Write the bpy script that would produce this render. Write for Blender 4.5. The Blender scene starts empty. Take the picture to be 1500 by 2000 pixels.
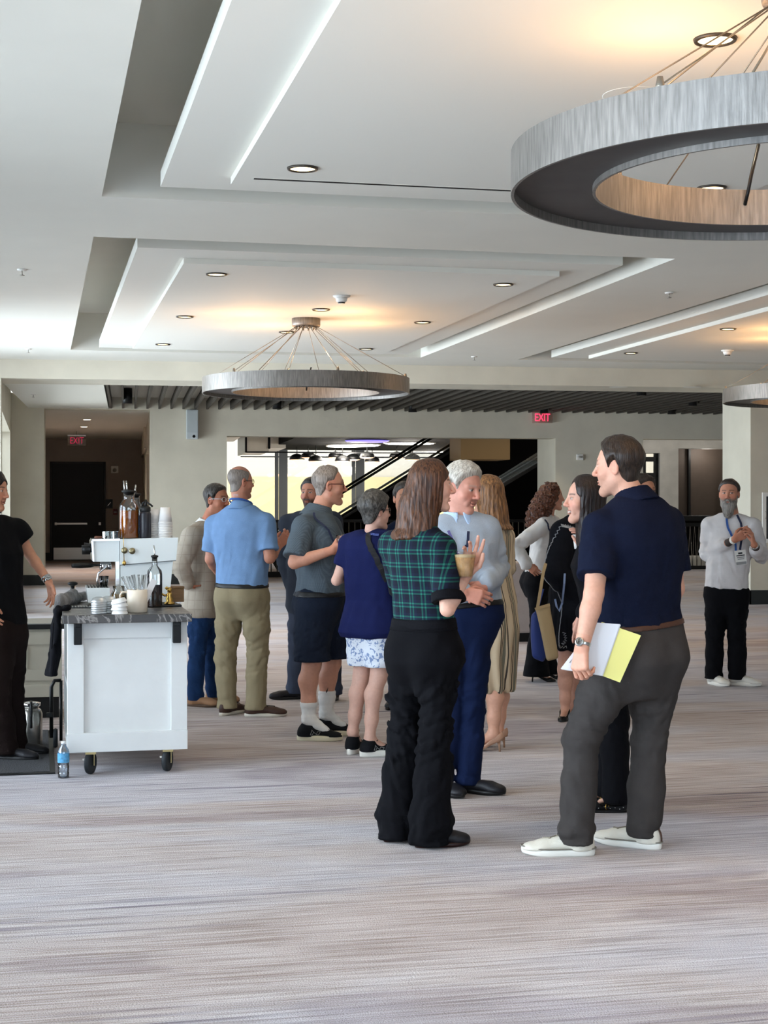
import bpy, bmesh, math, random
import numpy as np
from mathutils import Matrix, Vector
random.seed(4)
SC = bpy.context.scene
COL = SC.collection
# ---------------------------------------------------------------- camera, sky, sun, daylight, exposure
F_PX, EYE, Y_HOR, X_VAN = 3000.0, 1.53, 988.0, 76.0
PSI = math.atan((750 - X_VAN) / F_PX)
CP, SP = math.cos(PSI), math.sin(PSI)
cam_d = bpy.data.cameras.new('camera')
cam = bpy.data.objects.new('camera', cam_d)
COL.objects.link(cam)
cam.location = (0, 0, EYE)
cam.rotation_euler = (math.pi / 2, 0, -PSI)
cam_d.sensor_fit = 'VERTICAL'
cam_d.sensor_height = 24.0
cam_d.lens = F_PX / 2000.0 * 24.0
cam_d.shift_y = (Y_HOR - 1000.0) / 2000.0
cam_d.clip_end = 300
SC.camera = cam

W = bpy.data.worlds.new('sky'); SC.world = W; W.use_nodes = True
_bg = W.node_tree.nodes['Background']
_bg.inputs['Color'].default_value = (0.72, 0.85, 1.0, 1)
_bg.inputs['Strength'].default_value = 1.5

def lamp(name, kind, loc, energy, color, parent=None, **kw):
    d = bpy.data.lights.new(name, kind); d.energy = energy; d.color = color
    rot = kw.pop('rot', (0, 0, 0))
    for k, v in kw.items(): setattr(d, k, v)
    o = bpy.data.objects.new(name, d); COL.objects.link(o); o.location = loc; o.rotation_euler = rot
    if parent: o.parent = parent
    return o
# sun from behind left, high: travels +X, +Y, down
sun = lamp('sun', 'SUN', (0, 0, 20), 5.0, (1.0, 0.94, 0.84), angle=0.009)
sun.rotation_euler = Vector((0.62, 0.45, -1.0)).to_track_quat('-Z', 'Y').to_euler()
# daylight through the tall windows of the left wall (outside the glass, facing in) and of the wall behind the camera
for y0, y1, e in ((-3.6, 2.6, 1750), (3.2, 9.4, 620), (10.0, 16.2, 330), (16.8, 21.4, 1150)):
    lamp('window_daylight', 'AREA', (-2.95, (y0 + y1) / 2, 1.75), e, (0.63, 0.80, 1.0) if y1 < 3 else (0.74, 0.87, 1.0), shape='RECTANGLE',
         size=2.9, size_y=y1 - y0, rot=(0, -math.pi / 2, 0))
lamp('window_daylight', 'AREA', (2.0, -5.3, 1.8), 170, (0.62, 0.79, 1.0), shape='RECTANGLE', size=8.0, size_y=2.9,
     rot=(math.pi / 2, 0, 0))
lamp('window_daylight', 'AREA', (-.95, 26.05, 1.6), 620, (0.82, 0.93, 1.0), shape='RECTANGLE', size=2.6, size_y=6.3, rot=(0, -math.pi / 2, 0))  # lamp outside the added window, brightens the slats and far wall
SC.view_settings.view_transform = 'Standard'
SC.view_settings.look = 'None'
SC.view_settings.exposure = 0.12
SC.view_settings.gamma = 1.0
SC.view_settings.use_curve_mapping = False
SC.cycles.use_denoising = True
SC.cycles.max_bounces = 8
SC.cycles.diffuse_bounces = 4
SC.cycles.sample_clamp_indirect = 6.0
# ---------------------------------------------------------------- pixel -> place helpers (frame 1500 x 2000)
def P(px, py, d):
    r = (px - 750) / F_PX * d
    return Vector((r * CP + d * SP, -r * SP + d * CP, EYE + (Y_HOR - py) / F_PX * d))
def PZ(px, py, z): return P(px, py, (z - EYE) * F_PX / (Y_HOR - py))
def PY(px, py, y): return P(px, py, y / (CP - (px - 750) / F_PX * SP))
def PX(px, py, x):
    r = (px - 750) / F_PX
    return P(px, py, x / (r * CP + SP))
class Frame:                                   # a vertical plane system turned about z: u along, v deeper
    def __init__(s, ox, oy, ang):
        s.o = Vector((ox, oy, 0)); s.a = ang
        s.M = Matrix.Translation(s.o) @ Matrix.Rotation(ang, 4, 'Z'); s.I = s.M.inverted()
    def hit(s, px, py, v=0.0):
        a = s.I @ Vector((0, 0, EYE)); b = s.I @ P(px, py, 10.0)
        t = (v - a.y) / (b.y - a.y); q = a + (b - a) * t
        return q.x, q.z
# ---------------------------------------------------------------- materials
MATS = {}
def nodes(m):
    m.use_nodes = True
    return m.node_tree.nodes, m.node_tree.links
def srgb(*c):
    if len(c) == 1: c = [int(c[0][i:i + 2], 16) / 255 for i in (0, 2, 4)]
    return tuple((x / 12.92 if x <= .04045 else ((x + .055) / 1.055) ** 2.4) for x in c)
def mat(name, color, rough=.6, metal=0., spec=.4, var=0., vscale=8., stretch=(1, 1, 1), bump=0., bscale=60., bstretch=(1, 1, 1), sheen=0., coat=0.,
        alpha=1., trans=0., ior=1.45, emit=0., ecol=None, attr=False):
    if name in MATS: return MATS[name]
    m = bpy.data.materials.new(name); N, L = nodes(m); b = N['Principled BSDF']
    c = tuple(color) + (1,)
    b.inputs['Base Color'].default_value = c
    b.inputs['Roughness'].default_value = rough; b.inputs['Metallic'].default_value = metal
    b.inputs['Specular IOR Level'].default_value = spec
    b.inputs['Sheen Weight'].default_value = sheen; b.inputs['Coat Weight'].default_value = coat
    b.inputs['Transmission Weight'].default_value = trans; b.inputs['IOR'].default_value = ior
    b.inputs['Alpha'].default_value = alpha
    if emit:
        b.inputs['Emission Color'].default_value = tuple(ecol or color) + (1,); b.inputs['Emission Strength'].default_value = emit
    tc = N.new('ShaderNodeTexCoord'); src = None
    if attr:
        a = N.new('ShaderNodeAttribute'); a.attribute_name = 'col'; src = a.outputs['Color']
        L.new(src, b.inputs['Base Color'])
    if var:
        mp = N.new('ShaderNodeMapping'); mp.inputs['Scale'].default_value = stretch
        L.new(tc.outputs['Object'], mp.inputs['Vector'])
        n = N.new('ShaderNodeTexNoise'); n.inputs['Scale'].default_value = vscale; n.inputs['Detail'].default_value = 5
        L.new(mp.outputs[0], n.inputs['Vector'])
        r = N.new('ShaderNodeMapRange'); r.inputs[1].default_value = .3; r.inputs[2].default_value = .7
        r.inputs[3].default_value = 1 - var; r.inputs[4].default_value = 1 + var
        L.new(n.outputs['Fac'], r.inputs[0])
        v = N.new('ShaderNodeVectorMath'); v.operation = 'SCALE'
        if src: L.new(src, v.inputs[0])
        else: v.inputs[0].default_value = color
        L.new(r.outputs[0], v.inputs['Scale']); L.new(v.outputs[0], b.inputs['Base Color'])
    if bump:
        mp = N.new('ShaderNodeMapping'); mp.inputs['Scale'].default_value = bstretch
        L.new(tc.outputs['Object'], mp.inputs['Vector'])
        n = N.new('ShaderNodeTexNoise'); n.inputs['Scale'].default_value = bscale; n.inputs['Detail'].default_value = 4
        L.new(mp.outputs[0], n.inputs['Vector'])
        bp = N.new('ShaderNodeBump'); bp.inputs['Strength'].default_value = bump; bp.inputs['Distance'].default_value = .02
        L.new(n.outputs['Fac'], bp.inputs['Height']); L.new(bp.outputs[0], b.inputs['Normal'])
    MATS[name] = m
    return m
def glassy(name, tint=(1, 1, 1), gl=.08, rough=.02, ior=1.45):   # thin clear pane or shell: lets light through, keeps a sheen
    if name in MATS: return MATS[name]
    m = bpy.data.materials.new(name); N, L = nodes(m); N.clear()
    o = N.new('ShaderNodeOutputMaterial'); t = N.new('ShaderNodeBsdfTransparent'); g = N.new('ShaderNodeBsdfGlossy'); x = N.new('ShaderNodeMixShader')
    t.inputs[0].default_value = tuple(tint) + (1,); g.inputs['Roughness'].default_value = rough
    f = N.new('ShaderNodeFresnel'); f.inputs[0].default_value = ior
    a = N.new('ShaderNodeMath'); a.operation = 'ADD'; a.inputs[1].default_value = gl; L.new(f.outputs[0], a.inputs[0])
    if gl < 0: x.inputs[0].default_value = -gl
    else: L.new(a.outputs[0], x.inputs[0])
    L.new(t.outputs[0], x.inputs[1]); L.new(g.outputs[0], x.inputs[2]); L.new(x.outputs[0], o.inputs[0])
    MATS[name] = m
    return m
# ---------------------------------------------------------------- mesh builder
class MB:
    def __init__(s): s.v = []; s.f = []; s.sm = []
    def add(s, vs, fs, smooth=False):
        n = len(s.v); s.v += [tuple(v) for v in vs]; s.f += [tuple(i + n for i in f) for f in fs]; s.sm += [smooth] * len(fs); return s
    def box(s, x0, y0, z0, x1, y1, z1, bev=0.):
        if bev > 0:
            bev = min(bev, .49 * min(abs(x1 - x0), abs(y1 - y0), abs(z1 - z0)))
            bm = bmesh.new(); bmesh.ops.create_cube(bm, size=1)
            for v in bm.verts: v.co = Vector(((x0 + x1) / 2 + v.co.x * (x1 - x0), (y0 + y1) / 2 + v.co.y * (y1 - y0), (z0 + z1) / 2 + v.co.z * (z1 - z0)))
            bmesh.ops.bevel(bm, geom=bm.edges[:], offset=bev, segments=2, affect='EDGES', profile=.5)
            bm.verts.index_update(); s.add([v.co for v in bm.verts], [[v.index for v in f.verts] for f in bm.faces]); bm.free(); return s
        v = [(x, y, z) for z in (z0, z1) for y in (y0, y1) for x in (x0, x1)]
        return s.add(v, [(0, 2, 3, 1), (4, 5, 7, 6), (0, 1, 5, 4), (2, 6, 7, 3), (0, 4, 6, 2), (1, 3, 7, 5)])
    def lathe(s, prof, c=(0, 0, 0), n=24, M=None, smooth=True):      # prof: (r, z) from bottom to top
        vs = []; fs = []; k = len(prof)
        for i in range(n):
            a = 2 * math.pi * i / n
            for r, z in prof:
                p = Vector((r * math.cos(a), r * math.sin(a), z))
                vs.append((M @ p if M else p) + Vector(c))
        for i in range(n):
            j = (i + 1) % n
            for q in range(k - 1): fs.append((i * k + q, j * k + q, j * k + q + 1, i * k + q + 1))
        shut = prof[0] == prof[-1]
        if prof[0][0] > 1e-5 and not shut: fs.append(tuple(i * k for i in range(n))[::-1])
        if prof[-1][0] > 1e-5 and not shut: fs.append(tuple(i * k + k - 1 for i in range(n)))
        return s.add(vs, fs, smooth)
    def tube(s, pts, r, n=8, closed=False):
        pts = [Vector(p) for p in pts]; m = len(pts); rs = r if isinstance(r, (list, tuple)) else [r] * m
        vs = []; fs = []; up = None
        for i, p in enumerate(pts):
            t = (pts[(i + 1) % m] - pts[i - 1]) if closed else (pts[min(i + 1, m - 1)] - pts[max(i - 1, 0)])
            t.normalize()
            if up is None: up = t.orthogonal().normalized()
            up = (up - t * up.dot(t)).normalized(); w = t.cross(up)
            for k in range(n):
                a = 2 * math.pi * k / n
                vs.append(p + (up * math.cos(a) + w * math.sin(a)) * rs[i])
        for i in range(m if closed else m - 1):
            j = (i + 1) % m
            for k in range(n):
                l = (k + 1) % n; fs.append((i * n + k, i * n + l, j * n + l, j * n + k))
        if not closed: fs += [tuple(range(n))[::-1], tuple((m - 1) * n + k for k in range(n))]
        return s.add(vs, fs, True)
    def prism(s, poly, z0, z1, M=None):                  # poly in xy, extruded z0..z1, then M
        k = len(poly); M = M or Matrix()
        vs = [M @ Vector((x, y, z)) for z in (z0, z1) for x, y in poly]
        return s.add(vs, [tuple(range(k))[::-1], tuple(range(k, 2 * k))] + [(i, (i + 1) % k, k + (i + 1) % k, k + i) for i in range(k)])
    def ribbon(s, pts, nrm, w, t=.0015):
        pts = [Vector(p) for p in pts]; m = len(pts); vs = []
        for i, p in enumerate(pts):
            d = (pts[min(i + 1, m - 1)] - pts[max(i - 1, 0)]).normalized(); n = Vector(nrm[i]).normalized(); q = d.cross(n).normalized() * w / 2
            vs += [p - q, p + q, p + q + n * t, p - q + n * t]
        fs = [(0, 1, 2, 3), tuple(4 * (m - 1) + k for k in (3, 2, 1, 0))]
        for i in range(m - 1):
            for k in range(4): fs.append((4 * i + k, 4 * i + 4 + k, 4 * i + 4 + (k + 1) % 4, 4 * i + (k + 1) % 4))
        return s.add(vs, fs)
ROOTM = {}
def put(o, label=None, cat=None, group=None, kind=None):
    for k, v in (('label', label), ('category', cat), ('group', group), ('kind', kind)):
        if v: o[k] = v
    return o
def link_mesh(name, V, Fc, material, parent=None, world=False, smooth=None, M=None):
    me = bpy.data.meshes.new(name)
    if world and parent is not None:
        R = ROOTM.get(parent) or ROOTM.get(parent.parent)
        I = R.inverted(); V = [I @ Vector(v) for v in V]
    me.from_pydata([tuple(v) for v in V], [], [tuple(f) for f in Fc])
    if smooth is True: me.polygons.foreach_set('use_smooth', [True] * len(me.polygons))
    elif smooth: me.polygons.foreach_set('use_smooth', smooth)
    for mm in (material if isinstance(material, (list, tuple)) else [material]): me.materials.append(mm)
    me.update()
    o = bpy.data.objects.new(name, me); COL.objects.link(o)
    if M is not None: o.matrix_world = M
    if parent is not None: o.parent = parent
    return o
def obj(name, mb, material, parent=None, world=False, M=None):
    return link_mesh(name, mb.v, mb.f, material, parent, world, mb.sm, M)
def empty(name, M, label, cat, group=None):
    if not isinstance(M, Matrix): M = Matrix.Translation(Vector(M))
    o = bpy.data.objects.new(name, None); COL.objects.link(o); o.matrix_world = M; o.empty_display_size = .1
    ROOTM[o] = M.copy()
    return put(o, label, cat, group)
def struct(name, mb, material, M=None, parent=None):
    o = obj(name, mb, material, parent, M=M)
    if parent is None: o['kind'] = 'structure'
    return o
def copy_tree(root, M, label=None):
    r = root.copy(); COL.objects.link(r); r.matrix_world = M; ROOTM[r] = M.copy()
    if label: r['label'] = label
    for ch in list(root.children):
        c = ch.copy(); COL.objects.link(c); c.parent = r
        for g in ch.children:
            d = g.copy(); COL.objects.link(d); d.parent = c
    return r
def T(*a): return Matrix.Translation(Vector(a))
def RZ(a): return Matrix.Rotation(a, 4, 'Z')
def text_obj(name, body, size, material, parent, M, ext=.002):
    cu = bpy.data.curves.new(name, 'FONT'); cu.body = body; cu.size = size; cu.extrude = ext; cu.align_x = 'CENTER'; cu.align_y = 'CENTER'
    t = bpy.data.objects.new(name, cu); COL.objects.link(t)
    me = bpy.data.meshes.new_from_object(t); bpy.data.objects.remove(t)
    me.materials.clear(); me.materials.append(material)
    o = bpy.data.objects.new(name, me); COL.objects.link(o); o.parent = parent; o.matrix_local = M
    return o
# ---------------------------------------------------------------- setting
PLASTER = mat('plaster_wall', srgb('ccc6b5'), .75, var=.07, vscale=1.6, bump=.15, bscale=9)
PAINT = mat('ceiling_paint', srgb('dddbd0'), .8, var=.015, vscale=2)
PAINT_W = mat('panel_paint', srgb('dcdad0'), .7)
BASE = mat('baseboard_black', srgb('262a2a'), .5)
DARK = mat('dark_paint', srgb('1d1c1b'), .6)
BLACK = mat('black_metal', srgb('101112'), .4, .3)
SLAT = mat('slat_wood', srgb('3d3831'), .6, var=.2, vscale=5, stretch=(8, .5, 8))
STEEL = mat('brushed_steel', srgb('b6b2aa'), .3, 1., var=.06, vscale=30, stretch=(.2, 6, 6))
WHITE_PL = mat('white_plastic', srgb('e8e6e0'), .4)
CONC = mat('trowelled_concrete', srgb('b4b1aa'), .7, var=.16, vscale=2.2, bump=.2, bscale=10)
BROWN = mat('brown_panel', srgb('4b4038'), .6, var=.05)
GLASS = glassy('window_glass')

def carpet():
    m = bpy.data.materials.new('streaked_carpet'); N, L = nodes(m); b = N['Principled BSDF']
    b.inputs['Roughness'].default_value = .95; b.inputs['Specular IOR Level'].default_value = .12; b.inputs['Sheen Weight'].default_value = .12
    tc = N.new('ShaderNodeTexCoord')
    def noise(scale, sx, sy, det=5, dist=0., off=0.):
        mp = N.new('ShaderNodeMapping'); mp.inputs['Scale'].default_value = (sx, sy, 1); mp.inputs['Location'].default_value = (off, off * 2, 0)
        L.new(tc.outputs['Object'], mp.inputs['Vector'])
        n = N.new('ShaderNodeTexNoise'); n.inputs['Scale'].default_value = scale; n.inputs['Detail'].default_value = det; n.inputs['Distortion'].default_value = dist
        L.new(mp.outputs[0], n.inputs['Vector']); return n.outputs['Fac']
    def ramp(src, pts):
        r = N.new('ShaderNodeValToRGB'); e = r.color_ramp.elements
        while len(e) < len(pts): e.new(.5)
        for q, (t, c) in zip(e, pts): q.position = t; q.color = tuple(c) + (1,)
        L.new(src, r.inputs[0]); return r.outputs[0]
    def mix(a, b_, fac, mode='MIX'):
        x = N.new('ShaderNodeMix'); x.data_type = 'RGBA'; x.blend_type = mode
        if isinstance(fac, float): x.inputs[0].default_value = fac
        else: L.new(fac, x.inputs[0])
        for i, q in ((6, a), (7, b_)):
            if isinstance(q, tuple): x.inputs[i].default_value = q + (1,)
            else: L.new(q, x.inputs[i])
        return x.outputs[2]
    fine = noise(1., 2.2, 60, 5, .2)
    mid = noise(1., .9, 30, 5, .3, 5.)
    base = ramp(fine, [(.36, srgb('6f6a6e')), (.45, srgb('a8a5ad')), (.53, srgb('c5c4ca')), (.64, srgb('e4e5ec'))])
    base2 = ramp(mid, [(.30, srgb('948d8e')), (.45, srgb('b9b3b3')), (.58, srgb('c9c7cc')), (.72, srgb('d6d6de'))])
    col = mix(base, base2, .34)
    big = noise(1., .30, .75, 6, .9, 3.)
    tone = ramp(big, [(.38, srgb('ad8d6f')), (.46, srgb('c0aa97')), (.54, srgb('c3bec3')), (.64, srgb('b6b6c4'))])
    col = mix(col, tone, .36)
    pz = noise(1., .42, 1.3, 5, .5, 11.)
    patch = ramp(pz, [(.60, (1, 1, 1)), (.635, srgb('e2dde0'))])
    col = mix(col, patch, .9, 'MULTIPLY')
    st = noise(1., .55, 22, 4, .4, 7.)
    dk = ramp(st, [(.56, (1, 1, 1)), (.66, srgb('aca6b4')), (.78, srgb('8c8698'))])
    gate = ramp(noise(1., .35, 1.1, 3, .4, 17.), [(.50, (0, 0, 0)), (.60, (1, 1, 1))])
    col = mix(col, dk, gate, 'MULTIPLY')
    col = mix(col, (.90, .865, .83), 1., 'MULTIPLY')
    L.new(col, b.inputs['Base Color'])
    n = N.new('ShaderNodeTexNoise'); n.inputs['Scale'].default_value = 160; n.inputs['Detail'].default_value = 2; L.new(tc.outputs['Object'], n.inputs['Vector'])
    ad = N.new('ShaderNodeMath'); ad.operation = 'ADD'; L.new(n.outputs['Fac'], ad.inputs[0]); L.new(fine, ad.inputs[1])
    bp = N.new('ShaderNodeBump'); bp.inputs['Strength'].default_value = .55; bp.inputs['Distance'].default_value = .012
    L.new(ad.outputs[0], bp.inputs['Height']); L.new(bp.outputs[0], b.inputs['Normal'])
    return m
struct('floor', MB().box(-2.8, -5.2, -.1, 19, 50, 0), carpet())

# --- ceiling with recessed bays; each bay holds two stepped floating panels
HC = 3.6
BX = [(.41, 5.2), (6.62, 11.41)]
BY = [(-6.77, 2.02 - .37), (1.65, 10.44), (12.02, 20.81)]
BY = [(1.65, 10.44), (12.02, 20.81)]
mb = MB()
xs = sorted({-2.8, 19.} | {x for b in BX for x in b}); ys = sorted({-5.2, 22.9} | {y for b in BY for y in b})
for i in range(len(xs) - 1):
    for j in range(len(ys) - 1):
        x0, x1, y0, y1 = xs[i], xs[i + 1], ys[j], ys[j + 1]
        if (x0, x1) in BX and (y0, y1) in BY: continue
        mb.add([(x0, y0, HC), (x0, y1, HC), (x1, y1, HC), (x1, y0, HC)], [(0, 1, 2, 3)])
for x0, x1 in BX:
    for y0, y1 in BY:
        v = [(x, y, z) for z in (HC, 4.1) for x, y in ((x0, y0), (x1, y0), (x1, y1), (x0, y1))]
        mb.add(v, [(0, 1, 5, 4), (1, 2, 6, 5), (2, 3, 7, 6), (3, 0, 4, 7), (4, 5, 6, 7)])
mb.add([(-2.8, -5.2, 4.4), (19, -5.2, 4.4), (19, 36.6, 4.4), (-2.8, 36.6, 4.4)], [(0, 1, 2, 3)])
struct('ceiling', mb, PAINT)
k = 1
for x0, x1 in BX:
    for y0, y1 in BY:
        struct('trim_%d' % k, MB().box(x0 + .36, y0 + .42, HC, x1 - .3, y1 - .4, HC + .1).box(x0 + .75, y0 + .8, HC + .1, x1 - .7, y1 - .8, 4.1)
               .box(x0 + .77, y0 + .86, HC - .045, x1 - .72, y1 - .78, HC), PAINT_W); k += 1
ZP = HC - .045                                   # underside of the lowest panel

# --- beam and slatted ceiling beyond it
BE = Frame(-.55, 22.3, math.radians(-3.2))
struct('trim_%d' % k, MB().box(-2.5, 0, 3.33, 19, .7, 3.7).box(-2.5, .7, 3.33, 19, 1.0, 3.5), PLASTER, M=BE.M); k += 1
BK = Frame(.05, 30.3, math.radians(-3.2))        # the far wall
struct('trim_%d' % k, MB().box(-.1, 1.0, 3.42, 1.42, 8.1, 3.6), PAINT_W, M=BE.M); k += 1
sl = MB().box(1.0, 1.0, 3.64, 19, 9.5, 3.68)
slat_root = struct('ceiling_slatted', sl, PAINT, M=BE.M)
sm = MB().box(-.02, 1.0, 3.42, .02, 8.05, 3.585)
s0 = None
for i in range(62):
    if s0 is None:
        s0 = obj('slat', sm, SLAT, slat_root); o = s0
    else: o = s0.copy(); COL.objects.link(o)
    o.location = (1.47 + i * .232, 0, 0)

# --- far wall with corridor mouth, wide opening and right opening
u0, _ = BK.hit(86, 1000); u1, _ = BK.hit(293, 1000); u2, _ = BK.hit(443, 1000); u3, _ = BK.hit(1085, 1000); u4, _ = BK.hit(1256, 1000); u5, _ = BK.hit(1500, 1000)
_, zl = BK.hit(700, 853.5); _, zr = BK.hit(1350, 858)
mb = MB().box(-3, 0, 0, u0, .5, 3.7).box(u0, 0, 3.40, u1, .5, 3.7).box(u1, 0, 0, u2, .4, 3.7).box(u2, 0, zl, u3, .4, 3.7).box(u3, 0, 0, u4, 1.4, 3.7).box(u4, 0, zr, 20, .4, 3.7)
struct('wall_back', mb, PLASTER, M=BK.M)
struct('baseboard_back', MB().box(-3, -.02, 0, u0, 0, .2).box(u1, -.02, 0, u2, 0, .2).box(u3, -.02, 0, u4, 0, .2).box(u0, -.02, 0, u0 + .012, .5, .2), BASE, M=BK.M)
struct('wall_left', MB().box(-2.8, 22.3, 0, -.52, 22.6, 3.7).box(-.82, 22.6, 2.9, -.52, 30.4, 3.7).box(-.82, 22.6, 0, -.52, 30.4, .3).box(-.82, 22.6, .3, -.52, 22.9, 2.9).box(-.82, 29.3, .3, -.52, 30.4, 2.9), PLASTER)
struct('baseboard_left', MB().box(-.52, 22.3, 0, -.5, 30.3, .2).box(-2.6, 22.28, 0, -.5, 22.3, .2), BASE)
fr = MB()
for y in (22.9, 24.48, 26.08, 27.68, 29.26): fr.box(-.81, y, .3, -.77, y + .04, 2.9)
for z in (.3, 2.86): fr.box(-.81, 22.9, z, -.77, 29.3, z + .04)
w7 = struct('window_7', fr, BLACK); obj('pane', MB().box(-.792, 22.9, .3, -.788, 29.3, 2.9), GLASS, w7)  # window added in a plain wall so daylight reaches the far end
# corridor behind: ceiling, end wall with double door, right wall with side opening
struct('ceiling_corridor', MB().box(u0 - 2.4, .45, 3.40, u1 + 2.6, 14.6, 3.6), PAINT, M=BK.M)
struct('wall_corridor_left', MB().box(u0 - 2.4, .5, 0, u0 - 2.2, 14, 3.4), PLASTER, M=BK.M)
vd = 13.6
d0, zd = BK.hit(101, 905, vd); d1, _ = BK.hit(203, 905, vd)
struct('wall_corridor_end', MB().box(u0 - 2.4, vd, 0, u1 + .6, vd + .2, 3.4), mat('corridor_plaster', srgb('a0968b'), .8, var=.06, vscale=2), M=BK.M)
ue = u1
struct('wall_corridor_right', MB().box(ue, .4, 0, ue + .25, 1.2, 3.4).box(ue, 1.2, 2.75, ue + .25, 6.4, 3.4).box(ue, 6.4, 0, ue + 1.5, 6.65, 3.4).box(ue - .05, 6.65, 2.9, ue + .2, vd, 3.4).box(ue, 6.65, 0, ue + .2, vd, 2.9), PLASTER, M=BK.M)
struct('baseboard_corridor', MB().box(u0 - 2.2, vd - .02, 0, d0, vd, .22).box(d1, vd - .02, 0, ue, vd, .22), BASE, M=BK.M)
dm = (d0 + d1) / 2
dr = struct('door_1', MB().box(d0 - .05, vd - .05, 0, d0, vd, zd + .05).box(d1, vd - .05, 0, d1 + .05, vd, zd + .05).box(d0 - .05, vd - .05, zd, d1 + .05, vd, zd + .05), mat('door_frame', srgb('2a2623'), .5), M=BK.M)
for a, b_ in ((d0 + .004, d1 - .004),):
    lf = obj('door_leaf', MB().box(a, vd - .03, .01, b_, vd - .001, zd, .004), mat('door_black', srgb('0c0b0b'), .5), dr)
    obj('panic_bar', MB().box(a + .08, vd - .09, 1.0, b_ - .45, vd - .05, 1.06, .008).box(a + .08, vd - .06, .99, a + .14, vd - .03, 1.07).box(b_ - .14, vd - .06, .99, b_ - .08, vd - .03, 1.07), STEEL, lf)
    obj('kick_plate', MB().box(a + .05, vd - .036, .03, b_ - .05, vd - .03, .36), STEEL, lf)

# --- window wall at left (outside the frame, the light comes through it) and walls that close the room
ws = MB(); edges = [-5.2, -3.6, 2.6, 3.2, 9.4, 10.0, 16.2, 16.8, 21.4, 22.6]
for i in range(0, len(edges), 2): ws.box(-2.8, edges[i], 0, -2.6, edges[i + 1], 3.7)
for i in range(1, len(edges) - 1, 2): ws.box(-2.8, edges[i], 3.3, -2.6, edges[i + 1], 3.7).box(-2.8, edges[i], 0, -2.6, edges[i + 1], .12)
struct('wall_window_side', ws, PLASTER)
for n, i in enumerate(range(1, len(edges) - 1, 2)):
    y0, y1 = edges[i], edges[i + 1]; fr = MB(); q = 4
    for j in range(q + 1):
        y = y0 + (y1 - y0) * j / q; fr.box(-2.74, y - .035, .12, -2.66, y + .035, 3.3)
    for z in (.12, 2.3, 3.24): fr.box(-2.73, y0, z, -2.67, y1, z + .06)
    w = struct('window_%d' % (n + 1), fr, BLACK)
    obj('pane', MB().box(-2.702, y0, .15, -2.698, y1, 3.28), GLASS, w)
struct('wall_front', MB().box(-2.8, -5.2, 0, -2.2, -5, 3.7).box(-2.2, -5.2, 3.25, 6.2, -5, 3.7).box(6.2, -5.2, 0, 19, -5, 3.7), PLASTER)
struct('wall_right', MB().box(18.8, -5.2, 0, 19, 50, 4.4), PLASTER)
# right pillar with fire cabinet
px0 = PY(1466, 1000, 22.0).x
struct('wall_pillar', MB().box(px0, 22.0, 0, px0 + 2.4, 23.0, 3.4), PLASTER)
struct('baseboard_pillar', MB().box(px0 - .02, 21.98, 0, px0 + 2.4, 22.0, .22).box(px0 - .02, 21.98, 0, px0, 23.0, .22), BASE)
a = PY(1488, 962, 21.98); b_ = PY(1488, 1060, 21.98)
fc = empty('fire_cabinet', (a.x, 21.98, b_.z), 'white framed glass fronted cabinet on the right pillar', 'cabinet')
hh = a.z - b_.z
obj('frame', MB().box(0, -.03, 0, .06, 0, hh).box(.5, -.03, 0, .56, 0, hh).box(.06, -.03, 0, .5, 0, .06).box(.06, -.03, hh - .06, .5, 0, hh), WHITE_PL, fc)
obj('window_panel', MB().box(.06, -.02, .06, .5, -.004, hh - .06), mat('dark_glass', srgb('3a3d40'), .15), fc)
obj('handle', MB().tube([(.045, -.03, hh * .48), (.045, -.055, hh * .48), (.045, -.055, hh * .62), (.045, -.03, hh * .62)], .006), STEEL, fc)

# --- atrium beyond the wide opening
vr = 2.6
ur0, zt = BK.hit(443, 1018, vr)
rail = empty('guard_rail', BK.M @ T(0, vr, 0), 'black guard railing with thin balusters across the wide opening', 'railing')
ur1, _ = BK.hit(1090, 1018, vr)
obj('top_rail', MB().box(u2 - .5, -.04, zt - .03, ur1, .04, zt + .03, .01), BLACK, rail)
obj('kick_panel', MB().box(u2 - .5, -.03, 0, ur1, .03, .12), BLACK, rail)
b0 = None
for i in range(int((ur1 - u2 + .5) / .13)):
    if b0 is None: b0 = o = obj('baluster', MB().box(-.011, -.011, .1, .011, .011, zt), BLACK, rail)
    else: o = b0.copy(); COL.objects.link(o)
    o.location = (u2 - .45 + i * .13, 0, 0)
vg = 18.0
def ub(px, v): return BK.hit(px, 1000, v)[0]
def zb(px, py, v): return BK.hit(px, py, v)[1]
DKC = mat('atrium_dark', srgb('0b0a0a'), .9, spec=.05)
BGL = glassy('balustrade_clear', (1, 1, 1), -.05)
struct('ceiling_atrium', MB().box(ub(520, vg), 1.5, zb(700, 879, vg), u4 + .6, vg + .3, 3.9), DKC, M=BK.M)
struct('ceiling_atrium_pale', MB().box(u2 - 2, 1.5, zb(480, 857, vg) , ub(520, vg), vg + .3, 3.95), PAINT_W, M=BK.M)
bx = MB()
xa, xb, xc = ub(466, vg - 1), ub(508, vg - 1), ub(520, vg - 1); zA, zB = zb(480, 889, vg - 1), zb(480, 882, vg - 1)
bx.box(xa, vg - 4, zA, xb, vg - 1, 3.9).box(xb, vg - 4, zB, xc + .3, vg - 1.2, 3.9)
struct('trim_%d' % k, bx, PAINT_W, M=BK.M); k += 1
struct('trim_%d' % k, MB().box(xa - .03, vg - 4.02, zA - .02, xa + .03, vg - 1, 3.9).box(xb - .03, vg - 4.02, zB - .02, xb + .04, vg - 1.2, 3.9).box(xa, vg - 4.02, zA - .03, xc + 6, vg - 3.98, zA + .01), BLACK, M=BK.M); k += 1
gl = MB(); wz = zb(700, 880, vg)
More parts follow.
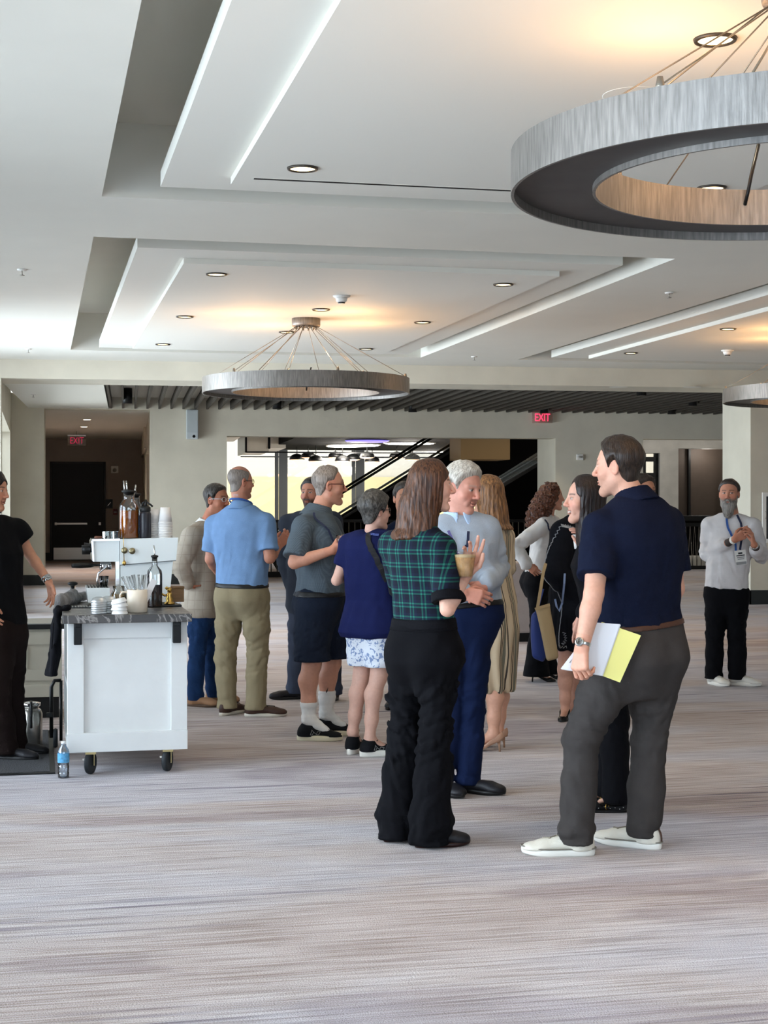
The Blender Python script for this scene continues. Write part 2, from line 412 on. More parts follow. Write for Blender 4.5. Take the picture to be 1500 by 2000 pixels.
for px in (553, 703, 1002):
    u = ub(px, vg); gl.box(u - .13, vg - .1, 0, u + .13, vg + .1, 3.9)
    gl.box(u - .26, vg - .02, 0, u - .15, vg + .06, 3.9)
gl.box(u2 - 2, vg - .05, 0, 14, vg + .05, .25)
for z in (zb(700, 893, vg),): gl.box(ub(470, vg), vg - .03, z - .02, 14, vg + .03, z + .02)
wn = struct('window_5', gl, mat('mullion_grey', srgb('4a5055'), .5), M=BK.M)
obj('pane', MB().box(u2 - 2, vg - .004, .2, 14, vg + .004, 3.9), GLASS, wn)
# what stands in the sun outside
sb = empty('neighbour_building', BK.M @ T(0, 34, 0), 'pale stucco building in full sun outside the far windows', 'building')
STU = mat('pale_yellow_stucco', srgb('ead9a6'), .9)
obj('lower_wall', MB().box(-12, 0, -1, 34, .6, zb(600, 931, 34)), STU, sb)
obj('upper_wall', MB().box(-12, .7, -1, 34, 1.2, 9), mat('white_stucco', srgb('d9d6cf'), .9), sb)
struct('ground', MB().box(-30, 20, -.3, 60, 120, -.15), mat('paving', srgb('c9c4b6'), .9))
# ceiling discs and dome pendants in the atrium
LED = mat('lamp_disc', (1, .97, .92), emit=9., ecol=(1, .95, .86))
for i, (px, py, rr) in enumerate(((690, 870, .75), (800, 866, .7), (842, 883, .6), (672, 872, .5))):
    zc_ = zb(700, 879, vg) - .02
    p = PZ(px, py, zc_); q = empty('ceiling_light', (p.x, p.y, zc_), 'round white ceiling disc light, %s, beyond the wide opening' % ('large one left of the escalator rails', 'one right above the upper escalator rails', 'lowest one behind the escalator rails', 'faint leftmost one')[i], 'ceiling light')
    lamp('disc_glow', 'POINT', (0, 0, -.35), 140, (1, .93, .84), parent=q, shadow_soft_size=.3); obj('disc', MB().lathe([(rr * .95, -.015), (rr, 0)], n=32), LED, q); obj('rim', MB().lathe([(rr + .03, -.005), (rr + .05, .018)], n=32), WHITE_PL, q)
p = PZ(717, 861, zb(700, 879, vg) - .02)
q = empty('ceiling_light', p, 'violet ceiling disc light beyond the wide opening', 'ceiling light')
obj('disc', MB().lathe([(.55, -.03), (.6, 0)], n=32), mat('violet_lamp', (.25, .2, .9), emit=1.2, ecol=(.3, .24, 1)), q)
for i, (px, py) in enumerate(((580, 893), (602, 889), (617, 896), (655, 889), (669, 896), (717, 889), (727, 897), (775, 889), (806, 893), (690, 893))):
    p = BK.M @ Vector((ub(px, vg - 2.5 - (i % 3) * .5), vg - 2.5 - (i % 3) * .5, 0)); z = P(px, py, (Vector((p.x, p.y, 0)).x * SP + p.y * CP)).z
    q = empty('dome_pendant', (p.x, p.y, z), '%s black dome pendant lamp from the left, in front of the far windows' % (('first', 'second', 'third', 'fourth', 'fifth', 'seventh', 'eighth', 'ninth', 'last', 'sixth')[i]), 'pendant lamp', 'dome pendants beyond the wide opening')
    obj('shade', MB().lathe([(.22, -.07), (.235, -.06), (.2, .03), (.1, .09), (.02, .11)], n=20), BLACK, q)
    obj('diffuser', MB().lathe([(.0, -.11), (.1, -.105), (.2, -.075)], n=20), mat('amber_diffuser', (1, .7, .5), emit=1.6, ecol=(1, .62, .4)), q)
    obj('rod', MB().tube([(0, 0, .1), (0, 0, 3.32 - z if z < 3.2 else .2)], .012), BLACK, q)
# escalators rising to the right behind the railing
def escalator(v, wdt, l1, l2, label, skirt, ext=1.0, sk=.035):
    e = empty('escalator', BK.M @ T(0, v, 0), label, 'escalator')
    (xa_, ya_), (xb_, yb_) = l1
    A = Vector((ub(xa_, v), 0, zb(xa_, ya_, v))); Bq = Vector((ub(xb_, v), 0, zb(xb_, yb_, v)))
    d = (Bq - A); A2 = A - d * ext; B2 = A + d * 2.6; n = Vector((-d.z, 0, d.x)).normalized()
    (xs_, ys_), _ = l2; S = Vector((ub(xs_, v), 0, zb(xs_, ys_, v))); off = (S - A).dot(n)
    for y in (0, wdt):
        yy = Vector((0, y, 0))
        h = obj('handrail', MB().tube([A2 + yy, B2 + yy], .030), BLACK, e)
        pn = MB(); a0, b0_ = A2 + yy + n * -.05, B2 + yy + n * -.05; c0, d0_ = A2 + yy + n * off, B2 + yy + n * off; t = Vector((0, .006, 0))
        pn.add([a0 - t, b0_ - t, d0_ - t, c0 - t, a0 + t, b0_ + t, d0_ + t, c0 + t], [(0, 1, 2, 3), (4, 7, 6, 5), (0, 4, 5, 1), (3, 2, 6, 7)])
        obj('balustrade_glass', pn, BGL, e)
        obj('skirt_deck', MB().tube([A2 + yy + n * off, B2 + yy + n * off], sk, 4), skirt, e)
    A2, B2 = A - d * ext, B2
    tr = MB(); y0, y1 = -.12, wdt + .12
    q = [A2 + n * (off - .08), B2 + n * (off - .08), B2 + n * (off - 1.15), A2 + n * (off - 1.15)]
    tr.add([Vector((p.x, y, p.z)) for y in (y0, y1) for p in q], [(0, 1, 2, 3), (7, 6, 5, 4), (0, 4, 5, 1), (1, 5, 6, 2), (2, 6, 7, 3), (3, 7, 4, 0)])
    obj('truss_cladding', tr, DKC, e)
escalator(5.2, 1.1, ((678, 957), (839, 858)), ((660, 1012), (915, 858)), 'escalator with black handrails and glass sides rising to the right', BLACK)
escalator(7.4, 1.1, ((930, 925), (1042, 858)), ((930, 975), (1042, 908)), 'darker escalator behind, with thin silver edges', mat('escalator_trim', srgb('8f9293'), .5), .0, .018)
v = 3.4
struct('trim_%d' % k, MB().box(ub(900, v), v, zb(900, 897, v), ub(996, v), v + 1.2, 3.3), mat('tan_bulkhead', srgb('b08d5f'), .7), M=BK.M); k += 1
struct('wall_atrium', MB().box(ub(955, 10.2), 10.2, -.1, u4 + 1.6, 10.5, 3.6), DKC, M=BK.M)

# --- behind the right opening: concrete wall with a window, dark recess, wire railing
v = 5.4
ua, ub_, uc, ud = ub(1289, v), ub(1325, v), ub(1433, v), ub(1476, v)
z1, z2, z3 = zb(1270, 885, v), zb(1270, 968, v), zb(1380, 876, v)
us = ub(1160, v)
struct('wall_far_right', MB().box(us, v, z1, ua, v + .4, 3.9).box(us, v, 0, ua, v + .4, z2).box(ua, v, 0, ub_, v + .4, 3.9).box(ub_, v, z3, uc, v + .4, 3.9).box(uc, v, 0, 22, v + .4, 3.9), CONC, M=BK.M)
struct('wall_recess', MB().box(ub_, v + 1.2, 0, uc + .6, v + 1.3, z3 + .3).box(ub_ - .02, v + .4, 0, ub_ + .02, v + 1.3, z3 + .3), BROWN, M=BK.M)
struct('trim_%d' % k, MB().box(ub(1345, v + 1.1), v + 1.1, 0, ub(1349, v + 1.1), v + 1.2, z3 + .2), BLACK, M=BK.M); k += 1
struct('trim_%d' % k, MB().box(ub_ + .03, v + .95, .3, uc + .3, v + 1.18, zb(1380, 1012, v + 1.0)), DKC, M=BK.M); k += 1  # black sheet stands in for the dark void behind the wire railing
struct('ceiling_right', MB().box(u4 - 1, .4, 3.55, 22, v, 3.7), DARK, M=BK.M)
wf = MB()
for u in (ub(1262, v), ub(1238, v), ua - .03): wf.box(u - .05, v + .1, z2, u + .03, v + .25, z1)
for z in (z2, zb(1270, 928, v), z1 - .15): wf.box(us, v + .1, z - .05, ua, v + .25, z + .06)
for z in (zb(1270, 945, v), zb(1270, 957, v)): wf.box(us, v + .12, z - .01, ua, v + .2, z + .01)
w6 = struct('window_6', wf, BLACK, M=BK.M)
obj('pane', MB().box(us, v + .16, z2, ua, v + .164, z1), GLASS, w6)
vq = 4.2
r2 = empty('wire_railing', BK.M @ T(0, vq, 0), 'black railing with zigzag wire infill behind the bearded man', 'railing')
_, zt2 = BK.hit(1360, 1012, vq); ra, rb = ub(1256, vq), ub(1474, vq)
obj('top_rail', MB().box(ra, -.06, zt2 - .06, rb, .06, zt2 + .06, .01).box(ra, -.02, zt2 - .2, rb, .02, zt2 - .12), BLACK, r2)
obj('bottom_rail', MB().box(ra, -.03, .04, rb, .03, .12), BLACK, r2)
wv = Vector((.055, 0, zt2 - .24)); c0 = None
for i in range(int((rb - ra) / .11)):
    if c0 is None: c0 = o = obj('zigzag_wire', MB().tube([(0, 0, .1), (.055, 0, zt2 - .15), (.11, 0, .1)], .009, 5), STEEL, r2)
    else: o = c0.copy(); COL.objects.link(o)
    o.location = (ra + i * .11, 0, 0)
struct('trim_%d' % k, MB().box(ra, v - .3, 0, uc, v - .02, .32), PAINT_W, M=BK.M); k += 1
# low grey upholstered wall in the middle distance
lw = empty('low_partition', PZ(1022, 1254, 0), 'low grey padded partition with black plinth behind the curly haired woman', 'partition')
ht = P(1022, 1099, 17.2).z
obj('plinth', MB().box(-1.1, .03, 0, .19, .5, .1), BLACK, lw)
obj('padding', MB().box(-1.15, 0, .1, .21, .53, ht, .02), mat('grey_fabric', srgb('a59c98'), .9, var=.05, bump=.2, bscale=40), lw)

for i, (u, v_) in enumerate(((u4 + 1.2, 2.6), (u4 + 4.2, 2.6), (ub(1380, v + .7), v + .7))):  # lights added to brighten the space behind the right opening
    p = BK.M @ Vector((u, v_, 3.54 if i < 2 else z3 + .25)); q = empty('ceiling_light', p, ('left', 'right', 'inner')[i] + ' round ceiling light in the space behind the right opening', 'ceiling light')
    obj('rim', MB().lathe([(.11, -.012), (.13, 0)], n=24), WHITE_PL, q); obj('disc', MB().lathe([(0, -.013), (.11, -.012)], n=24), LED, q); lamp('disc_glow', 'POINT', (0, 0, -.3), (85, 70, 18)[i], (1, .95, .88), parent=q, shadow_soft_size=.12)
# ---------------------------------------------------------------- ceiling fixtures
RIMD = mat('dark_bronze_rim', srgb('4a443d'), .4, .6)
LENS = mat('downlight_lens', (1, .86, .55), emit=3.2, ecol=(1, .80, .46))
def downlight(px, py, z, label, r=.095, w=55):
    p = PZ(px, py, z); q = empty('downlight', (p.x, p.y, z), label, 'downlight')
    obj('trim_ring', MB().lathe([(r * .80, -.002), (r * .80, -.012), (r * .95, -.012), (r, 0)], n=28), RIMD, q)
    obj('lens', MB().lathe([(0, -.004), (r * .80, -.004)], n=28), LENS, q)
    lamp('downlight_beam', 'SPOT', (0, 0, -.03), w, (1, .82, .58), parent=q, spot_size=1.9, spot_blend=.8, shadow_soft_size=.06)
for px, py, l in ((591, 328, 'round recessed downlight left in the nearest ceiling bay'), (1397, 76, 'large round recessed downlight above the near ring chandelier'), (1390, 366, 'recessed downlight seen through the near ring chandelier'),
                  (423, 535, 'front left recessed downlight in the middle ceiling bay'), (983, 555, 'front right recessed downlight in the middle ceiling bay'), (361, 618, 'left middle recessed downlight in the middle ceiling bay'),
                  (627, 604, 'recessed downlight just above the chandelier canopy'), (825, 629, 'recessed downlight right of the chandelier canopy'), (318, 672, 'back left recessed downlight in the middle ceiling bay'),
                  (715, 681, 'back recessed downlight right above the middle ring chandelier'), (560, 648, 'recessed downlight behind the wires of the middle chandelier'),
                  (1422, 642, 'recessed downlight in the right ceiling bay nearest the warm glow'), (1232, 689, 'back left recessed downlight in the right ceiling bay')):
    downlight(px, py, ZP, l)
# ring chandeliers
RINGM = mat('brushed_pewter', srgb('85807a'), .45, .7, var=.28, vscale=7, stretch=(11, 11, 1.1), bump=.12, bscale=40, bstretch=(6, 6, .3))
WARM = mat('warm_led', (1, .75, .45), emit=5., ecol=(1, .62, .30))
CABLE = mat('steel_cable', srgb('8d8578'), .4, .8)
def tube_wall(mb, r0, r1, z0, z1, n=96):
    
    vs = [(r * math.cos(2 * math.pi * i / n), r * math.sin(2 * math.pi * i / n), z) for r, z in ((r0, z0), (r1, z0), (r1, z1), (r0, z1)) for i in range(n)]
    for q in range(4):                       # four rings of corners with their own vertices so the rims stay crisp
        a = vs[q * n:q * n + n]; b = vs[(q + 1) % 4 * n:(q + 1) % 4 * n + n]
        mb.add(a + b, [(i, (i + 1) % n, n + (i + 1) % n, n + i) for i in range(n)], True)
    return mb
def chandelier(cx, cy, zb_, label, R=1.12, wd=.33, hh=.165, watts=42):
    q = empty('ring_chandelier', (cx, cy, zb_), label, 'chandelier')
    ri = R - wd
    m = MB(); tube_wall(m, R - .012, R, 0, hh); o1 = obj('outer_band', m, RINGM, q)
    m = MB(); tube_wall(m, ri, ri + .012, .012, hh); obj('inner_band', m, RINGM, q)
    m = MB(); tube_wall(m, ri + .012, R - .012, .035, .05); obj('underside', m, mat('ring_underside', srgb('4d4a48'), .55, .5, var=.15, vscale=6), q)
    m = MB(); tube_wall(m, ri + .1, ri + .16, hh - .09, hh - .07); obj('uplight_strip', m, WARM, q)
    ct = ZP - zb_
    cn = obj('canopy', MB().lathe([(.0, ct - .085), (.15, ct - .085), (.155, ct - .07), (.155, ct)], n=32), RINGM, q)
    for i in range(12):
        a = 2 * math.pi * i / 12 + .13; rr = R - .03 if i % 2 else ri + .03
        tp = Vector((.11 * math.cos(a), .11 * math.sin(a), ct - .085)); bt = Vector((rr * math.cos(a), rr * math.sin(a), hh + .01))
        cb = obj('cable', MB().tube([tp, bt], .0035, 5), CABLE, q)
        obj('ferrule', MB().lathe([(.012, -.02), (.016, 0), (.01, .03)], c=bt, n=8), CABLE, cb); obj('ferrule', MB().lathe([(.012, -.03), (.012, 0)], c=tp, n=8), CABLE, cb)
    a = 4.08; t_ = Vector((.08 * math.cos(a), .08 * math.sin(a), ct - .08)); e_ = Vector(((R - .05) * math.cos(a), (R - .05) * math.sin(a), hh + .01))
    obj('power_cord', MB().tube([t_, e_], .0048, 6), CABLE, q)
    a = 1.4; e_ = Vector(((ri + .02) * math.cos(a), (ri + .02) * math.sin(a), hh * .6))
    obj('power_cord', MB().tube([e_ + Vector((0, -.02, 0)), e_ + Vector((0, -.05, .05)), e_ + Vector((.01, -.06, .12)), e_ + Vector((.05, -.05, .26))], .008, 6), BLACK, q)
    for i in range(4):
        t = i * math.pi / 2 + .4
        lamp('chandelier_glow', 'POINT', (.75 * math.cos(t) * (R / 1.12), .75 * math.sin(t), hh + .28), watts / 4, (1, .55, .24), parent=q, shadow_soft_size=.15)
    return q
chandelier(2.87, 5.42, 2.745, 'large brushed metal ring chandelier near the camera, upper right')
chandelier(2.82, 16.4, 2.74, 'brushed metal ring chandelier in the middle of the room, hung on fanned wires')
chandelier(8.92, 16.4, 2.74, 'brushed metal ring chandelier cut by the right edge of the picture')
# slot diffuser
a = PZ(497, 347, ZP)
sd = empty('slot_diffuser', (a.x, a.y, ZP), 'long black linear slot diffuser in the nearest ceiling bay', 'vent')
obj('slot', MB().box(0, 0, -.004, 2.4, .035, .0), mat('slot_black', srgb('0a0a0a'), .8), sd)
obj('flange', MB().box(-.01, -.008, -.003, 2.41, -.0005, 0).box(-.01, .0355, -.003, 2.41, .043, 0), PAINT_W, sd)
def smoke(px, py, label):
    p = PZ(px, py - 6, ZP); q = empty('smoke_detector', (p.x, p.y, ZP), label, 'smoke detector')
    obj('base', MB().lathe([(.075, -.018), (.085, 0)], n=24), WHITE_PL, q)
    obj('sensor_head', MB().lathe([(.0, -.075), (.03, -.075), (.036, -.06), (.05, -.055), (.06, -.018)], n=24), WHITE_PL, q)
    obj('grille', MB().lathe([(.031, -.074), (.037, -.061)], n=16), DARK, q)
smoke(667, 584, 'white smoke detector in front of the middle chandelier canopy'); smoke(1421, 690, 'white smoke detector in the right ceiling bay')
def sprink(px, py, z, label, M=None):
    p = PZ(px, py, z); q = empty('sprinkler', (p.x, p.y, z), label, 'sprinkler')
    obj('escutcheon', MB().lathe([(.04, -.012), (.045, 0)], n=20), WHITE_PL, q)
    obj('deflector', MB().lathe([(.006, -.05), (.006, -.01)], n=8).lathe([(.022, -.055), (.022, -.05)], n=12), STEEL, q)
sprink(43, 526, HC, 'sprinkler head in the plain ceiling at the far left'); sprink(55, 681, HC, 'sprinkler head near the beam at the left'); sprink(1307, 571, HC, 'sprinkler head between the two ceiling bays'); sprink(926, 696, HC, 'sprinkler head near the beam in the middle')
sprink(65, 770, 3.42, 'sprinkler on the white panel at the far left')
# round flush speakers
def spk(px, py, z, r, label):
    p = PZ(px, py, z); q = empty('ceiling_speaker', (p.x, p.y, z), label, 'speaker')
    obj('grille', MB().lathe([(0, -.001), (r * .93, -.001), (r * .95, 0)], n=36), mat('speaker_paint', srgb('cfcdc3'), .8), q); obj('rim', MB().lathe([(r * .97, -.0012), (r, -.0012), (r, 0)], n=36), PAINT_W, q)
spk(1240, 186, ZP, .16, 'round flush ceiling speaker behind the near ring chandelier')
spk(1208, 756, 3.33, .14, 'left round speaker flush under the beam at right'); spk(1352, 756, 3.33, .14, 'right round speaker flush under the beam at right')
# can lights between the slats
LENS2 = mat('can_lens', (1, .9, .75), emit=7., ecol=(1, .88, .7))
for i, (px, py) in enumerate(((249, 780), (541, 791), (806, 797), (1063, 799), (1312, 801), (1253, 765), (1353, 785))):
    p = PZ(px, py + 8, 3.36); l = ('leftmost black can light hung between the pale slats', 'black can light between the slats below the middle ring chandelier', 'small can light in the dark slats right of the middle chandelier', 'small can light in the dark slats above the exit sign',
                               'small can light in the slats by the right far wall', 'small can light at the front edge of the dark slats', 'small can light in the dark slats beside the right chandelier')[i]
    q = empty('can_light', (p.x, p.y, 3.36), l, 'ceiling light')
    obj('housing', MB().lathe([(.075, 0), (.085, 0), (.085, .27), (0, .27)], n=20), BLACK, q); obj('lens', MB().lathe([(0, .01), (.075, .01)], n=20), LENS2, q)
    lamp('can_beam', 'SPOT', (0, 0, -.02), 60, (1, .85, .65), parent=q, spot_size=1.6, spot_blend=.7, shadow_soft_size=.05)
# exit signs, strobe, wall speaker
RED = mat('exit_red', (.9, .02, .06), emit=2.4, ecol=(1, .03, .09))
def exit_sign(M, w, label, strength, drop=0.):
    q = empty('exit_sign', M, label, 'exit sign'); h = w * .52
    obj('edge_panel', MB().box(-w / 2, -.012, -h / 2, w / 2, .0, h / 2, .003), glassy('clear_acrylic', (.95, .9, .9), .1), q)
    obj('bracket', MB().box(-w / 2, -.04, h / 2, w / 2, .03, h / 2 + .03), STEEL, q)
    if drop: obj('hanger', MB().tube([(0, 0, h / 2 + .02), (0, 0, drop)], .012, 8), STEEL, q)
    text_obj('lettering', 'EXIT', h * 1.0, strength, q, T(0, -.016, 0) @ Matrix.Rotation(math.pi / 2, 4, 'X') @ Matrix.Diagonal((.72, 1, 1, 1)))
u, z = BK.hit(1059, 816, -.12); exit_sign(BK.M @ T(u, -.12, z), .42, 'glowing red exit sign under the slatted ceiling', RED)
u, z = BK.hit(150, 861, 9.0); exit_sign(BK.M @ T(u, 9.0, z), .45, 'dim red exit sign down the dark corridor', mat('exit_red_dim', (.6, .02, .08), emit=.35, ecol=(1, .05, .15)), 3.40 - z)
u, z = BK.hit(1132, 893, -.002)
q = empty('fire_strobe', BK.M @ T(u, 0, z), 'small white fire alarm strobe on the wall beside the wide opening', 'alarm')
obj('housing', MB().box(-.07, -.05, -.06, .07, 0, .06, .01), WHITE_PL, q); obj('strobe_lens', MB().box(-.045, -.065, -.015, .045, -.048, .03, .006), glassy('strobe_clear'), q)
u, z = BK.hit(375, 830, 0)
q = empty('wall_speaker', BK.M @ T(u, 0, z), 'tall pale grey speaker box mounted high on the far wall', 'speaker')
obj('cabinet', MB().box(-.115, -.2, -.28, .115, 0, .29, .015), mat('speaker_grey', srgb('b9c0c2'), .5), q); obj('grille', MB().box(-.105, -.206, -.16, .105, -.199, .27, .004), mat('speaker_grille', srgb('aeb6b8'), .7), q)
obj('port', MB().lathe([(0, 0), (.03, 0)], c=(.03, -.201, -.23), n=12, M=Matrix.Rotation(math.pi / 2, 4, 'X')), DARK, q)
u, z = BK.hit(224, 917, 13.5)
q = empty('wall_strobe', BK.M @ T(u, 13.6, z), 'small alarm unit beside the dark double door', 'alarm'); obj('housing', MB().box(-.1, -.06, -.1, .1, 0, .1, .01), WHITE_PL, q); obj('lens', MB().lathe([(0, -.02), (.06, 0)], c=(0, -.06, -.02), n=14, M=Matrix.Rotation(math.pi / 2, 4, 'X')), STEEL, q)
u, z = BK.hit(213, 984, 13.59)
q = empty('wall_sign', BK.M @ T(u, 13.6, z), 'small black sign with a pale diagonal mark beside the double door', 'sign'); obj('plate', MB().box(-.1, -.012, -.13, .1, 0, .13), BLACK, q)
obj('diagonal_mark', MB().prism([(-.04, -.05), (-.03, -.055), (.05, .04), (.04, .045)], .013, .015, Matrix.Rotation(math.pi / 2, 4, 'X')), STEEL, q)
u, z = BK.hit(225, 1000, 13.59)
q = empty('pull_station', BK.M @ T(u, 13.6, z), 'small red fire pull station beside the double door', 'alarm'); obj('housing', MB().box(-.06, -.05, -.08, .06, 0, .08, .01), mat('alarm_red', srgb('6e1414'), .4), q); obj('pull_bar', MB().box(-.04, -.06, -.02, .04, -.05, .01), WHITE_PL, q)
for px, py, l in ((170, 819, 'front recessed light in the corridor ceiling'), (164, 833, 'rear recessed light in the corridor ceiling')):
    p = PZ(px, py, 3.395); q = empty('downlight', p, l, 'downlight'); obj('trim_ring', MB().lathe([(.08, -.01), (.1, 0)], n=24), WHITE_PL, q); obj('lens', MB().lathe([(0, -.012), (.08, -.01)], n=24), LENS2, q); lamp('corridor_beam', 'SPOT', (0, 0, -.03), 200 if py < 825 else 480, (1, .84, .72), parent=q, spot_size=2.2, spot_blend=.9, shadow_soft_size=.1)
# ---------------------------------------------------------------- soft solids: distance fields meshed with surface nets
f32 = np.float32
def A(*v): return np.array(v[0] if len(v) == 1 else v, dtype=f32)
def nrm(v): v = np.asarray(v, dtype=np.float64); return v / (np.linalg.norm(v) + 1e-12)
def smin(a, b, k):
    h = np.maximum(k - np.abs(a - b), 0) / k
    return np.minimum(a, b) - h * h * k * .25
def smax(a, b, k): return -smin(-a, -b, k)
def cap(p, a, b, ra, rb, ax=None, wide=1.):
    a = A(a); ba = A(b) - a; pa = p - a
    h = np.clip((pa @ ba) / (float(ba @ ba) + 1e-12), 0, 1); q = pa - h[:, None] * ba
    if ax is not None:
        ax = A(ax); w = q @ ax; q = q + np.outer(w * (1 / wide - 1), ax)
    return np.sqrt(np.einsum('ij,ij->i', q, q)) - (ra + (rb - ra) * h)
def chain(p, pts, rs, k=.0, ax=None, wide=1.):
    d = cap(p, pts[0], pts[1], rs[0], rs[1], ax, wide)
    for i in range(1, len(pts) - 1):
        e = cap(p, pts[i], pts[i + 1], rs[i], rs[i + 1], ax, wide)
        d = smin(d, e, k) if k else np.minimum(d, e)
    return d
def ell(p, c, r, M=None):
    q = p - A(c)
    if M is not None: q = q @ A(M)
    r = A(r); k0 = np.sqrt((((q / r)) ** 2).sum(1)); k1 = np.sqrt(((q / (r * r)) ** 2).sum(1)) + 1e-9
    return k0 * (k0 - 1) / k1
def loft(p, O, R, Fd, U, st, n=2.3, capk=.03):     # st rows: u, cR, cF, half width, half depth front, half depth back
    st = np.asarray(st, dtype=np.float64); q = p - A(O)
    u = q @ A(U); x = q @ A(R); y = q @ A(Fd)
    I = lambda j: np.interp(u, st[:, 0], st[:, j]).astype(f32)
    x = x - I(1); y = y - I(2); a = I(3); b = np.where(y > 0, I(4), I(5))
    s = ((np.abs(x) / a) ** n + (np.abs(y) / b) ** n) ** (1 / n)
    rr = np.sqrt(x * x + y * y); d = rr - rr / np.maximum(s, 1e-3)
    d = np.where(s < .05, -np.minimum(a, b), d)
    return smax(d, np.maximum(u - st[-1, 0], st[0, 0] - u), capk)
def fbm(p, s, seed=0, o=3):
    r = np.zeros(len(p), f32); amp = 1.; q = p * s + seed * 7.31
    for i in range(o):
        r += amp * (np.sin(q[:, 0] * 1.7 + 1.3 * np.sin(q[:, 1] * 1.1 + seed)) * np.cos(q[:, 1] * 1.3 + 1.1 * np.sin(q[:, 2] * .9)) + np.sin(q[:, 2] * 1.5 + 1.2 * np.sin(q[:, 0] * .8 + 2)))
        q = q * 2.03 + 3.1; amp *= .5
    return r * .4
def nets(fn, lo, hi, h, co=4):
    """mesh the zero level of fn in the box lo..hi; only a band round the surface is sampled finely"""
    lo = np.asarray(lo, float); n = np.ceil((np.asarray(hi) - lo) / h / co).astype(int) + 1
    H = h * co
    g = np.stack(np.meshgrid(*[np.arange(k) for k in n], indexing='ij'), -1).reshape(-1, 3)
    dc = fn((lo + (g + .5) * H).astype(f32))
    act = np.abs(dc) < H * 1.5
    D = np.repeat(np.repeat(np.repeat(dc.reshape(n), co, 0), co, 1), co, 2).astype(f32)
    ga = g[act]
    s = np.stack(np.meshgrid(*[np.arange(co)] * 3, indexing='ij'), -1).reshape(-1, 3)
    ix = (ga[:, None, :] * co + s[None]).reshape(-1, 3)
    D[ix[:, 0], ix[:, 1], ix[:, 2]] = fn((lo + (ix + .5) * h).astype(f32))
    D[0] = D[-1] = 1; D[:, 0] = D[:, -1] = 1; D[:, :, 0] = D[:, :, -1] = 1
    S = D < 0
    c = np.zeros(tuple(k - 1 for k in S.shape), np.int8)
    for dx in (0, 1):
        for dy in (0, 1):
            for dz in (0, 1): c += S[dx:dx + c.shape[0], dy:dy + c.shape[1], dz:dz + c.shape[2]]
    cell = np.argwhere((c > 0) & (c < 8))
    if not len(cell): return np.zeros((0, 3)), np.zeros((0, 4), int)
    idx = -np.ones(c.shape, np.int32); idx[cell[:, 0], cell[:, 1], cell[:, 2]] = np.arange(len(cell))
    cs = np.array([(i, j, k) for i in (0, 1) for j in (0, 1) for k in (0, 1)])
    val = np.stack([D[cell[:, 0] + q[0], cell[:, 1] + q[1], cell[:, 2] + q[2]] for q in cs], 1)
    acc = np.zeros((len(cell), 3)); cnt = np.zeros(len(cell))
    for a in range(8):
        for b in range(a + 1, 8):
            if np.abs(cs[a] - cs[b]).sum() != 1: continue
            va, vb = val[:, a], val[:, b]; m = (va < 0) != (vb < 0)
            t = np.where(m, va / np.where(m, va - vb, 1), 0)
            acc += np.where(m[:, None], cs[a] + t[:, None] * (cs[b] - cs[a]), 0); cnt += m
    V = lo + (cell + acc / cnt[:, None] + .5) * h
    Fs = []
    for ax in range(3):
        o1, o2 = (ax + 1) % 3, (ax + 2) % 3
        sl0 = [slice(1, -1)] * 3; sl1 = [slice(1, -1)] * 3
        sl0[ax] = slice(0, -1); sl1[ax] = slice(1, None)
        a, b = S[tuple(sl0)], S[tuple(sl1)]
        for flip in (0, 1):
            e = np.argwhere((a & ~b) if not flip else (~a & b)) + 1; e[:, ax] -= 1
            if not len(e): continue
            def at(d1, d2):
                q = e.copy(); q[:, o1] += d1; q[:, o2] += d2; return idx[q[:, 0], q[:, 1], q[:, 2]]
            quad = np.stack([at(-1, -1), at(0, -1), at(0, 0), at(-1, 0)], 1)
            Fs.append(quad if not flip else quad[:, ::-1])
    Fq = np.concatenate(Fs); Fq = Fq[(Fq >= 0).all(1)]
    return V, Fq
def soft_obj(name, V, Fq, material, parent, attrs=None, fmat=None):
    """V in world coordinates; parent at ROOTM"""
    I = np.array(ROOTM[parent if parent in ROOTM else parent.parent].inverted()); Vl = V @ I[:3, :3].T + I[:3, 3]
    me = bpy.data.meshes.new(name); n = len(Vl); m = len(Fq)
    me.vertices.add(n); me.vertices.foreach_set('co', Vl.astype(f32).ravel())
    me.loops.add(m * 4); me.loops.foreach_set('vertex_index', Fq.astype(np.int32).ravel())
    me.polygons.add(m); me.polygons.foreach_set('loop_start', np.arange(0, m * 4, 4, dtype=np.int32))
    try: me.polygons.foreach_set('loop_total', np.full(m, 4, np.int32))
    except Exception: pass
    for mm in (material if isinstance(material, (list, tuple)) else [material]): me.materials.append(mm)
    me.polygons.foreach_set('use_smooth', np.ones(m, bool))
    if fmat is not None: me.polygons.foreach_set('material_index', fmat.astype(np.int32))
    me.update(calc_edges=True)
    for k, a in (attrs or {}).items():
        if a.shape[1] == 4: at = me.attributes.new(k, 'FLOAT_COLOR', 'POINT'); at.data.foreach_set('color', a.astype(f32).ravel())
        else: at = me.attributes.new(k, 'FLOAT_VECTOR', 'POINT'); at.data.foreach_set('vector', a.astype(f32).ravel())
    me.validate()
    o = bpy.data.objects.new(name, me); COL.objects.link(o); o.parent = parent
    return o
def bounds(pts, pad):
    q = np.array([[float(c) for c in v] for v in pts]); return q.min(0) - pad, q.max(0) + pad
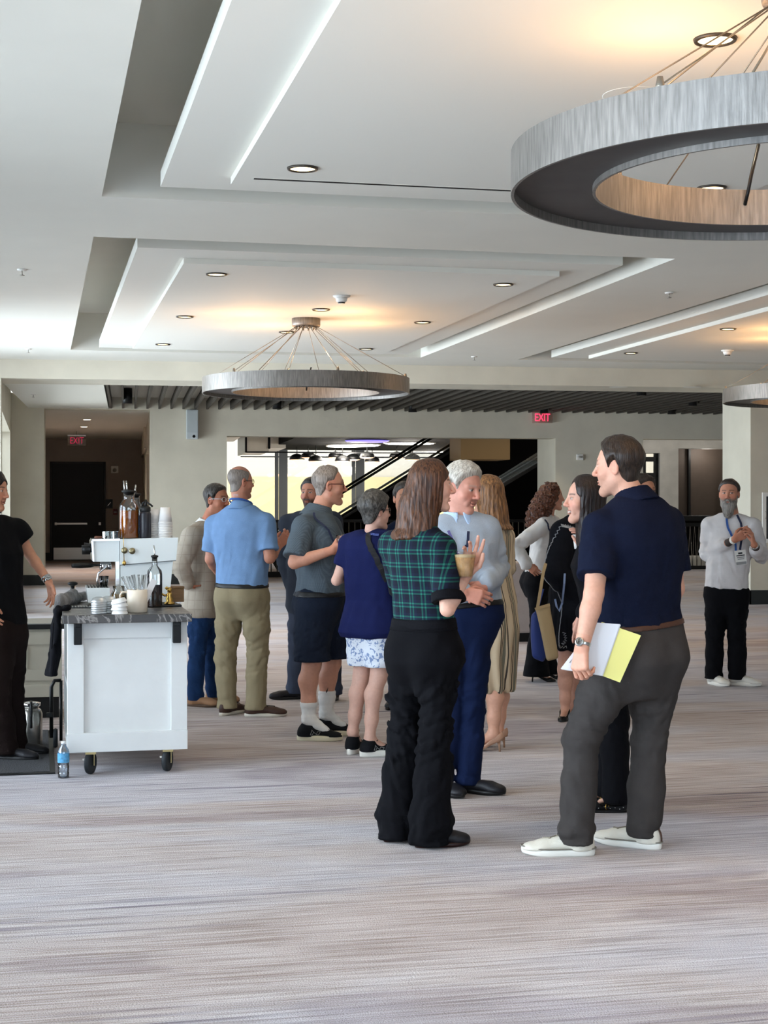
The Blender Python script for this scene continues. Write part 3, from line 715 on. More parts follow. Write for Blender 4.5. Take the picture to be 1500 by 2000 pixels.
def settle(fn, pts, off, it=6):
    """move points onto the surface fn = off; returns points and outward normals"""
    p = np.array([[float(c) for c in v] for v in pts], dtype=f32); e = .004
    def grad(p):
        g = np.stack([fn(p + A(*(e if i == j else 0 for j in range(3)))) - fn(p - A(*(e if i == j else 0 for j in range(3)))) for i in range(3)], 1)
        return g / (np.linalg.norm(g, axis=1, keepdims=True) + 1e-9)
    for _ in range(it):
        d = fn(p) - off; p = p - grad(p) * np.clip(d, -.03, .03)[:, None]
    return [Vector(v) for v in p.astype(float)], [Vector(v) for v in grad(p).astype(float)]
# ---------------------------------------------------------------- people
CF, CR = A(SP, CP, 0), A(CP, -SP, 0); UP = A(0, 0, 1)
def head_vec(h): h = math.radians(h); return CF * math.cos(h) + CR * math.sin(h), CR * math.cos(h) - CF * math.sin(h)
def cv(x, y, z): return nrm(CR * x + CF * y + UP * z)      # direction as seen: right, away, up
SKIN = mat('skin', (.6, .4, .3), .5, spec=.35, attr=True, var=.05, vscale=60)
EYEC = {'white': srgb('b9aea6'), 'dark': srgb('1d1512')}

def head_sdf(q, sex='m', nose=1., jaw=1., grin=0.):
    x = np.abs(q[:, 0]); m = np.stack([x, q[:, 1], q[:, 2]], 1)
    f = .94 if sex == 'f' else 1.
    d = smin(ell(q, (0, -.012, .042), (.076, .097, .081)), ell(m, (0, .020, -.020), (.063 * f, .072, .086)), .04)
    d = smin(d, cap(m, (.045 * f * jaw, -.005, -.055), (.012, .062, -.098), .022 * jaw, .020), .028)
    d = smin(d, ell(m, (0, .075, -.099), (.021, .018, .018)), .018)
    d = smin(d, ell(m, (.040, .056, -.022), (.026, .022, .022)), .025)
    if sex != 'f': d = smin(d, cap(m, (.008, .086, .033), (.046, .066, .030), .0105, .010), .014)
    d = smax(d, -ell(m, (.031, .100, .012), (.019, .021, .011)), .012)
    d = smin(d, ell(m, (.031, .0755, .011), (.0145, .0135, .0125)), .003)
    d = smin(d, cap(m, (.0315, .082, .0215), (.041, .075, .0185), .0045, .0040), .006)
    d = smin(d, cap(m, (0, .088, .024), (0, .108 * nose + .002, -.018), .0075, .0105), .012)
    d = smin(d, ell(m, (0, .1095 * nose + .001, -.022), (.0115, .0115, .010)), .006)
    d = smin(d, ell(m, (.0125, .098, -.0265), (.0085, .011, .0075)), .006)
    d = smin(d, ell(m, (0, .0905, -.0545), (.021, .0085, .0050)), .006)
    d = smin(d, ell(m, (0, .0895, -.0650), (.018, .0085, .0062)), .006)
    gr = m - np.stack([x * 0, x * 0, grin * 14 * x * x], 1)
    d = smax(d, -ell(gr, (0, .099, -.0600), (.026, .012, .0018)), .003)
    d = smin(d, cap(m, (.026, .078, -.03), (.032, .070, -.062), .008, .008), .014)
    ear = ell(m, (.0775, -.014, .000), (.0095, .0195, .032), np.array([[.93, .25, 0], [-.25, .93, 0], [0, 0, 1]]).T)
    ear = smax(ear, -ell(m, (.0875, -.008, .003), (.008, .011, .018)), .006)
    return smin(d, ear, .006)

def face_color(q, S):
    n = len(q); x = np.abs(q[:, 0]); y = q[:, 1]; z = q[:, 2]
    c = np.tile(A(S['skin']), (n, 1))
    def paint(w, col): w = np.clip(w, 0, 1)[:, None]; c[:] = c * (1 - w) + A(col) * w
    sk = A(S['skin'])
    red = sk * A(1.06, .80, .78)
    paint(.7 * np.exp(-(((x - .040) / .025) ** 2 + ((z + .022) / .022) ** 2)) * (y > .03), red)
    paint(.8 * np.exp(-((x / .014) ** 2 + ((z + .024) / .012) ** 2)) * (y > .09), red)
    paint(.5 * (x > .07), red)
    if S.get('stubble'):
        w = S['stubble'] * (1 / (1 + np.exp((z + .040 + .3 * np.maximum(0, .05 - y)) / .006))) * (y > -.02) * (1 / (1 + np.exp(-(z + .125) / .006)))
        w = w + S['stubble'] * .9 * np.exp(-((z + .044) / .006) ** 2) * (x < .028) * (y > .08)
        paint(w, S.get('stubc', sk * .45))
    zl = z - S.get('grin', 0) * 14 * x * x
    lip = np.exp(-((np.maximum(x - .012, 0) / .010) ** 2 + ((zl + .060) / .0085) ** 4)) * (y > .074)
    paint(lip * S.get('lipw', .7), S.get('lip', sk * A(.9, .58, .55)))
    paint((np.abs(zl + .060) < .0018) * (x < .026) * (y > .068) * .8, sk * .35)
    if S.get('smile'): paint((np.abs(z + .0595 - 9 * x * x) < .0026) * (x < .017) * (y > .075), srgb('e6ddd2'))
    g = S.get('gaze', 0.)
    ew = (((x - .031) / .0135) ** 2 + ((z - .011) / .0048) ** 2 < 1) * (y > .07)
    paint(ew * 1., EYEC['white'])
    xs = q[:, 0]
    ir = ((np.abs(xs) - .031 - np.sign(xs) * g) ** 2 + (z - .0115) ** 2 < .0058 ** 2) * (y > .07)
    paint(ir * 1., EYEC['dark'])
    paint(.85 * np.exp(-((z - .0185 + 6 * (x - .031) ** 2) / .0022) ** 2) * (np.abs(x - .031) < .0155) * (y > .06), S.get('lash', sk * .3))
    bz = .0345 - 5 * (x - .030) ** 2
    paint(S.get('browd', .85) * np.exp(-((z - bz) / .0042) ** 2) * (np.abs(x - .031) < .020) * (y > .055), S.get('brow', srgb('2a1d16')))
    return c

def hand_prims(p, w, d, n, side, curl, spread=.06, thumb=.3, s=1.):
    w = A(w); d = nrm(d); n = nrm(n - d * (n @ d)); t = np.cross(d, n) * (1 if side == 'R' else -1)
    K = [.031, .0105, -.0105, -.030]; FL = [(.045, .026, .021), (.049, .030, .022), (.045, .028, .021), (.036, .021, .019)]
    r0 = [.0098, .0102, .0096, .0085]; cur = curl if hasattr(curl, '__len__') else [curl] * 4
    D = None; pts = []
    for i in range(4):
        kb = w + (d * (.092 - .004 * abs(i - 1)) + t * K[i]) * s
        m = cap(p, w + (d * .012 + t * K[i] * .55) * s, kb, .0145 * s, .0125 * s)
        D = m if D is None else smin(D, m, .012 * s)
        dd = nrm(d + t * spread * (1.5 - i)); a = 0; q = kb; fd = None
        for j, L in enumerate(FL[i]):
            a += cur[i] * (.85, 1.05, .75)[j]
            e = q + (dd * math.cos(a) + n * math.sin(a)) * L * s
            c = cap(p, q, e, r0[i] * s * (1, .9, .82)[j], r0[i] * s * (.9, .82, .68)[j])
            fd = c if fd is None else smin(fd, c, .003 * s); q = e
        pts.append(q); D = smin(D, fd, .005 * s)
    b = w + (d * .022 + t * .022 + n * .006) * s
    q = b; fd = None; dirs = [nrm(d * .62 + t * (.78 - thumb) + n * (.25 + thumb)), nrm(d * .85 + t * (.35 - thumb) + n * (.25 + thumb)), nrm(d * .95 + t * (.15 - thumb) + n * (.2 + thumb))]
    for j, L in enumerate((.046, .034, .027)):
        e = q + dirs[j] * L * s; c = cap(p, q, e, (.017, .0125, .0108)[j] * s, (.0125, .0108, .0085)[j] * s)
        fd = c if fd is None else smin(fd, c, .004 * s); q = e
    return smin(D, fd, .010 * s)

JD = dict(pelvis=(0, 0, .53), neck=(0, -.012, .835), head=(0, .008, .932),
          hipL=(-.052, 0, .51), hipR=(.052, 0, .51), kneeL=(-.055, .008, .285), kneeR=(.055, .008, .285), ankleL=(-.06, -.01, .05), ankleR=(.06, -.01, .05),
          shL=(-.104, -.008, .798), shR=(.104, -.008, .798), elL=(-.135, -.015, .63), elR=(.135, -.015, .63), wrL=(-.135, .03, .49), wrR=(.135, .03, .49))
# rows: u as a share of the pelvis-neck length, shift right, shift front, half width, depth front, depth back (metres at 1.80 m)
TOR_M = [(-.36, 0, 0, .105, .055, .060), (-.12, 0, 0, .172, .105, .128), (.03, 0, 0, .168, .108, .118), (.22, 0, .0, .160, .115, .098), (.45, 0, .0, .166, .118, .104), (.68, 0, .0, .176, .118, .118), (.84, 0, -.01, .165, .095, .108), (.94, 0, -.012, .120, .068, .085), (1.03, 0, -.01, .066, .055, .062)]
TOR_F = [(-.36, 0, 0, .105, .050, .060), (-.12, 0, 0, .172, .100, .130), (.03, 0, 0, .160, .100, .112), (.25, 0, .0, .134, .095, .086), (.45, 0, .0, .140, .105, .088), (.66, 0, .0, .148, .128, .096), (.84, 0, -.01, .142, .090, .094), (.94, 0, -.012, .100, .060, .075), (1.03, 0, -.01, .056, .047, .054)]

def crease(p, ax, f, seed):        # sharp folds running along ax
    ax = A(nrm(ax)); q = p - .78 * np.outer(p @ ax, ax)
    return .45 - np.abs(fbm(q, f, seed, 2))

class Person:
    def __init__(s, px, py, H, h, label, hs=None, hh=None, pitch=0, roll=0, sex='m', girth=1., J=None, hscale=1., skin='c99a7f', vox=.009, tor=None, armr=1., legr=1., fh=None, **face):
        s.H, s.sex, s.label, s.vox = H, sex, label, vox
        s.h = h; s.hs = h if hs is None else hs; s.hh = s.hs if hh is None else hh
        s.d0 = EYE * F_PX / (py - Y_HOR); s.base = A(P(px, py, s.d0)); s.base[2] = 0
        s.F, s.R = head_vec(s.h); s.Fs, s.Rs = head_vec(s.hs)
        s.fh = fh or (s.h - 8, s.h + 8)
        s.root = empty('person', tuple(float(v) for v in s.base), label, 'person')
        s.J = {}; up = {'shL', 'shR', 'elL', 'elR', 'wrL', 'wrR', 'neck'}
        for k, (r, f, z) in JD.items():
            if sex == 'f' and k[:2] in ('sh', 'el', 'wr'): r *= .88
            Fv, Rv = (s.Fs, s.Rs) if k in up else (s.F, s.R)
            if k == 'head': Fv, Rv = head_vec(s.hh)
            s.J[k] = s.base + (Rv * r + Fv * f + UP * z) * H
        for k, v in (J or {}).items():
            dd = v[2] if len(v) > 2 else 0
            d = float((s.J[k] - A(0, 0, EYE)) @ CF) + dd
            s.J[k] = A(P(v[0], v[1], d))
        s.g = girth; s.armr, s.legr = armr, legr
        F3, R3 = head_vec(s.hh); a = math.radians(pitch); b = math.radians(roll)
        Fh = F3 * math.cos(a) - UP * math.sin(a); Uh = UP * math.cos(a) + F3 * math.sin(a)
        Rh = R3 * math.cos(b) + Uh * math.sin(b); Uh = Uh * math.cos(b) - R3 * math.sin(b)
        s.HM = np.stack([Rh, Fh, Uh], 1).astype(f32); s.hsc = hscale * (H / 1.8) ** .4 * (.97 if sex == 'f' else 1.)
        s.face = dict(face, skin=srgb(skin)); s.skin = srgb(skin)
        s.U = nrm(s.J['neck'] - s.J['pelvis']); s.L = float(np.linalg.norm(s.J['neck'] - s.J['pelvis']))
        Rm = nrm(s.R + s.Rs); s.Rt = nrm(Rm - s.U * (Rm @ s.U)); s.Ft = np.cross(s.U, s.Rt)
        k = H / 1.8
        s.st = np.array([(r[0] * s.L, r[1] * k, r[2] * k, r[3] * k * girth, r[4] * k * girth, r[5] * k * girth) for r in (TOR_F if sex == 'f' else TOR_M)])
        for row, ch in (tor or {}).items(): s.st[row] = s.st[row] + np.array((0,) + tuple(ch))
        s.hands = {}; s.barelegs = False
    def hl(s, p): return ((p - s.J['head']) @ s.HM / s.hsc / A(.98, .92, 1)).astype(f32)
    def hw(s, *q): return s.J['head'] + (s.HM @ (A(*q) * A(.98, .92, 1))) * s.hsc
    def torso(s, p, off=0., u0=None, u1=None, n=2.35):
        st = s.st.copy(); st[:, 3:] += off
        if u0 is not None:
            row = np.array([np.interp(u0 * s.L, st[:, 0], st[:, j]) for j in range(6)]); row[0] = u0 * s.L
            st = np.vstack([row, st[st[:, 0] > u0 * s.L + 1e-4]])
        if u1 is not None:
            row = np.array([np.interp(u1 * s.L, st[:, 0], st[:, j]) for j in range(6)]); row[0] = u1 * s.L
            st = np.vstack([st[st[:, 0] < u1 * s.L - 1e-4], row])
        return loft(p, s.J['pelvis'], s.Rt, s.Ft, s.U, st, n)
    def shoulders(s, p, off=0.):
        k = s.H / 1.8; nb = s.J['pelvis'] + s.U * s.L * .95
        d = None
        for S in 'LR':
            c = cap(p, nb + (s.J['sh' + S] - nb) * .3, s.J['sh' + S], .050 * k + off, .054 * k * s.armr + off); d = c if d is None else np.minimum(d, c)
        return d
    def arm(s, p, S, off=0., f0=0., upto=2., r=(.052, .047, .040, .041, .028)):
        """upto: 1 = elbow, 2 = wrist"""
        k = s.H / 1.8 * s.armr * (.86 if s.sex == 'f' else 1); a, e, w = s.J['sh' + S], s.J['el' + S], s.J['wr' + S]
        pts = [a, a + (e - a) * .5, e, e + (w - e) * .3, w]; ts = [0, .5, 1, 1.3, 2]; rs = [q * k + off for q in r]
        if upto < 2:
            i = max(j for j in range(5) if ts[j] < upto); g = (upto - ts[i]) / (ts[i + 1] - ts[i])
            pts = pts[:i + 1] + [pts[i] + (pts[i + 1] - pts[i]) * g]; rs = rs[:i + 1] + [rs[i] + (rs[i + 1] - rs[i]) * g]
        return chain(p, pts, rs, .012)
    def leg(s, p, S):
        k = s.H / 1.8 * s.legr; h, kn, an = s.J['hip' + S], s.J['knee' + S], s.J['ankle' + S]; F_ = head_vec(s.fh[0 if S == 'L' else 1])[0]
        cf = kn + (an - kn) * .30 - F_ * .018
        d = chain(p, [h, h + (kn - h) * .55, kn, cf, kn + (an - kn) * .7 - F_ * .006, an], [.088 * k, .072 * k, .054 * k, .056 * k, .042 * k, .034 * k], .03)
        toe = A(an[0], an[1], 0) + F_ * .14 * k + UP * .03
        return smin(d, cap(p, an - UP * .01, toe, .035 * k, .020 * k), .03)
    def neck(s, p):
        k = s.hsc * (.80 if s.sex == 'f' else 1.)
        return cap(p, s.hw(0, -.022, -.055), s.J['neck'] - s.U * .03, .056 * k, .064 * k)
    def hand(s, S, d, n, curl=.5, spread=.06, thumb=.3, size=None): s.hands[S] = (d, n, curl, spread, thumb, size or (s.H / 1.8 * (.9 if s.sex == 'f' else 1.)))
    def hand_tip(s, S, k=.1):
        return s.J['wr' + S] + nrm(s.hands[S][0]) * k
    def build_body(s, legs='hidden', hv=None, fv=None):
        for S in 'LR':
            if S not in s.hands:
                d = nrm(s.J['wr' + S] - s.J['el' + S]); s.hand(S, d, s.Rs * (1 if S == 'L' else -1) + d * .01, .35)
        Vs, Fs, Cs = [], [], []; n0 = 0
        def add(V, Fq, C):
            nonlocal n0
            Vs.append(V); Fs.append(Fq + n0); Cs.append(C); n0 += len(V)
        k = s.hsc
        # head and neck, fine
        hd = lambda p: smin(head_sdf(s.hl(p), s.sex, s.face.get('nose', 1.), s.face.get('jaw', 1.), s.face.get('grin', 0)) * k, s.neck(p), .02)
        lo, hi = bounds([s.J['head'], s.J['head'], s.J['neck']], np.array([.13, .13, .02])); hi[2] = s.J['head'][2] + .14 * k
        V, Fq = nets(hd, lo - [0, 0, .03], hi, fv or .0042)
        add(V, Fq, face_color(s.hl(V.astype(f32)), s.face))
        for S in 'LR':
            d, n, cu, sp, th, sz = s.hands[S]; w = s.J['wr' + S]
            fn = lambda p: smin(hand_prims(p, w, d, n, S, cu, sp, th, sz), smax(s.arm(p, S), ((w - p) @ A(nrm(w - s.J['el' + S]))) - .05, .004), .014)
            V, Fq = nets(fn, w - .21 * sz, w + .21 * sz, hv or .0042)
            c = np.tile(A(s.skin) * A(1.0, .93, .91), (len(V), 1)); add(V, Fq, c)
        def co(p):
            d = smin(s.torso(p, -.016, -.2), s.shoulders(p, -.014), .05)
            for S in 'LR': d = smin(d, s.arm(p, S), .012 if s.sex == 'f' else .016)
            d = smin(d, s.neck(p) + .003, .02)
            for S in 'LR': d = smin(d, s.leg(p, S) + (0 if legs == 'bare' else .012), .02)
            return d
        lo, hi = bounds([s.J[q] for q in s.J if q != 'head'], .16); lo[2] = 0
        V, Fq = nets(co, lo, hi, .0085 if legs == 'bare' else .011)
        add(V, Fq, np.tile(A(s.skin), (len(V), 1)))
        C = np.concatenate(Cs); C = np.concatenate([C, np.ones((len(C), 1))], 1)
        s.body = soft_obj('body', np.concatenate(Vs), np.concatenate(Fs), SKIN, s.root, {'col': C})
    # -- cloth ------------------------------------------------------------------------------------------------------
    def piece(s, name, fn, pts, pad, material, h=None, label=None, parent=None):
        lo, hi = bounds(pts, pad); lo[2] = max(lo[2], -.01)
        V, Fq = nets(fn, lo, hi, h or s.vox)
        q = (V - s.J['pelvis']); tc = np.stack([q @ s.Rt, q @ s.Ft, q @ UP], 1)
        o = soft_obj(name, V, Fq, material, parent or s.root, {'tc': tc})
        if label: o['label'] = label
        return o
    def shirt_fn(s, hem=-.1, off=.012, sleeve=.62, sl_off=.020, fold=.006, seed=1, flare=0., open_neck=True, top=1.0, cuff=None):
        up = sleeve
        def fn(p):
            t = s.torso(p, off, hem, top)
            if flare: t = t - flare * np.clip((.25 * s.L - ((p - s.J['pelvis']) @ A(s.U))) / (.35 * s.L), 0, 1)
            d = smin(t, s.shoulders(p, off), .05)
            for S in 'LR':
                rr = (.056, .053, .046, .046, .034) if sleeve > 1 else (.055, .054, .060, .06, .06)
                sl = s.arm(p, S, sl_off, upto=up, r=rr)
                if up < 1: ee = s.J['sh' + S] + (s.J['el' + S] - s.J['sh' + S]) * up; sl = smax(sl, (p - ee) @ A(nrm(s.J['el' + S] - s.J['sh' + S])), .006)
                d = smin(d, sl, .022)
            if fold:
                u = ((p - s.J['pelvis']) @ A(s.U)) / s.L
                d = d + fold * (.5 * fbm(p, 8., seed, 2) + 1.1 * crease(p, s.U + s.Rt * .25, 26., seed + 1) * np.clip(1.15 - np.abs(u - .15) * 1.2, .15, 1) + .5 * crease(p, s.Rt, 30., seed + 4) * np.exp(-((u - hem - .06) / .12) ** 2))
                for S in 'LR':                      # creases gathered at the inside of the elbow and under the arm
                    e = s.J['el' + S]; r_ = np.linalg.norm(p - e, axis=1)
                    if sleeve > 1: d = d + fold * 1.5 * crease(p, np.cross(nrm(s.J['wr' + S] - s.J['sh' + S]), UP + s.Rt * .3), 34., seed + 2) * np.exp(-(r_ / .15) ** 2)
                    e = s.J['sh' + S] - UP * .10; r_ = np.linalg.norm(p - e, axis=1)
                    d = d + fold * 1.2 * crease(p, nrm(s.Rt * (-1 if S == 'R' else 1) * .7 - UP), 30., seed + 3) * np.exp(-(r_ / .14) ** 2)
            return d
        return fn
    def shirt(s, name, material, **kw):
        fn = s.shirt_fn(**kw); s.topfn = fn
        js = ['neck', 'pelvis', 'shL', 'shR', 'elL', 'elR'] + (['wrL', 'wrR'] if kw.get('sleeve', .62) > 1 else [])
        pts = [s.J[j] for j in js] + [s.J['pelvis'] + s.U * s.L * kw.get('hem', -.1)]
        return s.piece(name, fn, pts, .17, material)
    def legs_fn(s, waist=.1, end=.045, r=(.100, .088, .070, .070, .066), fold=.006, seed=5, off=.014, brk=.010, k=.05, seat=0.):
        an = {S: s.J['ankle' + S] for S in 'LR'}; kk = s.H / 1.8 * s.legr
        def fn(p):
            pel = s.torso(p, off, -.36, waist)
            for S in (-1, 1):
                c = s.J['pelvis'] - UP * .055 * kk + s.Rt * .068 * S * kk - s.Ft * (.055 + seat) * kk
                pel = smin(pel, ell(p, c, (.088 * kk * s.g, .088 * kk * s.g, .105 * kk)), .04)
            D = None; w = fbm(p, 8., seed, 2)
            for S in 'LR':
                h, kn, a = s.J['hip' + S], s.J['knee' + S], an[S]
                bot = a + (kn - a) * 0 - UP * .02
                d = chain(p, [h, h + (kn - h) * .5, kn, kn + (a - kn) * .45, bot], [q * kk for q in r], .03)
                rk = np.linalg.norm(p - kn - UP * .03, axis=1); z = p[:, 2]; sd = 1 if S == 'R' else -1
                d = d + fold * 1.3 * crease(p, s.R * sd + UP * .5 + s.F * .5, 40., seed + 1) * np.exp(-(rk / .19) ** 2)
                rh = np.linalg.norm(p - h + UP * .10, axis=1)
                d = d + fold * 1.3 * crease(p, s.R * sd + UP * .7, 38., seed + 2) * np.exp(-(rh / .17) ** 2)
                d = d + fold * .7 * crease(p, UP * .9 + s.R * .3 * sd, 34., seed + 5)
                if brk: d = d + brk * (crease(p, s.R + s.F * .6 + UP * .25, 26., seed + 3) + .5 * np.sin(36 * z + 3 * fbm(p, 9., seed + 7, 2) + 8 * (p @ s.Ft.astype(f32)))) * np.exp(-((z - end - .05) / .075) ** 2)
                D = d if D is None else smin(D, d, .012)
            D = smin(pel, D, k)
            D = D + fold * .5 * w
            return smax(D, end - p[:, 2], .006)
        return fn
    def trousers(s, name, material, **kw):
        fn = s.legs_fn(**kw); s.botfn = fn
        pts = [s.J[j] for j in ('pelvis', 'hipL', 'hipR', 'kneeL', 'kneeR')] + [A(s.J['ankle' + S][0], s.J['ankle' + S][1], max(0, kw.get('end', .045))) for S in 'LR'] + [s.J['pelvis'] + s.U * s.L * kw.get('waist', .1)]
        return s.piece(name, fn, pts, np.array([.18, .18, .03]), material)
    def band(s, name, fn, u, hw, off, material, h=.006):          # belt or waistband following fn
        c = s.J['pelvis'] + s.U * s.L * u
        g = lambda p: smax(smax(fn(p) - off, -(fn(p) + .02), .002), np.abs((p - c) @ A(s.U)) - hw, .003)
        return s.piece(name, g, [c], np.array([.26, .26, .07]), material, h)
    def collar(s, material, r=.070, hh=.042, open_=True, lean=.02, name='collar', drop=.014, fold=True):
        """turned-down collar: a flared band round the neck, open at the throat"""
        c0 = s.J['neck'] + UP * (.012 - drop); ax = nrm(s.U + s.Ft * .28); k = s.hsc * (.84 if s.sex == 'f' else 1)
        def g(p):
            q = p - A(c0); u = q @ A(ax); rad = np.linalg.norm(q - np.outer(u, A(ax)), axis=1)
            ro = r * k + np.clip(hh - u, -.02, 2 * hh) * .55; d = smax(rad - ro, ro - .011 - rad, .003)
            d = smax(d, np.abs(u - .004) - hh, .004)
            if open_:
                x = q @ s.Rt.astype(f32); y = q @ s.Ft.astype(f32)
                d = smax(d, -(np.maximum(np.abs(x) - .012 - np.clip(.03 - u, 0, .1) * .35, -(y - .02))), .004)
            return d
        return s.piece(name, g, [c0], .14, material, .0055)
    # -- hair -------------------------------------------------------------------------------------------------------
    def hair(s, material, style='short', t=.013, hl=None, seed=2, length=.25, wide=1., back=.0, fr=.0, cut=.0, curl=0., face=1., h=.0055, label=None, part=0, fz=0., bb=0.):
        k = s.hsc
        HY = [-.12, -.06, -.035, -.018, .004, .020, .030, .048, .072, .10]; HZ = hl or [-.074, -.066, -.040, .030, .020, -.004, .030, .066, .086, .092]
        def fn(p):
            q = s.hl(p); x, y, z = q[:, 0], q[:, 1], q[:, 2]
            w = fbm(q * A(1, 1, .35), 60., seed, 2)
            base = head_sdf_plain(q)
            line = np.interp(y, HY, HZ).astype(f32)
            if style in ('short', 'bald'):
                tt = t * (1 + .25 * w) * np.clip(.45 + (z + .05) * 7, .35, 1.15) * np.clip((z - line) / .028, .12, 1) + .0005
                d = smax(base - tt, (line - z) * .75 + .003 * fbm(q, 160., seed + 1, 2), .003)
                if style == 'bald': d = smax(d, -ell(q, (0, .02 + back, .125), (.066 * wide, .105, .085)), .006)
                return d * k
            if style == 'long':
                ang = np.arctan2(x, -y - .01)
                rip = (.0022 * np.sin(ang * 26 + 2.5 * w) + .0018 * np.sin(ang * 53 + 30 * z) + .0015 * w) * np.clip((.10 - z) / .08, .15, 1)
                cap_ = base - t * np.clip((.080 - y) / .045, .2, 1)
                st = [(-.12 - length, 0, back, .088 * wide + fr, .05, .075 + fr + bb), (-.12 - length * .6, 0, back * .8, .096 * wide + fr * .6, .062, .088 + bb * .7), (-.07, 0, back * .62 - .006, .094 * wide, .075, .100 + bb * .35), (.0, 0, back * .32 - .006, .094 * wide, .088, .108 + bb * .1), (.07, 0, -.008, .086 * wide, .09, .108), (.12, 0, -.012, .05, .06, .07)]
                cur = loft(q, (0, 0, 0), (1, 0, 0), (0, 1, 0), (0, 0, 1), st, 2.1, .02)
                d = smin(cap_, cur, .02) + rip
                if curl: d = d + curl * fbm(q, 75., seed, 3)
                fc = ell(q, (part * .02, .135 - cut, -.045 + fz), (.060 * face, .095, .125))
                d = smax(d, -fc, .010)
                d = smax(d, (y - .045 - np.clip(z - .02, 0, .1) * 1.4) * .8, .012)       # nothing in front of the face
                return d * k
            if style == 'curly':
                st = [(-.27, 0, -.15, .12 * wide, .03, .13), (-.14, 0, -.095, .155 * wide, .06, .175), (0, 0, -.04, .145 * wide, .085, .155), (.08, 0, -.015, .115 * wide, .09, .125), (.135, 0, -.015, .06, .06, .07)]
                d = loft(q, (0, 0, 0), (1, 0, 0), (0, 1, 0), (0, 0, 1), st, 2.1, .03) + (curl or .012) * fbm(q, 70., seed, 3) + .007 * np.sin(110 * z + 7 * w)
                fc = ell(q, (0, .13, -.03), (.058, .09, .105)); d = smax(d, -fc, .012)
                d = smax(d, (y - .055) * .9, .02)
                return d * k
        c = s.J['head']; pad = np.array([.20, .20, .16]) * k
        lo, hi = c - pad, c + pad
        if style == 'curly': lo = lo - .08; hi = hi + .08
        if style == 'long': lo = lo - UP * (length - .02)
        if style == 'curly': lo = lo - UP * .18 - .04; hi = hi + A(.04, .04, 0)
        V, Fq = nets(fn, lo, hi, h)
        q = s.hl(V.astype(f32)); s.hairfn = fn
        o = soft_obj('hair', V, Fq, material, s.root, {'tc': q})
        if label: o['label'] = label
        return o
    def glasses(s, material, lens=None):
        k = s.hsc; m = MB()
        H_ = lambda x, y, z: Vector(s.hw(x, y, z).tolist())
        for S in (-1, 1):
            ring = [H_(S * .033 + .0235 * math.cos(a), .096 - .006 * abs(math.cos(a)) * (1 if math.cos(a) * S > 0 else 0), .008 + .0175 * math.sin(a)) for a in np.linspace(0, 2 * math.pi, 18, endpoint=False)]
            m.tube(ring, .0022 * k, 6, closed=True)
            m.tube([H_(S * .056, .090, .012), H_(S * .0785, .060, .014), H_(S * .0835, .0, .014), H_(S * .083, -.028, .004)], .0024 * k, 6)
        m.tube([H_(-.010, .099, .012), H_(0, .102, .014), H_(.010, .099, .012)], .0022 * k, 6)
        o = obj('glasses', m, material, s.root, world=True)
        l = MB()
        for S in (-1, 1): l.add([H_(S * .033 + .023 * math.cos(a), .0935, .008 + .017 * math.sin(a)) for a in np.linspace(0, 2 * math.pi, 18, endpoint=False)], [tuple(range(18))])
        obj('lens', l, glassy('spectacle_lens', (.97, .98, .98), -.04), o, world=True)
        return o
    # -- shoes ------------------------------------------------------------------------------------------------------
    def shoe(s, S, upper, sole, style='sneaker', L=.29, wd=.05, sole_h=.028, laces=None, ank=None, label=None, welt=None, tab=None):
        F_, R_ = head_vec(s.fh[0 if S == 'L' else 1]); a = s.J['ankle' + S]; O = A(a[0], a[1], 0); L = L * s.H / 1.8; wd = wd * s.H / 1.8
        W = lambda t, x, z: O + F_ * t + R_ * x + UP * z
        t0, t1 = -.075 * L / .29, L - .075 * L / .29
        out = []
        for i in range(36):
            b = 2 * math.pi * i / 36; c, sn = math.cos(b), math.sin(b)
            t = (t0 + t1) / 2 + (t1 - t0) / 2 * (abs(c) ** .8) * (1 if c > 0 else -1)
            f = (t - t0) / (t1 - t0); wv = wd * float(np.interp(f, [0, .12, .35, .68, .88, 1], [.72, .80, .78, 1.0, .84, .55]))
            out.append((t, wv * (abs(sn) ** .75) * (1 if sn > 0 else -1)))
        if style == 'pump':
            hz = lambda t: .072 * float(np.clip((.085 - t) / .14, 0, 1)) ** .9
            m = MB(); n = len(out); pr = [(1., 0.), (1., .008)]
            vs = [W(t, x, hz(t) + dz) for sc, dz in pr for t, x in out]
            m.add(vs, [tuple(range(n))[::-1], tuple(range(n, 2 * n))] + [(i, (i + 1) % n, n + (i + 1) % n, n + i) for i in range(n)], True)
            def g(p):
                q = p - O; t = q @ F_.astype(f32); x = q @ R_.astype(f32); z = q[:, 2]
                hzv = .072 * np.clip((.085 - t) / .14, 0, 1) ** .9
                pts = A(0, 0, 0); zz = z - hzv
                qq = np.stack([t, x, zz], 1)
                d = smin(ell(qq, (t0 + .045, 0, .025), (.048, .031, .055)), cap(qq, (.03, 0, .02), (t1 - .05, 0, .014), .030, .022, A(0, 1, 0), 1.25), .03)
                d = smin(d, cap(qq, (t1 - .05, 0, .012), (t1 - .012, 0, .010), .022, .010, A(0, 1, 0), 1.3), .02)
                top = np.interp(t, [t0, t0 + .04, .06, .10, t1], [.058, .045, .022, .028, .06]).astype(f32)
                return smax(smax(d, .004 - zz, .003), zz - top, .004)
            o = s.piece('shoe', g, [W(t0, 0, 0), W(t1, 0, .1)], .06, upper, .005, label)
            m2 = MB().tube([W(t0 + .03, 0, .075), W(t0 + .024, 0, .03), W(t0 + .022, 0, .0)], [.014, .007, .006], 8)
            obj('sole', m, sole, o, world=True); obj('heel', m2, sole, o, world=True)
            return o
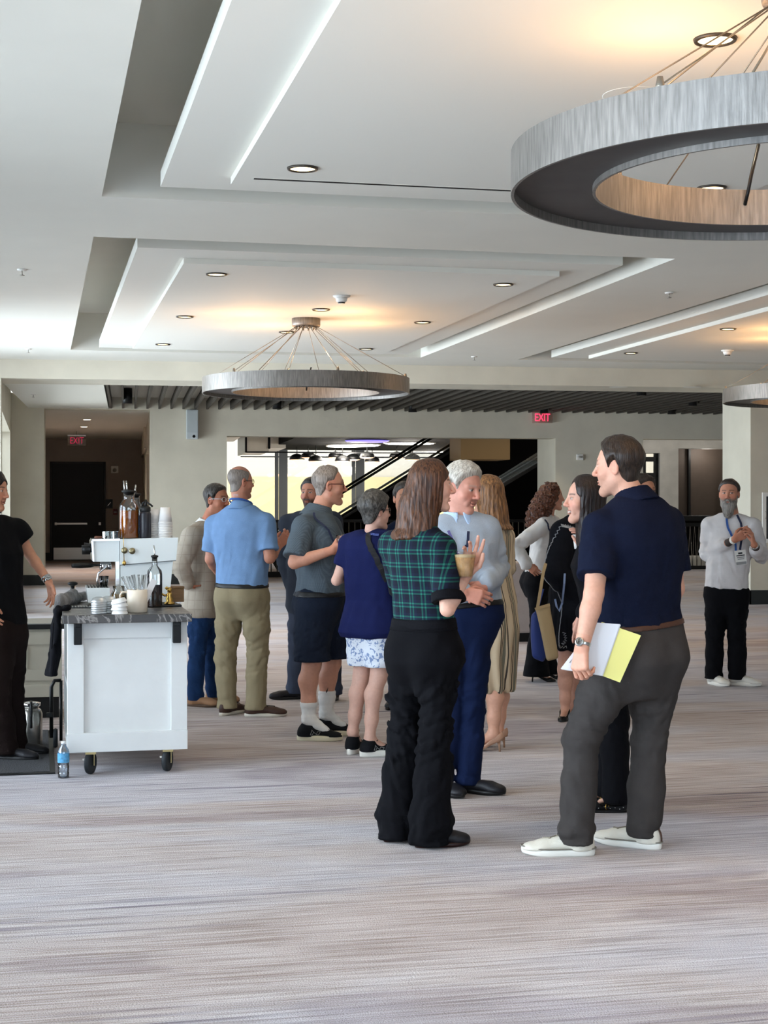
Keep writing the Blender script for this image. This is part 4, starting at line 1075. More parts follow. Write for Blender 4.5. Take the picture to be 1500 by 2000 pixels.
        # sole: a rolled slab following the outline
        m = MB(); n = len(out); lv = [(.94, 0), (1.0, .006), (1.03, sole_h * .6), (1.0, sole_h), (.9, sole_h + .002)]
        toe = lambda t: .010 * max(0, (t - .6 * t1) / (.4 * t1)) ** 2
        vs = [W((t0 + t1) / 2 + (t - (t0 + t1) / 2) * (1 + (sc - 1) * .3), x * sc, z + toe(t)) for sc, z in lv for t, x in out]
        m.add(vs, [tuple(range(n))[::-1], tuple(range(4 * n, 5 * n))] + [(j * n + i, j * n + (i + 1) % n, (j + 1) * n + (i + 1) % n, (j + 1) * n + i) for j in range(4) for i in range(n)], True)
        hgt = {'sneaker': .085, 'dress': .072, 'loafer': .06, 'flat': .035}[style]
        def g(p):
            q = p - O; qq = np.stack([q @ F_.astype(f32), q @ R_.astype(f32), q[:, 2]], 1)
            d = smin(ell(qq, (t0 + .052, 0, .045), (.050, wd * .72, .062)), cap(qq, (.0, 0, hgt * .72), (L * .42, 0, .040), wd * .66, wd * .62, A(0, 1, 0), 1.18), .035)
            d = smin(d, ell(qq, (t1 - L * .20, 0, .030), (L * .20, wd * .93, .030)), .03)
            if style == 'sneaker': d = smin(d, cap(qq, (-.014, 0, .045), (.008, 0, hgt + .03), wd * .93, wd * .86), .025)
            if style == 'flat': d = smax(d, qq[:, 2] - np.interp(qq[:, 0], [t0, t0 + .05, .03, t1 - .09, t1 - .06], [.055, .04, .03, .035, .08]).astype(f32), .005)
            return smax(smax(d, sole_h * .8 - qq[:, 2], .003), qq[:, 2] - hgt - (.018 if style == 'sneaker' else 0) - np.clip(np.abs(qq[:, 0] - .01) - .02, 0, .06) * .35, .006)
        o = s.piece('shoe', g, [W(t0, 0, 0), W(t1, 0, .1)], .06, upper, .006, label)
        obj('sole', m, sole, o, world=True)
        if welt is not None: obj('welt', MB().tube([W(t * 1.0 + (.004 if t > 0 else -.004), x * 1.02, sole_h + .003 + toe(t)) for t, x in out], .0035, 6, closed=True), welt, o, world=True)
        if tab is not None:
            pts, nn = settle(g, [W(t0 - .01, 0, z) for z in np.linspace(sole_h + .004, hgt + .02, 6)], .002, 12); obj('heel_tab', MB().ribbon(pts, nn, .016, .002), tab, o, world=True)
        if laces is not None:
            lm = MB()
            for i in range(4):
                t = L * (.16 + .085 * i)
                pts = [W(t + .012 * (-1) ** i * (1 if j < 0 else -1), j * .009, .10) for j in (-2.6, -1.3, 0, 1.3, 2.6)]
                pts, _ = settle(g, pts, .002, 12); lm.tube(pts, .0028, 6)
            pts, _ = settle(g, [W(L * .17, j * .012, .10) for j in (-3, -1.5, 0, 1.5, 3)], .005, 12); lm.tube(pts, .003, 6)
            obj('laces', lm, laces, o, world=True)
        s.shoefn = getattr(s, 'shoefn', {}); s.shoefn[S] = (g, W, t0, t1)
        return o
    def sock(s, S, material, z0, z1, off=.006):
        g = lambda p: smax(smax(s.leg(p, S) - off + .003 * np.sin(p[:, 2] * 190) * .4, z0 - p[:, 2], .004), p[:, 2] - z1, .004)
        return s.piece('sock', g, [A(s.J['ankle' + S][0], s.J['ankle' + S][1], z0), A(s.J['ankle' + S][0], s.J['ankle' + S][1], z1)], .1, material, .006)
    def ribbon(s, name, pts, w, material, off=.006, fn=None, n=5, parent=None):
        """pts: (px, py) seen places or world points; laid on the surface fn"""
        fn = fn or s.topfn; q = []
        for v in pts:
            if len(v) == 2: v = P(v[0], v[1], s.d0 - .25)
            q.append(Vector([float(c) for c in v]))
        d = []
        for i in range(len(q) - 1):
            for j in range(n): d.append(q[i].lerp(q[i + 1], j / n))
        d.append(q[-1])
        pp, nn = settle(fn, d, off, 16)
        return obj(name, MB().ribbon(pp, nn, w, .002), material, parent or s.root, world=True)
    def on_face(s, px, py, fn=None, d0=None, off=.004):
        """walk the view ray through a pixel until it meets fn"""
        fn = fn or s.topfn; o = A(0, 0, EYE); v = A(P(px, py, 1.)) - o; ds = np.linspace(s.d0 - .5, s.d0 + .4, 400).astype(f32)
        q = o + ds[:, None] * v; f = fn(q) - off; i = int(np.argmax(f < 0))
        return Vector(q[i].tolist()), float(ds[i])
def head_sdf_plain(q):
    m = np.stack([np.abs(q[:, 0]), q[:, 1], q[:, 2]], 1)
    d = smin(ell(q, (0, -.012, .042), (.076, .097, .081)), ell(m, (0, .020, -.020), (.063, .072, .086)), .04)
    return smin(d, cap(q, (0, -.03, -.05), (0, -.045, -.16), .055, .058), .03)
# ---------------------------------------------------------------- cloth and hair materials
def cloth(name, color, rough=.85, bump=.25, bscale=300, sheen=.0, var=.06, spec=.12):
    return mat(name, color, rough, spec=spec, sheen=sheen, var=var, vscale=14, bump=bump, bscale=bscale)
def hairmat(name, c0, c1, scale=(60, 60, 5), rough=.42):
    m = bpy.data.materials.new(name); N, L = nodes(m); b = N['Principled BSDF']
    a = N.new('ShaderNodeAttribute'); a.attribute_name = 'tc'
    mp = N.new('ShaderNodeMapping'); mp.inputs['Scale'].default_value = scale; L.new(a.outputs['Vector'], mp.inputs['Vector'])
    n = N.new('ShaderNodeTexNoise'); n.inputs['Scale'].default_value = 2.2; n.inputs['Detail'].default_value = 6; n.inputs['Distortion'].default_value = .4; L.new(mp.outputs[0], n.inputs['Vector'])
    r = N.new('ShaderNodeValToRGB'); r.color_ramp.elements[0].position = .32; r.color_ramp.elements[1].position = .68
    r.color_ramp.elements[0].color = tuple(c0) + (1,); r.color_ramp.elements[1].color = tuple(c1) + (1,)
    L.new(n.outputs['Fac'], r.inputs[0]); L.new(r.outputs[0], b.inputs['Base Color'])
    bp = N.new('ShaderNodeBump'); bp.inputs['Strength'].default_value = .7; bp.inputs['Distance'].default_value = .006; L.new(n.outputs['Fac'], bp.inputs['Height']); L.new(bp.outputs[0], b.inputs['Normal'])
    b.inputs['Roughness'].default_value = rough; b.inputs['Specular IOR Level'].default_value = .35
    return m
class Pat:                                        # small helper to write woven or printed patterns on the 'tc' attribute
    def __init__(s, name, rough=.85):
        s.m = bpy.data.materials.new(name); s.N, s.L = nodes(s.m); s.b = s.N['Principled BSDF']; s.b.inputs['Roughness'].default_value = rough
        s.b.inputs['Specular IOR Level'].default_value = .2; s.b.inputs['Sheen Weight'].default_value = .0
        a = s.N.new('ShaderNodeAttribute'); a.attribute_name = 'tc'; x = s.N.new('ShaderNodeSeparateXYZ'); s.L.new(a.outputs['Vector'], x.inputs[0])
        s.vec = a.outputs['Vector']; s.x, s.y, s.z = x.outputs
    def math(s, op, a, b=None, c=None):
        n = s.N.new('ShaderNodeMath'); n.operation = op
        for i, v in enumerate((a, b, c)):
            if v is None: continue
            if isinstance(v, (int, float)): n.inputs[i].default_value = v
            else: s.L.new(v, n.inputs[i])
        return n.outputs[0]
    def line(s, c, period, width, off=0.):          # 1 inside a stripe of the given width
        f = s.math('FRACT', s.math('DIVIDE', s.math('ADD', c, off + 50 * period), period))
        return s.math('LESS_THAN', f, width / period)
    def mix(s, a, b, fac, mode='MIX'):
        x = s.N.new('ShaderNodeMix'); x.data_type = 'RGBA'; x.blend_type = mode
        for i, q in ((0, fac), (6, a), (7, b)):
            if isinstance(q, float): x.inputs[i].default_value = q
            elif isinstance(q, tuple): x.inputs[i].default_value = q + (1,)
            else: s.L.new(q, x.inputs[i])
        return x.outputs[2]
    def noise(s, scale, stretch=(1, 1, 1), det=3, dist=0.):
        mp = s.N.new('ShaderNodeMapping'); mp.inputs['Scale'].default_value = stretch; s.L.new(s.vec, mp.inputs['Vector'])
        n = s.N.new('ShaderNodeTexNoise'); n.inputs['Scale'].default_value = scale; n.inputs['Detail'].default_value = det; n.inputs['Distortion'].default_value = dist; s.L.new(mp.outputs[0], n.inputs['Vector'])
        return n.outputs['Fac']
    def done(s, col): s.L.new(col, s.b.inputs['Base Color']); return s.m
BELT_BR = mat('brown_leather', srgb('4a2f22'), .5); BELT_BK = mat('black_leather', srgb('141313'), .45)
SILVER = mat('silver', srgb('c9c9c6'), .22, 1.); GOLD = mat('brass', srgb('c9a45a'), .25, 1.)
SOLE_W = mat('white_rubber', srgb('e8e4da'), .6); BLKSH = mat('black_shoe', srgb('16151a'), .5, bump=.15, bscale=300); LACE_B = mat('black_lace', srgb('1d1d20'), .8)
def wrist_band(s, S, material, f=.97, hw=.008, off=.004, name='bracelet', ring=None):
    a, w = s.J['el' + S], s.J['wr' + S]; ax = nrm(w - a); c = a + (w - a) * f
    fn = lambda p: smax(smax(s.arm(p, S) - off, -(s.arm(p, S) + .006), .001), np.abs((p - c) @ A(ax)) - hw, .002)
    return s.piece(name, fn, [c], .05, material, .0035)
def watch(s, S, f=.97, face=None):
    o = wrist_band(s, S, SILVER, f, .008, .004, 'watch')
    a, w = s.J['el' + S], s.J['wr' + S]; ax = Vector(nrm(w - a).tolist()); c = a + (w - a) * f
    n = Vector(face or cv(-.5, -.8, .2).tolist()); n = (n - ax * n.dot(ax)).normalized()
    pos = Vector(c.tolist()) + n * (.030 * s.H / 1.8 * s.armr + .002); M = n.to_track_quat('Z', 'Y').to_matrix().to_4x4()
    obj('watch_case', MB().lathe([(.0, -.004), (.019, -.004), (.020, .004), (.017, .007), (0, .007)], c=pos, n=20, M=M), SILVER, o, world=True)
    obj('watch_dial', MB().lathe([(0, .0075), (.015, .0075)], c=pos, n=20, M=M), mat('dial_white', srgb('e2e2de'), .2), o, world=True)
    return o
def n_mark(s, S, material, side, t=.10, size=.075):
    g, W, t0, t1 = s.shoefn[S]; m = MB()
    x0 = .06 * side
    for pts in ([(-.034, .020), (-.022, .072), (.000, .026), (.014, .072), (.030, .072), (.016, .020), (.002, .020), (-.012, .052), (-.020, .020), (-.034, .020)],):
        q = []
        for i in range(len(pts) - 1):
            for j in range(4): q.append((pts[i][0] + (pts[i + 1][0] - pts[i][0]) * j / 4, pts[i][1] + (pts[i + 1][1] - pts[i][1]) * j / 4))
        w, _ = settle(g, [W(t - .045 + a * 1.0, x0, .022 + b * .78) for a, b in q], .001, 14); m.tube(w, .0016, 5, closed=False)
    obj('letter_mark', m, material, s.root, world=True)

# ---- man in the navy polo, nearest the camera at right
NV = Person(1172, 1661, 1.84, 318, 'man in a dark navy polo holding white papers and a yellow pad, nearest at right', hs=326, hh=298, pitch=2, hscale=1.05, girth=1.12, skin='cf9c84', vox=.0085,
            J=dict(head=(1207, 914), neck=(1238, 972), pelvis=(1258, 1258), shL=(1172, 1032), shR=(1303, 1022), elL=(1160, 1160, -.09), wrL=(1137, 1262, -.20), elR=(1318, 1150, -.02), wrR=(1290, 1215, .16),
                   hipL=(1206, 1282), hipR=(1280, 1290), kneeL=(1136, 1440), kneeR=(1268, 1450), ankleL=(1125, 1634), ankleR=(1257, 1634)),
            tor={3: (0, .01, .015, .02, 0), 4: (0, .005, .022, .01, .01), 5: (0, 0, .02, 0, .01), 6: (0, 0, .014, 0, 0)}, armr=1.05, fh=(272, 300), brow=srgb('2a211c'), stubble=.35, nose=1.03)
NV.hand('L', cv(-.12, -.1, -1), cv(.75, .7, 0), [.75, .9, 1.0, 1.05], thumb=.45, size=1.05)
NV.build_body(hv=.0035, fv=.0036)
NVP = cloth('navy_pique', srgb('10162a'), bump=.4, bscale=420)
NV.shirt('polo_shirt', NVP, hem=.105, sleeve=.75, sl_off=.022, fold=.010, seed=3, off=.016)
NV.collar(NVP, r=.072, hh=.036)
CHAR = cloth('charcoal_wool', srgb('3f3b39'), bump=.3, bscale=500, var=.10)
NV.trousers('trousers', CHAR, waist=.17, end=.05, r=(.112, .098, .078, .078, .078), fold=.0105, seed=6, brk=.016)
NV.band('belt', NV.botfn, .135, .012, .007, BELT_BR)
IVORY = mat('ivory_leather', srgb('d9d3c4'), .5, bump=.15, bscale=200)
for S in 'LR': NV.shoe(S, IVORY, SOLE_W, 'sneaker', L=.315, wd=.052, sole_h=.030, laces=mat('shoe_lace', srgb('8f8676'), .8), welt=mat('grey_welt', srgb('7d776c'), .6), tab=BELT_BR if S == 'R' else None)
NV.hair(hairmat('dark_brown_hair', srgb('120d0a'), srgb('3a2c22')), t=.016, seed=4)
watch(NV, 'L', .95)

# ---- woman in the green plaid top
PW = Person(815, 1646, 1.72, 40, 'woman in a green plaid top and black trousers with long brown hair', hs=38, hh=80, sex='f', hscale=1.0, girth=1.04, skin='d8a892', vox=.0085,
            J=dict(head=(844, 951), neck=(820, 1034), pelvis=(829, 1262), shL=(768, 1066), shR=(862, 1072), elR=(874, 1190, -.05), wrR=(911, 1122, -.02), elL=(790, 1165, .12), wrL=(880, 1150, .22),
                   hipL=(797, 1275), hipR=(858, 1278), kneeL=(792, 1430), kneeR=(850, 1432), ankleL=(774, 1612), ankleR=(838, 1636)), fh=(60, 78), brow=srgb('3a271c'), nose=1.04)
PW.hand('R', cv(.28, .05, 1), cv(-.25, -.95, .1), [.25, .3, .55, .75], spread=.10, thumb=.15, size=.98)
PW.hand('L', cv(.9, .1, .3), cv(0, .1, 1), .7)
PW.build_body(hv=.0035, fv=.0036)
pt = Pat('green_plaid')
GR, DG, NB = srgb('194f46'), srgb('184a45'), srgb('121a30')
b1 = pt.math('MAXIMUM', pt.line(pt.x, .062, .007), pt.line(pt.x, .062, .007, -.016)); b2 = pt.math('MAXIMUM', pt.line(pt.z, .060, .007), pt.line(pt.z, .060, .007, -.016))
w1 = pt.line(pt.x, .062, .030, .025); w2 = pt.line(pt.z, .060, .028, .024)
c = pt.mix(NB, srgb('0d1120'), pt.math('MULTIPLY', pt.math('ADD', w1, w2), .5)); c = pt.mix(c, GR, pt.math('MULTIPLY', pt.math('MINIMUM', pt.math('ADD', b1, b2), 1.), .75)); c = pt.mix(c, srgb('236c5c'), pt.math('MULTIPLY', b1, b2))
PLAID = pt.done(c)
PW.shirt('plaid_top', PLAID, hem=.20, sleeve=.74, sl_off=.020, fold=.006, seed=8, off=.014)
KNIT = cloth('black_knit', srgb('101014'))
k = PW.H / 1.8
a_, e_ = PW.J['shR'], PW.J['elR']; ax_ = nrm(e_ - a_)
for S in 'LR':
    a_, e_ = PW.J['sh' + S], PW.J['el' + S]; ax_ = nrm(e_ - a_); c_ = a_ + (e_ - a_) * .80
    PW.piece('sleeve_cuff', lambda p, S=S, c_=c_, ax_=ax_: smax(smax(PW.arm(p, S, .0195, upto=1.2, r=(.055, .054, .060, .06, .06)), -(PW.arm(p, S, .006)), .002), np.abs((p - c_) @ A(ax_)) - .022, .004), [c_], .11, KNIT, .006)
PW.band('hem_band', lambda p: PW.torso(p, .014, -.1, .6), .205, .022, .006, KNIT)
BLKT = cloth('black_trouser_cloth', srgb('0c0c10'), bump=.3, bscale=500)
PW.trousers('trousers', BLKT, waist=.24, end=.012, r=(.104, .090, .078, .088, .112), fold=.020, seed=12, brk=.022, seat=.005)
PW.band('waistband', PW.botfn, .20, .030, .004, BLKT)
for S in 'LR': PW.shoe(S, BLKSH, mat('dark_sole', srgb('2a1512'), .4), 'loafer', L=.27, wd=.045, sole_h=.018)
BRH = hairmat('brown_hair', srgb('22120c'), srgb('6a442c'), (50, 50, 4))
PW.hair(BRH, 'long', t=.016, length=.13, wide=1.02, fr=.030, back=-.065, bb=.075, seed=5, cut=.02, face=1.05)

# ---- white haired man facing her
WH = Person(925, 1549, 1.78, 176, 'white haired man in a pale blue shirt smiling beside the woman in plaid', hs=172, hh=132, pitch=14, hscale=1.05, girth=1.03, skin='c88f7c', vox=.009,
            J=dict(head=(905, 955), neck=(896, 1008), pelvis=(915, 1190), shL=(950, 1032), shR=(862, 1034), elL=(972, 1112), wrL=(948, 1144, -.16), elR=(850, 1115), wrR=(905, 1158, -.22), hipL=(926, 1212), hipR=(888, 1212), kneeL=(921, 1385), kneeR=(880, 1385), ankleL=(915, 1522), ankleR=(862, 1505)),
            fh=(118, 150), brow=srgb('a89a90'), browd=.5, lipw=.55, grin=1, nose=1.02)
WH.hand('L', cv(-.85, -.15, -.45), cv(-.25, .9, -.3), [.6, .7, .8, .9], size=1.0); WH.hand('R', cv(.75, -.1, -.2), cv(.1, .9, -.2), .6, size=1.0)
WH.build_body(hv=.0042, fv=.004)
PB = cloth('pale_blue_shirt', srgb('a3aebb'), bump=.2)
WH.shirt('shirt', PB, hem=.02, sleeve=1.92, sl_off=.018, fold=.010, seed=14, off=.018)
WH.collar(cloth('light_blue_collar', srgb('b3cbea')), r=.070, hh=.042, drop=.02)
NVT = cloth('navy_trouser_cloth', srgb('142040'), bump=.3, bscale=500)
WH.trousers('trousers', NVT, waist=.08, end=.045, r=(.104, .092, .072, .072, .074), fold=.010, seed=15)
WH.band('belt', WH.botfn, .05, .016, .006, BELT_BK)
for S in 'LR': WH.shoe(S, BLKSH, BELT_BK, 'loafer', L=.295, wd=.052, sole_h=.022)
WHH = hairmat('white_hair', srgb('8d857b'), srgb('d8d2c6'))
WH.hair(WHH, t=.020, seed=9)
wrist_band(WH, 'L', KNIT, .93, .016, .010, 'dark_cuff')
LANB = mat('navy_lanyard', srgb('1d2540'), .7)
WH.ribbon('lanyard', [(926, 1012), (921, 1035), (917, 1052), (914, 1066)], .014, LANB, fn=lambda p: smin(WH.torso(p, .024, -.1, 1.0), WH.shoulders(p, .02), .05))
WH.ribbon('lanyard', [(880, 1018), (884, 1045), (890, 1075), (898, 1090)], .014, mat('violet_lanyard', srgb('5a5488'), .7), fn=lambda p: smin(WH.torso(p, .024, -.1, 1.0), WH.shoulders(p, .02), .05))

# ---- tall man in the grey polo, navy shorts
GP = Person(624, 1441, 1.81, 74, 'grey haired man in a grey polo and navy shorts with white socks', hs=64, hh=80, hscale=1.05, girth=1.10, skin='c08a72', vox=.009,
            J=dict(head=(643, 950), neck=(622, 1000), pelvis=(624, 1166), shR=(593, 1030), shL=(645, 1030), elR=(575, 1099, -.04), wrR=(648, 1075, -.10), elL=(668, 1098, .05), wrL=(700, 1074, -.05), hipR=(614, 1182), hipL=(645, 1182), kneeR=(609, 1298), kneeL=(648, 1294), ankleR=(603, 1402), ankleL=(637, 1392)),
            tor={2: (0, 0, .01, .02, .0), 3: (0, .0, .01, .045, .01), 4: (0, .0, .01, .035, .02), 5: (0, 0, .01, .01, .02)}, fh=(84, 96), legr=1.08, brow=srgb('6a5a4e'), browd=.5, nose=1.03, jaw=1.08)
GP.hand('R', cv(.95, -.05, .28), cv(.1, .8, .4), [.5, .6, .7, .8]); GP.hand('L', cv(.9, -.3, .3), cv(0, 0, 1), .6)
GP.build_body('bare', hv=.0042, fv=.004)
pt = Pat('grey_micro_stripe'); st = pt.line(pt.z, .0075, .0032); c = pt.mix(srgb('4b555d'), srgb('434c54'), st); c = pt.mix(c, srgb('59646c'), pt.math('MULTIPLY', pt.line(pt.x, .0075, .003), .5))
GPS = pt.done(c)
GP.shirt('polo_shirt', GPS, hem=.02, sleeve=.86, sl_off=.026, fold=.010, seed=21, off=.018)
GP.collar(GPS, r=.074, hh=.044)
SHO = cloth('navy_short_cloth', srgb('1b2230'), bump=.2)
GP.trousers('shorts', SHO, waist=.08, end=.515, r=(.118, .112, .108, .11, .11), fold=.010, seed=22, brk=0)
GP.band('belt', GP.botfn, .05, .018, .006, BELT_BK)
SOCK = cloth('white_sock', srgb('e4e2de'), bump=.4)
GP.sock('R', SOCK, .06, .250); GP.sock('L', SOCK, .06, .300)
BLKMESH = cloth('black_mesh_shoe', srgb('15161a'), rough=.7); CREAM = mat('cream_sole', srgb('d8cfb4'), .6); NMK = mat('outline_grey', srgb('8d8d8c'), .5)
for S in 'LR': GP.shoe(S, BLKMESH, CREAM, 'sneaker', L=.30, wd=.052, sole_h=.034, laces=LACE_B, label='black running shoe with a thick cream sole')
n_mark(GP, 'R', NMK, 1)
GRH = hairmat('grey_hair', srgb('5d5249'), srgb('9c9086'))
GP.hair(GRH, t=.012, seed=11, hl=[-.070, -.058, -.020, .030, .034, .038, .055, .082, .100, .110])
GP.glasses(mat('red_brown_frame', srgb('4a1d18'), .3))
GP.ribbon('lanyard', [(621, 985), (634, 1010), (645, 1032), (653, 1050), (658, 1062)], .014, LANB, fn=lambda p: smin(GP.torso(p, .024, -.1, 1.0), GP.shoulders(p, .02), .05))

# ---- man in the light blue polo, khaki trousers
BP = Person(492, 1397, 1.81, 22, 'bald man in a light blue polo and khaki trousers, seen from behind', hs=26, hh=56, hscale=0.98, girth=1.06, skin='bb8169', vox=.009,
            J=dict(head=(470, 943), neck=(472, 990), pelvis=(473, 1152), shL=(420, 1026), shR=(517, 1022), elL=(411, 1092), wrL=(432, 1126, .18), elR=(527, 1090, -.02), wrR=(544, 1066, .16), hipL=(449, 1170), hipR=(499, 1172), kneeL=(441, 1282), kneeR=(503, 1282), ankleL=(443, 1374), ankleR=(499, 1376)),
            tor={3: (0, 0, .012, 0, .01), 4: (0, 0, .016, 0, .01), 5: (0, 0, .012, 0, .01)}, fh=(30, 88), stubble=.3, brow=srgb('3a2d26'))
BP.hand('R', cv(.5, .3, .6), cv(-.3, .9, 0), .6); BP.build_body(hv=.0045, fv=.0042)
BPS = cloth('light_blue_pique', srgb('7595bd'), bump=.3, bscale=300)
BP.shirt('polo_shirt', BPS, hem=.03, sleeve=.80, sl_off=.022, fold=.010, seed=31, off=.018); BP.collar(BPS, r=.072, hh=.040)
KHA = cloth('khaki_cloth', srgb('8d8167'), bump=.25)
BP.trousers('trousers', KHA, waist=.09, end=.05, r=(.108, .094, .078, .076, .078), fold=.012, seed=32); BP.band('belt', BP.botfn, .06, .016, .006, BELT_BK)
BRSH = mat('brown_shoe', srgb('3b241a'), .5)
for S in 'LR': BP.shoe(S, BRSH, mat('tan_sole', srgb('c9c2b4'), .6), 'dress', L=.31, wd=.05, sole_h=.022, laces=LACE_B)
BP.hair(hairmat('grey_stubble_hair', srgb('6b6058'), srgb('8d837a')), 'bald', t=.003, seed=3, wide=1.0)
BP.glasses(mat('tortoise_frame', srgb('2a1a14'), .3)); LANY = mat('blue_lanyard', srgb('2f5596'), .7)
BP.piece('lanyard', lambda p: smax(smax(np.abs(cap(p, BP.hw(0, -.022, -.055), BP.J['neck'], .074, .082)) - .003, np.abs(p[:, 2] - BP.J['neck'][2] - .034 + .35 * ((p - BP.J['neck']) @ BP.Ft.astype(f32))) - .009, .002), -(p[:, 2] - .5), .01), [BP.J['neck']], .13, LANY, .0045)

# ---- man in the tan blazer
TB = Person(420, 1376, 1.71, 106, 'man in a light tan checked blazer and jeans behind the coffee cart', hs=104, hh=118, hscale=1.02, girth=1.02, skin='b8785c', vox=.010,
            J=dict(head=(424, 978), neck=(403, 1024), pelvis=(399, 1170), shR=(375, 1048), elR=(354, 1105, -.06), wrR=(367, 1140, .04), hipR=(390, 1186), hipL=(412, 1186), kneeR=(384, 1272), kneeL=(412, 1272), ankleR=(381, 1362), ankleL=(418, 1354)), fh=(92, 112), brow=srgb('2d2622'), stubble=.25)
TB.hand('R', cv(.8, .6, -.35), cv(.9, 0, .3), .8, size=.7); TB.build_body(hv=.005, fv=.0045)
pt = Pat('tan_check'); c = pt.mix(srgb('aca090'), srgb('958879'), pt.math('MULTIPLY', pt.math('MAXIMUM', pt.line(pt.y, .06, .006), pt.line(pt.z, .07, .006)), .8)); c = pt.mix(c, srgb('b8ad9e'), pt.math('MULTIPLY', pt.noise(60., det=4), .6)); TBM = pt.done(c)
TB.shirt('blazer', TBM, hem=-.22, sleeve=1.93, sl_off=.026, fold=.008, seed=41, off=.030, flare=.015)
for S in 'LR': wrist_band(TB, S, TRIM_W if False else mat('white_cotton', srgb('e9e7e2'), .9), .97, .018, .010, 'shirt_cuff')
TB.collar(mat('white_cotton', (.8, .8, .8)), r=.066, hh=.036, name='shirt_collar'); TB.collar(TBM, r=.080, hh=.030, drop=.03, name='lapel_collar')
JEAN = cloth('blue_denim', srgb('1f385f'), bump=.4, bscale=200, var=.18)
TB.trousers('jeans', JEAN, waist=.05, end=.045, r=(.098, .086, .068, .066, .070), fold=.012, seed=42)
for S in 'LR': TB.shoe(S, mat('tan_suede', srgb('a0795a'), .8), mat('tan_sole_dark', srgb('5a4433'), .6), 'loafer', L=.285, wd=.05, sole_h=.018)
SPH = hairmat('salt_pepper_hair', srgb('17130f'), srgb('57504a')); TB.hair(SPH, t=.014, seed=12)
TB.glasses(mat('white_frame', srgb('d9d9d9'), .25))

# ---- man in the dark suit, mostly hidden
DS = Person(606, 1367, 1.76, 202, 'man in a dark slate suit mostly hidden behind the grey polo man', hh=205, hscale=1.0, skin='b97f66', vox=.011,
            J=dict(head=(608, 965), neck=(607, 1004), pelvis=(606, 1165), shR=(564, 1024), elR=(556, 1092), wrR=(569, 1142), hipR=(588, 1180), hipL=(630, 1180), kneeR=(580, 1265), kneeL=(646, 1265), ankleR=(577, 1346), ankleL=(652, 1352)), fh=(200, 258), stubble=.9, stubc=srgb('2e231d'), brow=srgb('1c1512'))
DS.build_body(hv=.006, fv=.0045)
SUIT = cloth('slate_suit', srgb('343943'), bump=.2)
DS.shirt('jacket', SUIT, hem=-.22, sleeve=1.95, sl_off=.024, fold=.008, seed=51, off=.028, flare=.01); DS.collar(SUIT, r=.074, hh=.034, drop=.025)
DS.trousers('trousers', cloth('slate_trousers', srgb('3b4150')), waist=.05, end=.045, r=(.100, .088, .072, .072, .076), fold=.010, seed=52)
for S in 'LR': DS.shoe(S, BLKSH, BELT_BK, 'dress', L=.29, wd=.046, sole_h=.02)
DS.hair(hairmat('black_hair', srgb('0d0a09'), srgb('2b221d')), t=.012, seed=13)

# ---- woman in the navy tee and printed shorts
NT = Person(716, 1474, 1.61, 34, 'grey haired woman in a navy tee and blue printed shorts', hs=30, hh=58, sex='f', hscale=1.0, girth=1.08, skin='d0a593', vox=.009,
            J=dict(head=(734, 1000), neck=(724, 1042), pelvis=(728, 1212), shL=(684, 1064), shR=(768, 1062), elL=(657, 1134, -.04), wrL=(706, 1112, .18), elR=(775, 1130), wrR=(752, 1112, .22), hipL=(712, 1222), hipR=(744, 1224), kneeL=(706, 1322), kneeR=(740, 1320), ankleL=(689, 1428), ankleR=(722, 1442)),
            tor={2: (0, 0, .01, .02, 0), 3: (0, 0, .022, .03, .01), 4: (0, 0, .02, .02, .014), 5: (0, 0, .012, 0, .01)}, fh=(22, 74), legr=1.02)
NT.hand('L', cv(.9, .3, .2), cv(0, .5, .8), .6); NT.build_body('bare', hv=.0045, fv=.0045)
NTM = cloth('navy_tee', srgb('151b44'), bump=.2)
NT.shirt('tee', NTM, hem=-.14, sleeve=.62, sl_off=.018, fold=.009, seed=61, off=.026, flare=.022)
pt = Pat('blue_toile'); n1 = pt.noise(34., det=6, dist=1.2); m1 = pt.math('GREATER_THAN', n1, .53); n2 = pt.noise(15., det=3); m2 = pt.math('GREATER_THAN', n2, .45); c = pt.mix(srgb('dfe5ee'), srgb('8296bd'), pt.math('MULTIPLY', m1, m2)); TOI = pt.done(c)
NT.trousers('shorts', TOI, waist=0., end=.545, r=(.112, .108, .104, .11, .11), fold=.006, seed=62, brk=0, off=.012)
for S in 'LR': NT.shoe(S, BLKMESH, SOLE_W, 'sneaker', L=.275, wd=.047, sole_h=.038, laces=LACE_B, label='black running shoe with a thick white sole')
n_mark(NT, 'R', NMK, 1)
NT.hair(hairmat('dark_grey_hair', srgb('1b1917'), srgb('5b5752')), 'curly', curl=.007, h=.0055, seed=15) if False else NT.hair(hairmat('dark_grey_hair', srgb('1b1917'), srgb('5b5752'), (40, 40, 18)), t=.026, seed=15, hl=[-.088, -.076, -.050, .010, .008, -.010, .020, .050, .066, .075])
NT.glasses(mat('dark_frame', srgb('15100f'), .3))
STRP = mat('black_webbing', srgb('121214'), .7)
NT.ribbon('shoulder_strap', [(700, 1033), (708, 1048), (720, 1072), (733, 1096), (748, 1118), (762, 1138)], .034, STRP, fn=NT.topfn)
NT.ribbon('lanyard', [(711, 1032), (718, 1036), (727, 1038), (738, 1036)], .016, mat('patterned_lanyard', srgb('3a4a86'), .7, var=.5, vscale=120))

